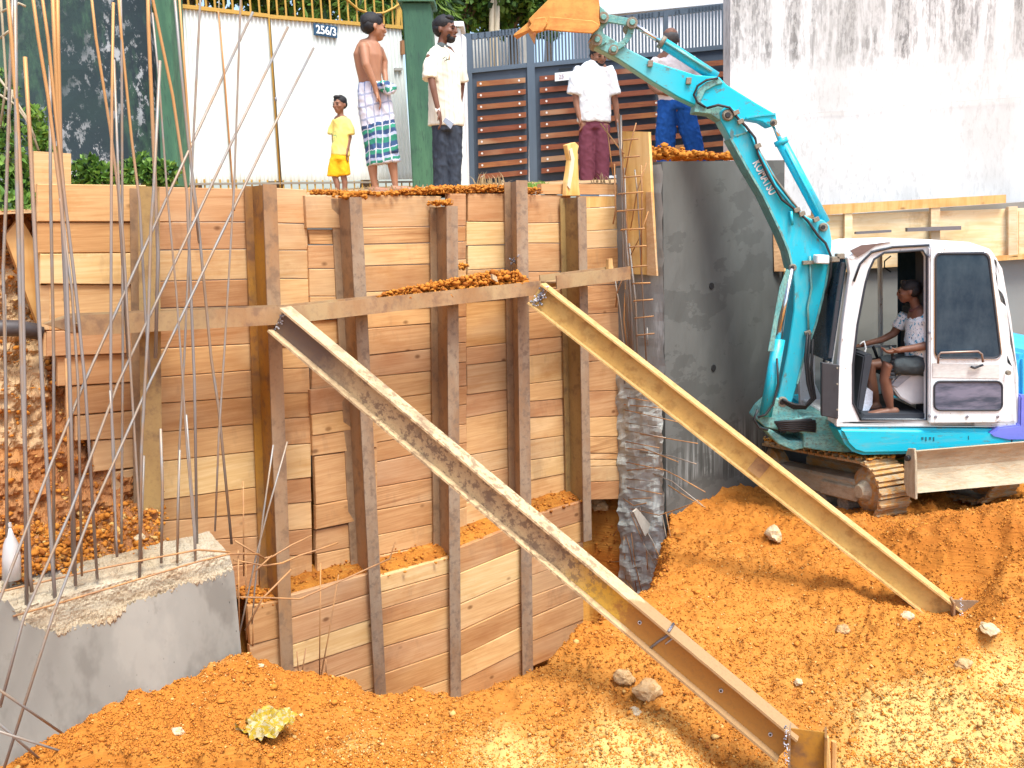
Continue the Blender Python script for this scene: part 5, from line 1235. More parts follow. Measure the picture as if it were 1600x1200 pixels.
bar('hose', E([(1184, 640), (1178, 655), (1186, 668), (1200, 672)], YA - .1), .010, M['black'], dig)
bar('hose', E([(1214, 560), (1216, 600), (1208, 632), (1196, 648), (1184, 652)], YA - .13), .009, M['black'], dig)
# hoses along boom and arm
for k in range(2):
    bar('hose', E([(1103, 168), (1090, 160), (1084, 148), (1090, 134), (1104, 125), (1122, 122)], YA + .0 - .01 * k), .009, M['black'], dig) if k == 0 else None
    bar('hose', E([(1104, 169), (1122, 164), (1140, 168), (1154, 186), (1166, 198), (1180, 216), (1184, 240), (1200, 275), (1222, 312), (1248, 332), (1262, 345), (1278, 368), (1290, 380), (1299, 402), (1298, 430), (1290, 460)], YA - .02 - .015 * k), .010, M['black'], dig)
bar('steel_pipe', E([(1172, 205), (1184, 236), (1212, 290), (1238, 322)], YA - .03), .010, M['teal'], dig); bar('steel_pipe', E([(1182, 228), (1206, 272), (1236, 312), (1250, 330)], YA - .015), .008, M['dirty'], dig)
bar('steel_pipe', E([(1265, 400), (1268, 450), (1262, 480), (1264, 530)], YA - .02), .009, M['teal_worn'], dig)
bar('hose_junction', E([(1236, 330), (1238, 352)], YA - .03), .012, M['teal'], dig)
for a, b in ((1150,176), (1157,190), (1245,328), (1253,334), (1184,228), (1262,520), (1275,343)):
    MB().box(P(a, b, YA - .03), (.022, 0, .008), (0, .018, 0), (-.006, 0, .016)).build('hose_fitting', M['dirty'], dig, bevel=.003)
MB().box(P(1283, 405, YA - .06), (.05, 0, -.004), (0, .05, 0), (0, 0, .035)).build('work_lamp', M['cabwhite'], dig, bevel=.008); MB().box(P(1262, 410, YA - .02), (.04, 0, 0), (0, .02, 0), (0, 0, .014)).build('lamp_bracket', M['dirty'], dig)
# lettering on the boom
pc = P(1195.5, 277, YA - .004); dr = (P(1208, 303, YA) - P(1181, 252, YA)); up = Vector((0, 1, 0)).cross(dr).normalized(); up = -up if up.x < 0 else up
text_mesh('boom_lettering', 'KOMATSU', pc, dr, up, .072, plain('letter_white', (.82, .85, .86), .5), boom, width=dr.length * 1.0)
# cab
YC, CW = 7.30, .98
cab = ep('cab_floor', [(1309,667),(1590,668),(1590,656),(1309,657)], YC, CW, M['cabwhite'], dig, .01)
outer = [(1307,667),(1306,620),(1311,569),(1317,507),(1328,428),(1324,403),(1348,383),(1379,377),(1453,375),(1453,400),(1453,500),(1453,600),(1453,667)]
inner = [(1345,656),(1333,630),(1333,569),(1340,507),(1352,444),(1358,422),(1366,405),(1382,395),(1442,391),(1448,401),(1448,500),(1448,600),(1448,656)]
mb = MB(); ringprism(mb, E(outer, YC), E(inner, YC), Vector((0, .06, 0))); mb.build('door_frame', M['cabwhite'], cab, bevel=.006)
bar('door_seal', E(inner[:10] + [(1448, 656), (1345, 656)], YC - .004), .008, M['gasket'], cab)
mb = MB(); sh = Vector((0, CW, 0)); ringprism(mb, [p + sh for p in E(outer, YC)], [p + sh for p in E(inner, YC)], Vector((0, -.05, 0))); mb.build('far_frame', M['cabwhite'], cab)
ep('side_panel', [(1453,667),(1453,375),(1512,379),(1545,389),(1560,409),(1575,479),(1589,569),(1592,667)], YC, .05, M['cabwhite'], cab, .008, 2)
YFar = YC + CW
prism('far_glass', [P(1403, 380, YFar - .02), P(1403, 640, YFar - .02), P(1560, 640, YFar - .02), P(1520, 380, YFar - .02)], Vector((0, .01, 0)), M['glass'], cab)
rp = [P(a, b, YC) for a, b in ((1553, 398), (1566, 420), (1580, 500), (1591, 590), (1591, 665), (1580, 665), (1570, 500), (1548, 400))]
prism('rear_wall', rp, Vector((0, CW, 0)), M['cabwhite'], cab)
prism('rear_lining', [P(a, b, YC + .05) for a, b in ((1452, 660), (1452, 385), (1454, 385), (1454, 660))], Vector((0, .25, 0)), M['interior'], cab)
roof = prism('roof', E([(1323,404),(1346,385),(1379,376),(1452,374),(1514,378),(1548,389),(1561,408),(1554,408),(1540,396),(1510,389),(1452,387),(1380,389),(1352,396),(1332,408)], YC - .004), Vector((0, CW + .01, 0)), M['cabwhite'], cab, bevel=.01, seg=2)
bar('rain_gutter', E([(1334, 440), (1344, 412), (1362, 394), (1395, 386), (1452, 383)], YC - .012), .009, M['gasket'], roof)
ep('roof_visor', [(1328,392),(1346,383),(1392,378),(1368,384),(1350,396),(1340,402)], YC - .012, .01, plain('visor_brown', (.16, .11, .10), .3), roof, 0)
# windscreen edge bars and front guards
for k, (x0, x1) in enumerate(((1322, 1300), (1315, 1294), (1308, 1288))):
    link('windscreen_bar', [(x0, 412), (x0 - 8, 470), (x1, 568)], .018, YC + .08 + .28 * k, .02, M['cabwhite'] if k != 2 else M['gasket'], cab)
link('windscreen_bar', [(1318, 410), (1309, 470), (1297, 560)], .03, YC + .03, .02, M['gasket'], cab)
prism('windscreen', [P(a, b, YC + .06) for a, b in ((1324, 405), (1300, 566), (1298, 566), (1322, 405))], Vector((0, CW - .1, 0)), M['glass'], cab)
ep('front_grille', [(1284,566),(1312,570),(1310,655),(1284,650)], YC - .01, .04, plain('grille_black', (.035, .035, .04), .6), cab, .006)
for (x, y) in ((1303, 600), (1303, 575), (1303, 640)): pin(x + 5, y, YC - .03, .008, .01, M['dirty'], cab, 'bolt', 8)
bar('door_stay', E([(1350, 400), (1380, 388)], YC + .3), .008, M['gasket'], cab)
bar('cable', E([(1392, 400), (1382, 408), (1382, 418), (1392, 425)], YC + .5), .006, M['black'], cab)
for a in ((1312, 400), (1304, 405)): MB().box(P(a[0], a[1], YC + .02), (.03, 0, 0), (0, .03, 0), (0, 0, .02)).build('mirror_bracket', M['dirty'], cab, bevel=.004)
# open door folded back against the side
def rrect(x0, y0, x1, y1, r, sk=0, n=4):
    L = []
    for cx_, cy_, a0 in ((x1 - r, y0 + r, -90), (x1 - r, y1 - r, 0), (x0 + r, y1 - r, 90), (x0 + r, y0 + r, 180)):
        for k in range(n + 1):
            a = math.radians(a0 + 90 * k / n); x = cx_ + r * math.cos(a); y = cy_ + r * math.sin(a)
            f = (y - y0) / (y1 - y0); L.append((x + (sk * (f - 1) * (x - x0) / (x1 - x0)), y))
    return L
YD = YC - .055
door = ep('door', [(1452,662),(1453,386),(1458,383),(1526,387),(1545,392),(1554,405),(1564,500),(1570,569),(1573,640),(1568,656),(1556,661)], YD, .045, M['cabwhite'], dig, .010, 2)
gp = rrect(1462, 396, 1564, 559, 11, 20)
prism('door_window', E(gp, YD - .006), Vector((0, .012, 0)), M['glass'], door); bar('window_seal', E(gp + gp[:1], YD - .006), .0075, M['gasket'], door)
bar('window_trim', E([(a + (2 if a > 1510 else -2), b + (2 if b > 480 else -2)) for a, b in gp + gp[:1]], YD - .003), .005, M['chrome'], door)
gp = rrect(1460, 596, 1566, 641, 9)
t = NT('low_glass', .10, 0, .6); n1 = t.noise(4, 4, .6, t.mapping((1, 1, 5))); M['lowglass'] = t.out(t.mix(t.fr(n1, .4, .65), C(.035, .06, .10), C(.16, .17, .24)))  # paler bands paint a reflection into the lower glass colour
prism('lower_window', E(gp, YD - .006), Vector((0, .012, 0)), M['lowglass'], door); bar('window_seal', E(gp + gp[:1], YD - .006), .0075, M['gasket'], door)
ep('door_plate', [(1457,590),(1562,592),(1562,569),(1457,567)], YD - .004, .01, plain('door_plate_grey', (.58, .58, .56), .5, 0, .12, 12), door, .002)
bar('grab_rail', E([(1466,568),(1466,556),(1470,551),(1528,549),(1534,553),(1536,566)], YD - .05), .009, plain('rail_bronze', (.30, .22, .18), .4, .6), door)
bar('door_latch', E([(1517, 573), (1523, 575), (1536, 570)], YD - .03), .010, M['gasket'], door)
for x in (1462, 1511, 1559): pin(x, 651, YD - .002, .012, .008, M['weld'], door, 'bolt', 8)
for y in (400, 520, 650): pin(1452, y, YD - .002, .012, .012, M['weld'], door, 'hinge', 8)
pin(1574, 582, YD - .002, .02, .03, M['dirty'], dig, 'door_catch', 8)
# interior
ep('floor_mat', [(1345,656),(1448,656),(1448,646),(1352,648)], YC + .04, CW - .1, M['interior'], cab, 0)
ep('seat_base', [(1390,600),(1402,586),(1418,575),(1448,569),(1448,631),(1424,632),(1406,622)], YC + .12, .10, plain('console_grey', (.55, .56, .58), .5, 0, .05), cab, .012, 2)
ep('seat_shade_trim', [(1392,602),(1404,588),(1420,578),(1448,575),(1448,586),(1424,588),(1402,606)], YC + .112, .02, plain('console_shadow', (.28, .30, .34), .5), cab, .004)  # darker strip paints shade along the top edge of the console
ep('seat_cushion', [(1385,572),(1448,566),(1448,590),(1388,592)], YC + .25, .45, M['interior'], cab, .02, 2)
ep('seat_back', [(1440,480),(1451,480),(1451,580),(1436,580)], YC + .28, .40, M['interior'], cab, .02, 2)
ep('front_console', [(1339,640),(1344,600),(1350,556),(1362,552),(1364,560),(1356,600),(1348,645)], YC + .1, .5, M['interior'], cab, .01, 2)
mb = MB()
for k in range(6): c = P(1393 + k * .6, 590 - k * 6, YC + .09); mb.tube([c, c + Vector((0, 0, .02))], [.040 - .004 * k, .034 - .004 * k], 12)
mb.build('lever_boot', M['black'], cab); bar('lever', E([(1396, 560), (1391, 541)], YC + .09), .012, M['black'], cab); bar('lever', E([(1372, 562), (1364, 541)], YC + .55), .012, M['black'], cab)
bar('steering_ring', E([(1343, 538), (1350, 533), (1353, 545), (1349, 556), (1341, 555)], YC + .3), .008, M['cabwhite'], cab)
bar('handrail', E([(1342, 541), (1400, 541)], YC + .75), .012, M['cabwhite'], cab)
wb = prism('plastic_bag', E([(1343, 640), (1346, 618), (1356, 606), (1364, 612), (1363, 632), (1356, 644)], YC + .2), Vector((0, .1, 0)), plain('bag_white_blue', (.62, .70, .82), .5, 0, .2, 12)); tag(wb, 'white and blue plastic bag by the feet of the driver', 'bag')
# body skirt and engine covers
ep('body_skirt', [(1309,668),(1596,672),(1700,668),(1700,700),(1545,708),(1350,712),(1334,707),(1322,695)], YC - .02, 1.55, M['teal'], dig, .03, 3)
bar('skirt_seam', E([(1581, 674), (1581, 703)], YC - .022), .005, M['gasket'], dig)
ep('engine_cover', [(1592,668),(1592,560),(1600,548),(1720,548),(1720,668)], YC + .03, 1.4, M['cyan_cover'], dig, .03, 2)
ep('side_cover', [(1545,678),(1552,684),(1575,689),(1720,689),(1720,616),(1594,618),(1593,664),(1560,668)], YC - .03, .25, M['blue_cover'], dig, .012, 2)
for (a, b, w, h_) in ((1440, 685, 3, 2), (1446, 686, 2, 3), (1452, 685, 3, 2), (1458, 686, 2, 3), (1513, 684, 1, 3)): ep('decal_mark', [(a, b + h_), (a + w, b + h_), (a + w, b - h_), (a, b - h_)], YC - .024, .003, plain('decal_ink', (.02, .12, .16)), dig, 0)
# undercarriage, rotated: blade towards the right foreground
TD = Vector((.35, -.93, .09)).normalized(); TP = Vector((.93, .35, 0)).normalized(); TZ = -2.52
TU = TP.cross(TD).normalized(); TU = -TU if TU.z < 0 else TU
T1 = Vector((2.62, 8.0, 0)); BP = Vector((.985, .17, 0)).normalized(); BD = Vector((.17, -.985, 0)).normalized()
def track(T0):
    mbf = MB(); L, H, W = .66, .235, .15; path = []
    for k in range(11): path.append((-L + 2 * L * k / 11, H)); 
    for k in range(8): a = math.pi / 2 - math.pi * k / 8; path.append((L + H * math.cos(a) * .95, H * math.sin(a)))
    for k in range(11): path.append((L - 2 * L * k / 11, -H))
    for k in range(8): a = -math.pi / 2 - math.pi * k / 8; path.append((-L + H * math.cos(a) * .95, H * math.sin(a)))
    n = len(path); c0_ = T0 + Vector((0, 0, TZ + H + .03)); pts = [c0_ + TD * a + TU * b for a, b in path]
    tr = bpy.data.objects.new('track', None); COL.objects.link(tr); place(tr, c0_, dig)
    # resample evenly
    cum = [0]
    for i in range(n): cum.append(cum[-1] + (pts[(i + 1) % n] - pts[i]).length)
    tot = cum[-1]; m_ = 44; base = None
    mbb = MB()
    for k in range(m_):
        s_ = tot * k / m_; i = max(j for j in range(n) if cum[j] <= s_); f = (s_ - cum[i]) / (cum[i + 1] - cum[i]); p = pts[i].lerp(pts[(i + 1) % n], f)
        tan = (pts[(i + 1) % n] - pts[i]).normalized(); nn = TP.cross(tan).normalized()
        if nn.dot(p - c0_) < 0: nn = -nn
        w = tot / m_ * .44
        mb = MB().box(p, tan * w, TP * W, nn * .010); mb.box(p + nn * .018, tan * .008, TP * W, nn * .012); mb.build('track_pad', M['track'], tr)
    band = MB()
    for i in range(n):
        a, b = pts[i], pts[(i + 1) % n]; tan = (b - a).normalized(); nn = TP.cross(tan).normalized(); nn = nn if nn.dot((a + b) / 2 - c0_) > 0 else -nn
        band.box((a + b) / 2 - nn * .02, tan * ((b - a).length / 2), TP * .06, nn * .012)
    band.build('chain', M['dirty'], tr)
    for s_, r in ((L, .19), (-L, .19)):
        c = c0_ + TD * s_; MB().tube([c - TP * .10, c - TP * .05, c + TP * .05, c + TP * .1], [r * .6, r, r, r * .6], 18).build('sprocket' if s_ < 0 else 'idler_wheel', M['track'], tr); MB().tube([c - TP * .16, c - TP * .1], [.05, .09], 12).build('hub', M['muddy'], tr)
    for s_ in (-.4, -.13, .13, .4): c = c0_ + TD * s_ - Vector((0, 0, .15)); MB().tube([c - TP * .09, c + TP * .09], .07, 12).build('roller', M['dirty'], tr)
    MB().box(c0_ + Vector((0, 0, -.02)) - TP * .0, TD * .55, TP * .10, Vector((0, 0, .09))).build('track_frame', M['muddy'], tr, bevel=.02)
    MB().box(c0_ + TD * .38 - TP * .11 + Vector((0, 0, -.04)), TD * .22, TP * .02, Vector((0, 0, .06))).build('tensioner_guard', M['muddy'], tr, bevel=.01)
    return c0_
k1 = track(T1); k2 = track(T1 + TP * 1.15); km = (k1 + k2) / 2
MB().box(km + Vector((0, 0, .05)), TD * .38, TP * .45, Vector((0, 0, .10))).build('chassis', M['track'], dig, bevel=.03)
MB().tube([km + Vector((0, 0, .1)), km + Vector((0, 0, .45))], .34, 24).build('slew_ring', M['black'], dig)
# dozer blade
bc_ = km + TD * 1.12 + Vector((.22, 0, .19)); bp = []
bl = MB(); nn = 8; hb_ = .165; bw_ = .78
for i in range(nn + 1):
    a = -1 + 2 * i / nn; z = hb_ * a; x = -.045 * (1 - a * a) + (.02 if a < 0 else .03) * abs(a)
    bp.append((x, z))
vs = []
for sgn in (-1, 1):
    for x, z in bp: vs.append(bc_ + BP * bw_ * sgn + BD * x + Vector((0, 0, z)))
    for x, z in reversed(bp): vs.append(bc_ + BP * bw_ * sgn + BD * (x - .03) + Vector((0, 0, z)))
k = 2 * (nn + 1); fs = [(i, (i + 1) % k, k + (i + 1) % k, k + i) for i in range(k)] + [tuple(range(k)), tuple(range(2 * k - 1, k - 1, -1))]
blade = MB().add(vs, fs).build('dozer_blade', M['muddy'], dig, smooth=False)
for sgn in (-1, 1):
    c = bc_ + BP * (bw_ + .012) * sgn
    prism('blade_end', [c + BD * a + Vector((0, 0, b)) for a, b in ((-.10, -.10), (-.05, -.20), (.06, -.20), (.05, -.05), (.04, .10), (.02, .185), (-.06, .17), (-.10, .08))], BP * .02, M['muddy'], blade, bevel=.004)
    c2 = bc_ + BP * (bw_ + .03) * sgn + BD * -.03 + Vector((0, 0, .10)); MB().tube([c2 - TP * .012 * sgn, c2 + TP * .012 * sgn], .022, 10).build('blade_hole', M['black'], blade)
    MB().box(bc_ - TD * .52 + TP * .35 * sgn - Vector((0, 0, .08)), TD * .38, TP * .04, Vector((0, 0, .05))).build('blade_arm', M['muddy'], dig)

rs4 = np.random.RandomState(44); n4_ = 1500; tq_ = rs4.uniform(-.75, .75, n4_); pq_ = rs4.uniform(-.13, .13, n4_)
L4 = np.array([list(k1 + TD * a + TP * b + TU * (.26 + .05 * rs4.rand() * max(0, .5 - a * .5))) for a, b in zip(tq_, pq_)])
crumbs('track_soil', L4, .005 + .016 * rs4.rand(n4_) ** 2, [M['clod'], M['clod_pale']], (rs4.rand(n4_) < .2).astype(int), dig)
# ================================================================ PEOPLE
def sweep(bm, rings, side, n=14, flat0=False, flat1=False):
    """rings: list of (centre, ra, rb); ra across the path in direction 'side', rb the other way."""
    out = []; m_ = len(rings); sd = Vector(side)
    def ringv(c, ra, rb, t):
        a = (sd - t * sd.dot(t)); a = a.normalized() if a.length > 1e-3 else t.orthogonal().normalized(); b = t.cross(a)
        return [bm.verts.new(c + a * ra * math.cos(2 * math.pi * k / n) + b * rb * math.sin(2 * math.pi * k / n)) for k in range(n)]
    R_ = []
    for i, (c, ra, rb) in enumerate(rings):
        t = (rings[min(i + 1, m_ - 1)][0] - rings[max(i - 1, 0)][0]).normalized()
        if i == 0 and not flat0:
            r0 = (ra + rb) / 2
            for q in (.95, .6): R_.append(ringv(c - t * r0 * q * .9, ra * math.sqrt(1 - q * q), rb * math.sqrt(1 - q * q), t))
        R_.append(ringv(c, ra, rb, t))
        if i == m_ - 1 and not flat1:
            r0 = (ra + rb) / 2
            for q in (.6, .95): R_.append(ringv(c + t * r0 * q * .9, ra * math.sqrt(1 - q * q), rb * math.sqrt(1 - q * q), t))
    for i in range(len(R_) - 1):
        for k in range(n): bm.faces.new((R_[i][k], R_[i][(k + 1) % n], R_[i + 1][(k + 1) % n], R_[i + 1][k]))
    bm.faces.new(list(reversed(R_[0]))); bm.faces.new(R_[-1])
def ell(bm, c, rx, ry, rz, M3=None, sub=2):
    r = bmesh.ops.create_icosphere(bm, subdivisions=sub, radius=1)
    for v in r['verts']:
        p = Vector((v.co.x * rx, v.co.y * ry, v.co.z * rz)); v.co = c + ((M3 @ p) if M3 else p)
def remesh(bm, name, mat, parent, voxel, smooth=6, origin=None, wr=0.0, wscale=(14, 14, 6)):
    bmesh.ops.recalc_face_normals(bm, faces=bm.faces)
    me = bpy.data.meshes.new(name); bm.to_mesh(me); bm.free()
    ob = bpy.data.objects.new(name, me); COL.objects.link(ob)
    md = ob.modifiers.new('r', 'REMESH'); md.mode = 'VOXEL'; md.voxel_size = voxel; md.use_smooth_shade = True
    if smooth:
        sm = ob.modifiers.new('s', 'SMOOTH'); sm.iterations = smooth; sm.factor = .5
    dg = bpy.context.evaluated_depsgraph_get(); m2 = bpy.data.meshes.new_from_object(ob.evaluated_get(dg)); bpy.data.objects.remove(ob)
    if wr:
        nrm = [v.normal.copy() for v in m2.vertices]
        for v, nn in zip(m2.vertices, nrm):
            p = v.co; k = mnoise.noise(Vector((p.x * wscale[0], p.y * wscale[1], p.z * wscale[2]))) + .6 * mnoise.noise(Vector((p.x * 31 + p.z * 18, p.y * 31, p.z * 15)))
            r_ = 1 - abs(mnoise.noise(Vector((p.x * 11 + p.z * 9, p.y * 11, p.z * 8 - p.x * 6)))) * 4
            v.co = p + nn * (k * wr + max(r_, 0) * wr * .7)
    m2.materials.clear()
    return finish_mesh(name, m2, mat, parent, True, origin)
class Fig:
    def __init__(s, label, Y, foot, group=None):
        s.Y = Y; s.k = Y / FPX; s.root = thing('person', P(foot[0], foot[1], Y), label, 'person', group); s.body = bmesh.new(); s.side = Vector((1, 0, 0))
    def J(s, px, py, dy=0): return P(px, py, s.Y) + Vector((0, dy, 0))
    def limb(s, bm, pts, f0=False, f1=False, n=14):
        rg = []
        for q in pts:
            px, py, ra, rb = q[:4]; dy = q[4] if len(q) > 4 else 0; rg.append((s.J(px, py, dy), ra * s.k, rb * s.k))
        d = rg[-1][0] - rg[0][0]; side = Vector((1, 0, 0)) if abs(d.x) < abs(d.z) * 1.3 else Vector((0, 0, 1))
        sweep(bm, rg, side, n, f0, f1)
    def head(s, cx, cy, h, yaw, pitch=0, hair='short', hairmat=None, skin=None, beard=False, bald=False):
        """yaw: 0 faces the camera, 90 faces image right, -90 image left"""
        H = h * s.k; c = s.J(cx, cy); a = math.radians(yaw)
        Rm = Matrix.Rotation(a, 3, 'Z') @ Matrix.Rotation(math.radians(pitch), 3, 'X')     # local: -Y is the face, +X its left
        s.hR, s.hc, s.hH = Rm, c, H
        L = lambda x, y, z: c + Rm @ Vector((x * H, y * H, z * H)); bm = s.body
        ell(bm, L(0, .04, .14), .315 * H, .40 * H, .34 * H, Rm); ell(bm, L(0, -.10, -.08), .27 * H, .30 * H, .34 * H, Rm); ell(bm, L(0, -.20, -.30), .17 * H, .16 * H, .15 * H, Rm)
        ell(bm, L(0, -.40, -.05), .055 * H, .09 * H, .12 * H, Rm); ell(bm, L(0, -.45, -.12), .07 * H, .05 * H, .05 * H, Rm); ell(bm, L(0, -.36, .07), .2 * H, .06 * H, .04 * H, Rm)
        ell(bm, L(0, -.36, -.245), .10 * H, .06 * H, .045 * H, Rm)
        for sx in (-1, 1): ell(bm, L(.315 * sx, .04, -.03), .035 * H, .07 * H, .11 * H, Rm); ell(bm, L(.17 * sx, -.28, -.09), .09 * H, .09 * H, .07 * H, Rm)
        # details
        for sx in (-1, 1):
            b = bmesh.new(); ell(b, L(.125 * sx, -.375, .0), .045 * H, .03 * H, .025 * H, Rm, 2); me = bpy.data.meshes.new('eye'); b.to_mesh(me); b.free(); finish_mesh('eye', me, M['eye'], s.root, True)
            bar('eyebrow', [L(.06 * sx, -.415, .075), L(.13 * sx, -.405, .095), L(.2 * sx, -.36, .075)], .014 * H, M['hair'], s.root, 5)
        bar('mouth', [L(-.08, -.385, -.245), L(0, -.425, -.24), L(.08, -.385, -.245)], .014 * H, M['lip'], s.root, 5)
        hb_ = bmesh.new()
        if bald: ell(hb_, L(0, .10, .05), .335 * H, .385 * H, .30 * H, Rm, 3)
        else:
            ell(hb_, L(0, .06, .185), .33 * H, .395 * H, .325 * H, Rm, 3); ell(hb_, L(0, .15, .04), .318 * H, .28 * H, .27 * H, Rm, 3); ell(hb_, L(0, -.20, .37), .22 * H, .15 * H, .12 * H, Rm, 2)
        for v in hb_.verts:
            v.co += (v.co - c) * .10 * mnoise.noise(v.co * 60)
        me = bpy.data.meshes.new('hair'); hb_.to_mesh(me); hb_.free(); finish_mesh('hair', me, M['hair'] if not bald else M['hair_grey'], s.root, True)
        if beard:
            b = bmesh.new(); ell(b, L(0, -.205, -.31), .178 * H, .168 * H, .15 * H, Rm, 3); ell(b, L(0, -.35, -.19), .10 * H, .05 * H, .03 * H, Rm, 2)
            for sx in (-1, 1): ell(b, L(.17 * sx, -.20, -.22), .05 * H, .09 * H, .11 * H, Rm, 2)
            me = bpy.data.meshes.new('beard'); b.to_mesh(me); b.free(); finish_mesh('beard', me, M['hair'], s.root, True)
    def hand(s, px, py, ang, curl=.4, sc=1.0, flip=1, dy=0):
        """wrist pixel; ang = direction of the fingers in the picture in degrees (0 right, 90 down)"""
        w = s.J(px, py, dy); a = math.radians(ang); d = Vector((math.cos(a), 0, -math.sin(a))); n = Vector((-d.z, 0, d.x)) * flip; q = Vector((0, -1, 0)); bm = s.body
        sweep(bm, [(w, .022 * sc, .028 * sc), (w + d * .04 * sc, .018 * sc, .036 * sc), (w + d * .085 * sc, .014 * sc, .038 * sc)], n if True else q, 10)
        for k, ln in enumerate((.068, .078, .072, .055)):
            o = q * (.027 - .018 * k) * sc; b0 = w + d * .082 * sc + o; cv = n * curl
            p1 = b0 + (d + cv * .4).normalized() * ln * .45 * sc; p2 = p1 + (d + cv * 1.4).normalized() * ln * .33 * sc; p3 = p2 + (d + cv * 2.6).normalized() * ln * .26 * sc
            sweep(bm, [(b0, .0088 * sc, .0088 * sc), (p1, .0085 * sc, .0085 * sc), (p2, .0078 * sc, .0078 * sc), (p3, .0066 * sc, .0066 * sc)], (0, 1, 0), 7)
        t0 = w + d * .025 * sc + q * .03 * sc; t1 = t0 + (d + q * .7 + n * curl * .6).normalized() * .04 * sc; t2 = t1 + (d + n * curl).normalized() * .03 * sc
        sweep(bm, [(t0, .011 * sc, .011 * sc), (t1, .0095 * sc, .0095 * sc), (t2, .008 * sc, .008 * sc)], (0, 1, 0), 7)
    def foot(s, px, py, dx, ln=.24, dy=0, rise=0):
        a = s.J(px, py, dy); e = Vector((dx, -math.sqrt(max(0, 1 - dx * dx)) if rise >= 0 else 0, 0)).normalized()
        sd = e.cross(Vector((0, 0, 1)))
        sweep(s.body, [(a - e * .03, .032, .034), (a + e * ln * .35 + Vector((0, 0, -.005)), .036, .030), (a + e * ln * .72 + Vector((0, 0, -.014)), .044, .019)], sd, 10)
        for k in range(5):
            b = a + e * ln * .74 + sd * (-.034 + .017 * k) + Vector((0, 0, -.018)); sweep(s.body, [(b, .009, .009), (b + e * (.05 - .005 * abs(k - 1)), .0085, .008)], sd, 6)
    def done(s, skin, voxel=.0085): return remesh(s.body, 'body', skin, s.root, voxel, 3)
    def cloth(s, name, limbs, mat, wr=.004, voxel=.010, smooth=5, f=(True, True)):
        bm = bmesh.new()
        for l in limbs:
            ff = f
            if isinstance(l, tuple): l, ff = l
            s.limb(bm, l, ff[0], ff[1], 20)
        return remesh(bm, name, mat, s.root, voxel, smooth, None, wr)
def skin(name, c):
    t = NT(name, .5, 0, .35); n1 = t.noise(9, 4); t.b.inputs['Subsurface Weight'].default_value = .05
    return t.out(t.mix(t.fr(n1, .3, .7), C(*c), C(c[0] * .8, c[1] * .76, c[2] * .72)))
M['skin_a'] = skin('skin_tan', (.42, .205, .12)); M['skin_b'] = skin('skin_brown', (.30, .145, .09)); M['skin_c'] = skin('skin_dark_brown', (.19, .088, .056))
M['eye'] = plain('eye_dark', (.02, .015, .012), .2); M['hair'] = plain('hair_black', (.012, .011, .013), .6, 0, .3, 60, .5, 120); M['hair_grey'] = plain('hair_greying', (.10, .09, .085), .7, 0, .3, 60); M['lip'] = plain('lip', (.17, .06, .05), .5)
def fab(name, c, var=.08): return plain(name, c, .9, 0, var, 9, .25, 220, .15)

# --- boy in yellow
g = Fig('small boy in yellow t-shirt and orange-yellow shorts beside the shirtless man', 8.95, (529, 300))
g.head(531, 164, 29, -28)
g.limb(g.body, [(532, 172, 4.5, 4.5), (532, 184, 5, 5)]); g.limb(g.body, [(533, 188, 12, 7), (533, 215, 11, 8), (531, 245, 11, 8)])
g.limb(g.body, [(544, 192, 4.5, 4.5), (546, 214, 3.8, 3.8), (543, 236, 2.8, 2.8, -.03)]); g.hand(543, 236, 95, .3, .62, dy=-.03)
g.limb(g.body, [(522, 192, 4, 4, .05), (520, 215, 3.6, 3.6, .05), (522, 234, 2.7, 2.7, .02)]); g.hand(522, 234, 80, .3, .6)
g.limb(g.body, [(523, 250, 7, 7), (523, 275, 5, 5.2), (527, 288, 4.4, 4.6), (528, 302, 3.2, 3.2)]); g.limb(g.body, [(536, 250, 7, 7), (536, 272, 5.2, 5.4), (539, 286, 4.4, 4.6), (538, 300, 3.2, 3.2)])
g.foot(528, 303, -.5, .15); g.foot(539, 301, .35, .15); g.done(M['skin_b'], .007)
t = NT('yellow_print_tee', .9, 0, .15); zz = t.sep(); n1 = t.noise(22, 4, .6); c = t.mix(t.fr(t.noise(4, 3), .3, .7), C(.80, .62, .16), C(.84, .68, .24))
msk_ = t.math('MULTIPLY', t.math('MULTIPLY', t.fr(n1, .53, .58), t.fr(zz[0], -.01, -.03)), t.math('MULTIPLY', t.fr(zz[2], .10, .13), t.fr(zz[2], .25, .2))); c = t.mix(msk_, c, C(.12, .38, .18)); M['tee_y'] = t.out(c)
g.cloth('t_shirt', [[(532, 183, 7, 6), (533, 187, 13, 8), (534, 200, 12.5, 9), (533, 225, 13.5, 10), (532, 243, 14.5, 11)], [(541, 188, 6, 6), (546, 200, 7, 7), (547, 211, 7.5, 7)], [(524, 188, 6, 6, .03), (519, 200, 6.5, 7, .04), (517, 210, 7, 7, .04)]], M['tee_y'], .004, .008)
g.cloth('shorts', [[(531, 238, 13, 10), (531, 250, 14, 11)], [(524, 248, 8, 9), (522, 262, 9, 9), (521, 276, 9.5, 9)], [(536, 248, 8, 9), (537, 262, 9, 9), (538, 274, 9.5, 9)]], fab('shorts_orange_yellow', (.84, .47, .02)), .004, .008)

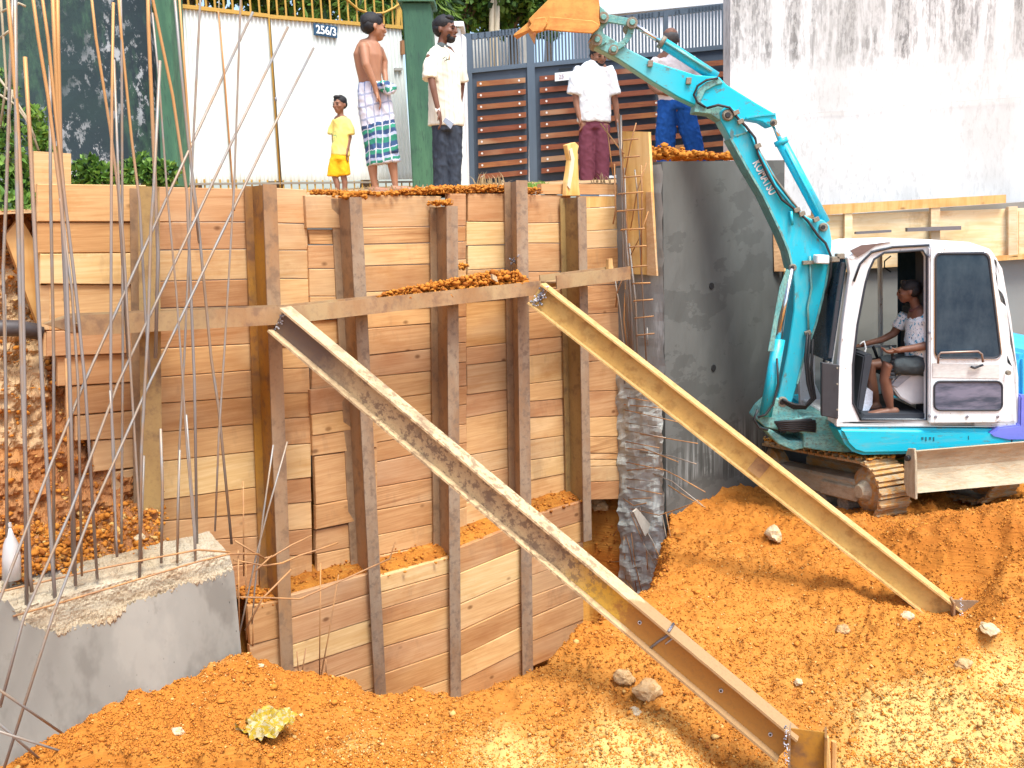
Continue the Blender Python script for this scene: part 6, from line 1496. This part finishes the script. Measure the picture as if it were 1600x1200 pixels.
# --- man in sarong
g = Fig('shirtless man in a checked blue, white and green sarong seen from behind', 8.9, (605, 301))
g.head(583, 43, 43, 118)
g.limb(g.body, [(583, 55, 6.5, 7), (581, 66, 7.5, 8), (579, 72, 12, 9)])
g.limb(g.body, [(577, 74, 19, 11), (575, 86, 22.5, 14), (576, 104, 20, 13.5), (578, 122, 17.5, 13), (580, 140, 18, 13)])
g.limb(g.body, [(570, 76, 8, 8, -.08), (573, 90, 7.2, 7.5, -.11), (576, 106, 6.2, 6.4, -.14), (582, 120, 5.6, 5.6, -.13), (589, 138, 4.2, 4.2, -.12), (591, 148, 3.7, 3.8, -.12)]); g.hand(591, 148, 70, .5, .95, -1, dy=-.12)
g.limb(g.body, [(590, 76, 7.5, 8, .10), (597, 92, 6, 6.5, .14), (598, 108, 5, 5.5, .12), (602, 128, 4, 4, .05), (606, 140, 3.6, 3.6, .0)]); g.hand(606, 140, 110, .6, .9, dy=0)
g.limb(g.body, [(578, 145, 13, 13), (580, 200, 9, 10), (583, 245, 6.5, 7.5), (582, 262, 7.6, 8), (584, 280, 5.5, 6), (587, 294, 4.2, 4.5)]); g.limb(g.body, [(590, 145, 13, 13, .02), (604, 200, 9, 10, .02), (610, 240, 7, 7.5), (613, 256, 7.8, 8), (616, 276, 5.6, 6), (618, 292, 4.3, 4.6)])
g.foot(586, 297, .95, .22, 0, -1); g.foot(620, 296, .97, .23, -.08, -1); g.done(M['skin_a'])
t = NT('sarong_check', .9, 0, .15); zz = t.sep(); n1 = t.noise(3, 3); wv = t.math('ADD', zz[2], t.math('MULTIPLY', zz[0], -.18)); wz = t.math('ADD', wv, t.math('MULTIPLY', n1, .06))
base = t.mix(t.fr(t.noise(8, 3), .3, .7), C(.60, .60, .72), C(.72, .72, .78))
def lines(v, per, lo, hi): 
    f = t.math('FRACT', t.math('MULTIPLY', v, per)); return t.math('MULTIPLY', t.math('GREATER_THAN', f, lo), t.math('LESS_THAN', f, hi))
hz = lines(wz, 9.0, .0, .16); vx = lines(t.math('ADD', zz[0], t.math('MULTIPLY', n1, .05)), 15, 0, .16)
c = t.mix(t.math('MULTIPLY', t.math('MAXIMUM', hz, vx), .6), base, C(.20, .26, .42))
low = t.math('MULTIPLY', t.math('GREATER_THAN', wz, .06), t.math('LESS_THAN', wz, .40)); bandc = t.ramp(t.math('FRACT', t.math('MULTIPLY', wz, 5.4)), [(0, C(.05, .10, .22)), (.22, C(.04, .24, .16)), (.46, C(.40, .44, .60)), (.60, C(.05, .09, .20)), (.78, C(.05, .30, .20)), (.95, C(.50, .52, .66))], 'CONSTANT')
bandc = t.mix(t.math('MULTIPLY', vx, .75), bandc, C(.66, .68, .74)); c = t.mix(low, c, bandc)
top = t.math('GREATER_THAN', wz, .70); c = t.mix(t.math('MULTIPLY', top, t.math('MULTIPLY', t.math('MAXIMUM', hz, vx), .6)), c, C(.12, .20, .42)); M['sarong'] = t.out(c)
g.cloth('sarong', [[(579, 129, 18.5, 15), (580, 142, 21, 17), (583, 165, 23.5, 18), (588, 190, 24, 18), (593, 215, 24, 18), (597, 238, 25, 18), (600, 256, 26, 18)], [(604, 142, 6, 8, -.03), (606, 170, 9, 9, -.05), (610, 205, 10, 9, -.05), (612, 238, 11, 10, -.04)]], M['sarong'], .007, .010, 4)
g.cloth('sarong_knot', [([(596, 136, 5, 7, -.08), (606, 138, 10, 9, -.10), (613, 141, 7, 8, -.09)], (False, False)), ([(603, 134, 5, 5, -.13), (612, 146, 6, 5, -.12)], (False, False))], M['sarong'], .010, .007, 2)
for (a, b) in ((586, 304), (621, 302)): MB().tube([g.J(a - 6, b, -.02), g.J(a + 12, b + .5, -.04), g.J(a + 24, b + 1, -.05)], [.032, .04, .03], 8).build('slipper', plain('slipper_tan', (.30, .19, .14), .8), g.root, True)

# --- man in cream shirt
g = Fig('man in loose cream striped shirt and dark jeans holding a phone', 8.85, (700, 300))
g.head(695, 47, 43, 68, beard=True)
g.limb(g.body, [(692, 60, 6.5, 7), (690, 72, 7, 8)]); g.limb(g.body, [(690, 84, 20, 10), (693, 110, 19, 12), (695, 150, 17, 12), (696, 195, 18, 12)])
g.limb(g.body, [(673, 92, 7, 7, -.06), (674, 118, 6, 6, -.11), (679, 142, 5.2, 5.2, -.14), (684, 164, 4.2, 4.2, -.15), (687, 176, 3.6, 3.8, -.15)]); g.hand(687, 176, 80, .5, 1.05, -1, dy=-.15)
g.limb(g.body, [(715, 92, 7, 7, .08), (720, 125, 6, 6, .12), (717, 160, 4.5, 4.5, .1), (714, 176, 3.6, 3.8, .08)]); g.hand(714, 176, 95, .4, 1, dy=.08)
g.limb(g.body, [(690, 195, 12, 12), (690, 240, 8.5, 9), (692, 290, 5, 6)]); g.limb(g.body, [(709, 195, 12, 12), (710, 240, 8.5, 9), (710, 290, 5, 6)]); g.foot(692, 300, -.4); g.foot(712, 300, .5); g.done(M['skin_c'])
t = NT('cream_stripe_shirt', .9, 0, .15); zz = t.sep(); f = t.math('FRACT', t.math('MULTIPLY', t.math('ADD', zz[0], t.math('MULTIPLY', t.noise(3, 2), .03)), 24)); c = t.mix(t.math('MULTIPLY', t.math('LESS_THAN', f, .22), .35), C(.76, .72, .60), C(.52, .47, .36)); M['cream'] = t.out(c)
g.cloth('shirt', [[(692, 71, 9, 9), (690, 79, 18, 11), (691, 92, 23, 12), (694, 115, 24, 14), (695, 150, 25, 15), (697, 180, 27, 16), (697, 197, 28, 16)], [(678, 86, 10, 10, -.02), (673, 105, 11, 11, -.07), (673, 127, 11.5, 11, -.11)], [(710, 86, 10, 10, .05), (719, 108, 9, 10, .08), (722, 126, 10, 10, .1)]], M['cream'], .0045, .010, 4)
g.cloth('collar', [[(694, 69, 9, 9), (691, 76, 11, 10.5)]], fab('collar_dark', (.10, .12, .12)), .001, .006, 2); bar('collar_placket', [g.J(696, 76, -.12), g.J(704, 88, -.14), g.J(703, 98, -.13)], .008, M['cream'], g.root)
bar('chest_emblem', [g.J(694, 96, -.145), g.J(698, 93, -.15), g.J(700, 97, -.15), g.J(696, 100, -.148)], .0035, fab('emblem_green', (.10, .16, .12)), g.root); bar('chest_emblem', [g.J(699, 99, -.148), g.J(703, 96, -.148)], .003, fab('emblem_green2', (.10, .16, .12)), g.root)
jm = fab('jeans_charcoal', (.045, .055, .075), .3)
g.cloth('trousers', [[(698, 186, 24, 15), (699, 205, 23, 15)], [(689, 200, 13, 13), (689, 240, 13, 12), (690, 298, 12, 11)], [(710, 200, 12, 13), (710, 240, 11.5, 12), (709, 298, 10.5, 11)]], jm, .006, .010, 4)
ph = prism('phone', [g.J(a, b, -.19) for a, b in ((694, 193), (698, 187), (711, 196), (706, 205))], Vector((0, .012, 0)), plain('phone_grey', (.34, .38, .46), .25, .3), None, .002); tag(ph, 'grey phone in the hand of the cream-shirted man', 'phone')
MB().tube([g.J(683, 177, -.15), g.J(690, 175, -.15)], .026, 12).build('wristband', plain('band_pale', (.7, .62, .55), .5), g.root)

# --- man in white t-shirt and maroon trousers
g = Fig('man in white t-shirt and maroon trousers looking down under the raised bucket', 11.2, (928, 288))
g.head(935, 88, 35, 22, 10, beard=True)
g.limb(g.body, [(933, 97, 6, 6.5), (930, 104, 7, 7)]); g.limb(g.body, [(928, 110, 22, 11), (928, 150, 20, 13), (928, 195, 19, 12)])
g.limb(g.body, [(902, 115, 7, 7), (900, 145, 6, 6), (901, 165, 5, 5, -.02), (905, 184, 3.8, 3.8, -.05)]); g.hand(905, 184, 80, .6, 1.05, -1, dy=-.05)
g.limb(g.body, [(952, 115, 7, 7), (959, 148, 5.6, 5.8), (963, 170, 4.5, 4.6), (964, 186, 3.6, 3.6)]); g.hand(964, 186, 90, .5, 1)
g.limb(g.body, [(917, 195, 12, 12), (917, 240, 8, 9), (917, 285, 5, 6)]); g.limb(g.body, [(940, 195, 12, 12), (940, 240, 8, 9), (941, 285, 5, 6)]); g.foot(917, 290, -.4); g.foot(941, 290, .4); g.done(M['skin_b'], .010)
wt = fab('white_tee', (.76, .79, .82), .05)
g.cloth('t_shirt', [[(931, 97, 8, 8), (929, 102, 17, 10), (928, 112, 27, 13), (929, 130, 25.5, 15), (929, 165, 25, 17), (928, 191, 26, 16)], [(909, 106, 10, 11), (902, 125, 12, 12), (898, 148, 12.5, 12)], [(947, 106, 10, 11), (954, 125, 11, 12), (959, 149, 11.5, 12)]], wt, .006, .011, 4)
g.cloth('trousers', [[(929, 186, 22, 14), (929, 202, 23, 14)], [(918, 198, 13, 13), (917, 240, 12.5, 12), (917, 286, 10, 11)], [(940, 198, 13, 13), (940, 240, 12.5, 12), (941, 286, 10, 11)]], fab('trousers_maroon', (.17, .05, .075)), .006, .011, 4)

# --- man in blue trousers behind the arm
g = Fig('balding man in pale pink shirt and blue trousers behind the digger arm', 10.9, (1062, 282))
g.head(1048, 63, 38, 168, bald=True)
g.limb(g.body, [(1050, 74, 7, 7), (1051, 84, 8, 8)]); g.limb(g.body, [(1052, 94, 28, 12), (1055, 125, 24, 14), (1058, 162, 23, 14)])
g.limb(g.body, [(1024, 98, 8, 8), (1014, 120, 6.5, 6.5), (1018, 134, 5.6, 5.6, -.02), (1028, 146, 4.5, 4.5, -.08)]); g.hand(1028, 146, 20, .5, 1.05, dy=-.1)
g.limb(g.body, [(1082, 98, 8, 8), (1094, 120, 6.5, 6.5), (1096, 135, 5, 5), (1088, 150, 4, 4, .05)]); g.hand(1088, 150, 150, .5, 1, dy=.05)
g.limb(g.body, [(1045, 160, 14, 13), (1040, 215, 9.5, 10), (1038, 275, 5, 6)]); g.limb(g.body, [(1069, 160, 14, 13), (1080, 215, 9.5, 10), (1090, 275, 5, 6)]); g.foot(1038, 282, -.4); g.foot(1092, 282, .4); g.done(M['skin_b'], .010)
g.cloth('shirt', [[(1051, 80, 9, 9), (1052, 86, 20, 11), (1053, 96, 31, 14), (1055, 120, 29, 17), (1057, 150, 27, 17), (1057, 161, 27, 16)], [(1030, 94, 10, 11), (1020, 108, 10.5, 11), (1013, 121, 10.5, 11)], [(1077, 94, 10, 11), (1087, 108, 10.5, 11), (1094, 124, 10.5, 11)]], fab('shirt_pale_pink', (.78, .72, .73), .04), .006, .011, 4)
g.cloth('trousers', [[(1056, 156, 27, 16), (1056, 172, 28, 16)], [(1043, 170, 15.5, 14), (1040, 210, 15, 13), (1039, 245, 13, 12), (1038, 278, 12, 12)], [(1069, 170, 15.5, 14), (1079, 210, 15, 13), (1089, 245, 13, 12), (1094, 278, 12, 12)]], fab('trousers_blue', (.018, .095, .36), .18), .010, .011, 3)

# --- driver in the cab
g = Fig('digger driver in blue and white patterned shirt seated in the cab', 7.50, (1380, 655))
g.head(1421, 456, 39, -112)
g.limb(g.body, [(1427, 466, 7, 7), (1432, 482, 8, 8)]); g.limb(g.body, [(1434, 492, 14, 22), (1432, 525, 15, 22), (1436, 566, 16, 22)])
g.limb(g.body, [(1425, 500, 8, 8, .17), (1412, 526, 6.5, 6.5, .2), (1392, 535, 5.4, 5.4, .18), (1368, 540, 4.2, 4.2, .16)]); g.hand(1368, 540, 165, .7, 1, -1, dy=.16)
g.limb(g.body, [(1440, 500, 8.5, 8.5, -.14), (1444, 528, 7.5, 7.5, -.16), (1430, 537, 7, 7, -.16), (1410, 541, 5.6, 5.6, -.15), (1394, 543, 4.6, 4.6, -.14)]); g.hand(1396, 543, 172, .8, 1.05, -1, dy=-.14)
g.limb(g.body, [(1438, 568, 14, 14, -.08), (1405, 568, 12, 12, -.10), (1378, 568, 10.5, 10.5, -.10), (1376, 590, 9, 9, -.09), (1381, 612, 8.5, 9, -.08), (1385, 632, 5.6, 6, -.07)])
g.limb(g.body, [(1438, 568, 13, 13, .12), (1400, 572, 12, 12, .13), (1371, 574, 10, 10, .13), (1370, 596, 8.5, 8.5, .12), (1374, 616, 8, 8, .12), (1378, 632, 5.4, 5.6, .12)])
g.foot(1388, 640, -.97, .24, -.07, -1); g.foot(1374, 640, -.97, .24, .10, -1); g.done(M['skin_c'], .008)
t = NT('driver_shirt', .9, 0, .15); n1 = t.noise(16, 4, .6); n2 = t.noise(30, 3, .6); c = t.mix(t.fr(n1, .56, .60), C(.80, .83, .86), C(.05, .34, .52)); c = t.mix(t.fr(n2, .62, .66), c, C(.06, .12, .2)); M['dshirt'] = t.out(c)
g.cloth('shirt', [[(1432, 482, 9, 11), (1434, 488, 13, 20), (1436, 500, 17, 27), (1434, 530, 18, 27), (1437, 565, 20, 28)], [(1438, 494, 10, 10, -.14), (1444, 512, 11, 11, -.17), (1441, 531, 11, 11, -.17)], [(1428, 494, 10, 10, .15), (1418, 516, 10, 10, .19)]], M['dshirt'], .006, .009, 3)
g.cloth('collar_trim', [[(1428, 480, 9, 10), (1430, 483, 10, 12)]], fab('collar_brown', (.12, .05, .05)), .001, .006, 1)
g.cloth('shorts', [([(1442, 568, 17, 17, -.08), (1415, 568, 15, 15, -.10), (1386, 568, 13, 13, -.10)], (True, True)), ([(1442, 570, 16, 16, .12), (1410, 572, 15, 15, .13), (1384, 573, 13, 13, .13)], (True, True)), ([(1436, 560, 18, 24), (1440, 578, 18, 24)], (True, True))], fab('shorts_dark', (.05, .06, .065)), .006, .009, 3)
# ================================================================ VEGETATION
def leafmat(name, a, b):
    t = NT(name, .55, 0, .35); c = t.mix(t.fr(t.noise(5, 3), .35, .65), a, b)
    t.b.inputs['Transmission Weight'].default_value = 0
    n = t.n.new('ShaderNodeBsdfTranslucent'); t.link(c, n.inputs[0]); mx = t.n.new('ShaderNodeMixShader'); mx.inputs[0].default_value = .3
    t.link(t.b.outputs[0], mx.inputs[1]); t.link(n.outputs[0], mx.inputs[2]); t.link(mx.outputs[0], t.n['Material Output'].inputs[0]); return t.out(c)
M['leaf'] = leafmat('leaf_green', C(.13, .26, .04), C(.075, .17, .028)); M['leaf_l'] = leafmat('leaf_light', C(.27, .42, .08), C(.16, .30, .05)); M['leaf_d'] = leafmat('leaf_dark', C(.03, .075, .02), C(.02, .05, .015))
M['bark'] = plain('bark', (.22, .17, .12), .9, 0, .3, 12, .5, 30); M['stem'] = plain('dry_stem', (.38, .32, .22), .9)
def leaves(name, centers, n, ln, wd, mats, parent, seed, droop=.3, spread=None, prob=(.5, .3, .2)):
    r = np.random.RandomState(seed); cs = np.array([c[:3] for c in centers]); rad = np.array([c[3] for c in centers]); w = rad ** 2; idx = r.choice(len(cs), n, p=w / w.sum())
    d = r.normal(size=(n, 3)); d /= np.linalg.norm(d, axis=1)[:, None]; rr_ = rad[idx] * (.45 + .6 * r.rand(n) ** .5); p = cs[idx] + d * rr_[:, None]
    ax = d + r.normal(size=(n, 3)) * .7; ax[:, 2] -= droop; ax /= np.linalg.norm(ax, axis=1)[:, None]
    up = r.normal(size=(n, 3)); sd_ = np.cross(ax, up); sd_ /= np.linalg.norm(sd_, axis=1)[:, None]; nn = np.cross(ax, sd_)
    L = (ln * (.6 + .7 * r.rand(n)))[:, None]; W = (wd * (.6 + .7 * r.rand(n)))[:, None]
    v = np.stack([p, p + ax * L * .45 + sd_ * W + nn * W * .3, p + ax * L - nn * L * .1, p + ax * L * .45 - sd_ * W + nn * W * .3], 1).reshape(-1, 3)
    b = np.arange(n) * 4; f = np.concatenate([np.stack([b, b + 1, b + 2], -1), np.stack([b, b + 2, b + 3], -1)]); me = grid_mesh(name, v, f)
    mi = r.choice(3, n, p=prob); me.polygons.foreach_set('material_index', np.concatenate([mi, mi]).astype(np.int32))
    return finish_mesh(name, me, mats, parent)
LM = [M['leaf'], M['leaf_l'], M['leaf_d']]
def tree(px, py, Y, base_y, R_, label, seed, n=5000, leaf=(.14, .045), trunk=True):
    base = P(px, base_y, Y); base.z = min(base.z, .5); c = P(px, py, Y); o = thing('tree', base, label, 'tree', 'trees behind the gates'); r = random.Random(seed)
    tp = [base, base.lerp(c, .5) + Vector((r.uniform(-.1, .1), 0, 0)), c]; MB().tube(tp, [.12, .09, .05], 8).build('trunk', M['bark'], o, True)
    cl = []
    for k in range(16):
        a = r.uniform(0, 6.28); e = r.uniform(-.6, .9); q = c + Vector((math.cos(a) * math.cos(e), math.sin(a) * math.cos(e), math.sin(e) * .8)) * R_ * r.uniform(.4, .95); cl.append((q.x, q.y, q.z, R_ * r.uniform(.28, .5)))
        if k < 9: MB().tube([base.lerp(c, r.uniform(.6, .95)), (base.lerp(c, .9) + q) / 2, q], [.035, .025, .01], 5).build('branch', M['bark'], o, True)
    leaves('crown', cl, n, leaf[0], leaf[1], LM, o, seed); return o
tree(430, -40, 13.5, 280, 1.15, 'dense leafy tree behind the left half of the white gate', 1, 5200)
tree(575, -10, 13.0, 280, 1.05, 'dark narrow-leaved tree behind the right half of the white gate', 2, 6000, (.20, .02))
tree(300, -60, 13.0, 280, 1.1, 'leafy tree behind the left end of the white gate', 3, 4500)
tree(718, 2, 14.5, 280, .75, 'bright green bush crown above the cream-shirted man', 4, 5200, (.10, .04))
tree(800, -5, 14.8, 280, .72, 'green crown above the left part of the dark gate', 5, 5200, (.12, .04))
tree(700, -90, 17, 280, 1.6, 'tall tree crown further back above the green pillar', 6, 6000)
tree(860, -120, 19, 280, 1.5, 'tall tree far behind the raised bucket', 7, 5000)
for x, lab in ((768, 'pale slender tree trunk left of the bucket teeth'), (776, 'second pale slender trunk right beside the first')):
    q_ = P(x, 250, 14); o = thing('tree', q_, lab, 'tree'); MB().tube([q_, P(x, 60, 14), P(x + 2, -60, 14)], [.045, .04, .035], 8).build('trunk', plain('pale_bark', (.55, .47, .34), .9, 0, .25, 14), o, True)
    q_ = P(x + 2, -90, 14); leaves('crown', [(q_.x, q_.y, q_.z, .35)], 500, .12, .03, LM, o, x)
def shrub(pts, label, seed, n=900, leaf=(.06, .022), stems=True, mats=LM, prob=(.5, .3, .2)):
    b = Vector(pts[0][:3]); b.z = b.z - .1; o = thing('plant', b, label, 'plant'); r = random.Random(seed)
    mb = MB()
    for q in pts: mb.tube([Vector((q[0] + r.uniform(-.03, .03), q[1], b.z)), Vector((q[0], q[1], q[2]))], .005, 4)
    mb.build('stems', M['stem'], o); leaves('leaves', pts, n, leaf[0], leaf[1], mats, o, seed, .1, prob=prob); return o
def sp(px, py, Y, r): p = P(px, py, Y); return (p.x, p.y, p.z, r)
shrub([sp(125, 272, 7.6, .07), sp(140, 264, 7.6, .08), sp(158, 278, 7.6, .09), sp(172, 272, 7.7, .06)], 'low green weeds on the lane edge right of the short pale board', 21, 700)
shrub([sp(205, 270, 7.8, .08), sp(222, 262, 7.9, .09), sp(240, 272, 7.8, .09), sp(262, 270, 7.8, .07), sp(190, 280, 7.6, .07)], 'bushy green weeds at the foot of the left green pillar', 22, 1100)
shrub([sp(58, 180, 7.0, .045), sp(60, 205, 7.0, .05), sp(66, 222, 7.0, .05), sp(72, 235, 7.0, .05)], 'bright green seedling in front of the mossy wall', 23, 260, (.06, .026), prob=(.3, .7, 0))
shrub([sp(10, 330, 6.6, .12), sp(40, 318, 6.8, .12), sp(15, 290, 6.8, .10), sp(45, 275, 6.9, .10), sp(5, 240, 6.8, .12), sp(30, 300, 6.8, .1)], 'tangle of climbing leaves at the far left edge', 24, 1500)
shrub([sp(5, 180, 7.4, .12), sp(20, 215, 7.2, .1), sp(-20, 150, 7.4, .2)], 'dark creeper leaves high at the far left edge', 25, 700, prob=(.4, .1, .5))
r9 = random.Random(9)
vine = thing('vine', P(0, 300, 6.9), 'dry vine stems hanging at the far left in front of the mossy wall', 'vine')
for pts in ([(-5, 118), (20, 150), (45, 190), (60, 235)], [(0, 148), (22, 162), (40, 185), (55, 215)], [(0, 60), (12, 50), (22, 45)], [(0, 200), (10, 130), (4, 40), (0, -20)], [(20, 140), (14, 180), (18, 240), (8, 300)], [(-5, 245), (14, 262), (30, 300), (24, 330)], [(0, 20), (30, 5), (40, 10)]):
    bar('stem', [P(a, b, 6.9) for a, b in pts], .009, M['stem'], vine, 5)
def tuft(px, py, Y, n, h, label, seed, mat=None, w=.25):
    r = random.Random(seed); mb = MB(); c = P(px, py, Y)
    for k in range(n):
        b = c + Vector((r.uniform(-w, w), r.uniform(-.08, .08), 0)); d = Vector((r.uniform(-.5, .5), r.uniform(-.4, .4), 1)).normalized() * h * r.uniform(.4, 1.1); sdv = Vector((.006, 0, 0))
        mb.add([b - sdv, b + sdv, b + d * .6 + sdv * .6, b + d * .6 - sdv * .6, b + d + Vector((d.x * .4, 0, -.02))], [(0, 1, 2, 3), (3, 2, 4)])
    o = mb.build('grass', mat or M['leaf_l']); o['kind'] = 'stuff'; return o
M['dry'] = leafmat('dry_grass', C(.45, .34, .18), C(.34, .24, .12))
tuft(768, 295, 7.7, 40, .16, '', 31, M['dry'], .12); tuft(832, 296, 7.75, 160, .09, '', 32, M['leaf_l'], .12); tuft(940, 288, 8.2, 14, .12, '', 33, M['dry'], .1); tuft(560, 298, 6.9, 30, .05, '', 34, M['dry'], .5)
tuft(30, 345, 6.3, 160, .12, '', 35, M['leaf_l'], .2); tuft(700, 297, 7.3, 30, .06, '', 36, M['dry'], .5)

# ================================================================ SMALL THINGS
bt = thing('plastic_bottle', KP(17, 905, -.22), 'upside-down translucent plastic bottle stuck on a rebar at far left', 'bottle')
t = NT('milky_plastic', .3, 0, .5); t.b.inputs['Transmission Weight'].default_value = .45; M['milky'] = t.out(C(.80, .80, .80))
q = [KP(a, b, -.22) for a, b in ((15, 823), (16, 835), (17, 850), (18, 870), (18, 905))]; MB().tube(q, [.006, .016, .034, .042, .042], 14).build('body', M['milky'], bt, True)
MB().tube([q[0] + Vector((0, 0, .0)), q[0] + Vector((0, 0, .02))], .010, 8).build('neck', M['milky'], bt)
# crumpled yellow wrapper
c = PZ(425, 1155, -2.47); gz = float(ground_z(np.array([c.x]), np.array([c.y]))[0]); vs = []; fs = []; nn = 16
for j in range(nn):
    for i in range(nn):
        u, v = i / (nn - 1) - .5, j / (nn - 1) - .5; p = Vector((c.x + u * .22 + v * .05, c.y + v * .24 - u * .05, gz + .035)); k = mnoise.noise(Vector((u * 7, v * 7, 3))) * .05 + abs(mnoise.noise(Vector((u * 13, v * 13, 8)))) * .05
        p.x += .03 * mnoise.noise(Vector((u * 5, v * 5, 9))); p.y += .03 * mnoise.noise(Vector((u * 5, v * 5, 19))); p.z += k; vs.append(p)
fs = [(j * nn + i, j * nn + i + 1, (j + 1) * nn + i + 1, (j + 1) * nn + i) for j in range(nn - 1) for i in range(nn - 1)]
t = NT('yellow_wrapper', .35, 0, .5); n1 = t.noise(9, 2); cw_ = t.mix(t.fr(n1, .5, .56), C(.40, .27, .02), C(.42, .35, .19)); cw_ = t.mix(t.fr(t.noise(16, 2), .60, .63), cw_, C(.30, .24, .08)); mat_ = t.out(cw_)
o = mk('plastic_wrapper', vs, fs, mat_, smooth=False); tag(o, 'crumpled yellow plastic wrapper lying on the soil at bottom left', 'wrapper')
# stones
def st(px, py, r, mat, label, seed, Z=-2.5, sq=(1, .8, .65)): return rock('stone', px, py, Z, r, M[mat], label, seed, sq=sq)
st(1012, 1078, .085, 'stone', 'large brown stone under the middle of the long strut', 1, -2.58)
st(975, 1062, .06, 'stone', 'reddish stone left of the large brown stone', 2, -2.56)
st(1208, 838, .10, 'stone_white', 'pale broken rubble piece on the slope left of the ochre strut', 3, -2.46, (1.1, .6, .6))
st(1545, 1012, .07, 'stone_white', 'flat pale stone on the soil at right below the strut end', 4, -2.6, (1.3, .7, .3))
st(1417, 955, .05, 'stone_white', 'pale pebble left of the ochre strut end', 5, -2.52)
st(1318, 945, .05, 'stone', 'small brown triangular stone beside the ochre strut', 6, -2.44)
st(993, 1105, .04, 'stone_white', 'small whitish pebble below the large brown stone', 7, -2.62)
st(1248, 1048, .03, 'stone_white', 'tiny white pebble in the middle of the bare soil', 8, -2.6)
st(320, 1066, .03, 'stone_white', 'white pebble near the concrete beam foot', 9, -2.45); st(410, 1092, .022, 'stone_white', 'small white pebble on the left soil heap', 10, -2.5)
st(188, 1098, .05, 'stone_white', 'pale stone at the foot of the concrete beam', 11, -2.5); st(355, 1035, .055, 'stone', 'oblong brown stone on the heap beside the concrete beam', 12, -2.4, (1.4, .6, .4))
st(1300, 1192, .03, 'stone', 'small brown stone beside the wooden pegs', 13, -2.7); st(1505, 1056, .05, 'stone', 'brown stone at the right in front of the pale soil patch', 14, -2.66)
st(280, 1185, .035, 'stone_white', 'white pebble at the bottom edge left of the wrapper', 15, -2.56)
sb_ = rock('stone', 938, 788, -1.9, .09, M['stone'], 'brown rock wedged under the last plank beside the concrete end', 16)
sb_.location = EP(936, 795, .05) ; sb_.scale = (1, 1, 1)
st(218, 842, .028, 'stone_white', 'white pebble on the soil behind the concrete beam', 17, -1.55)
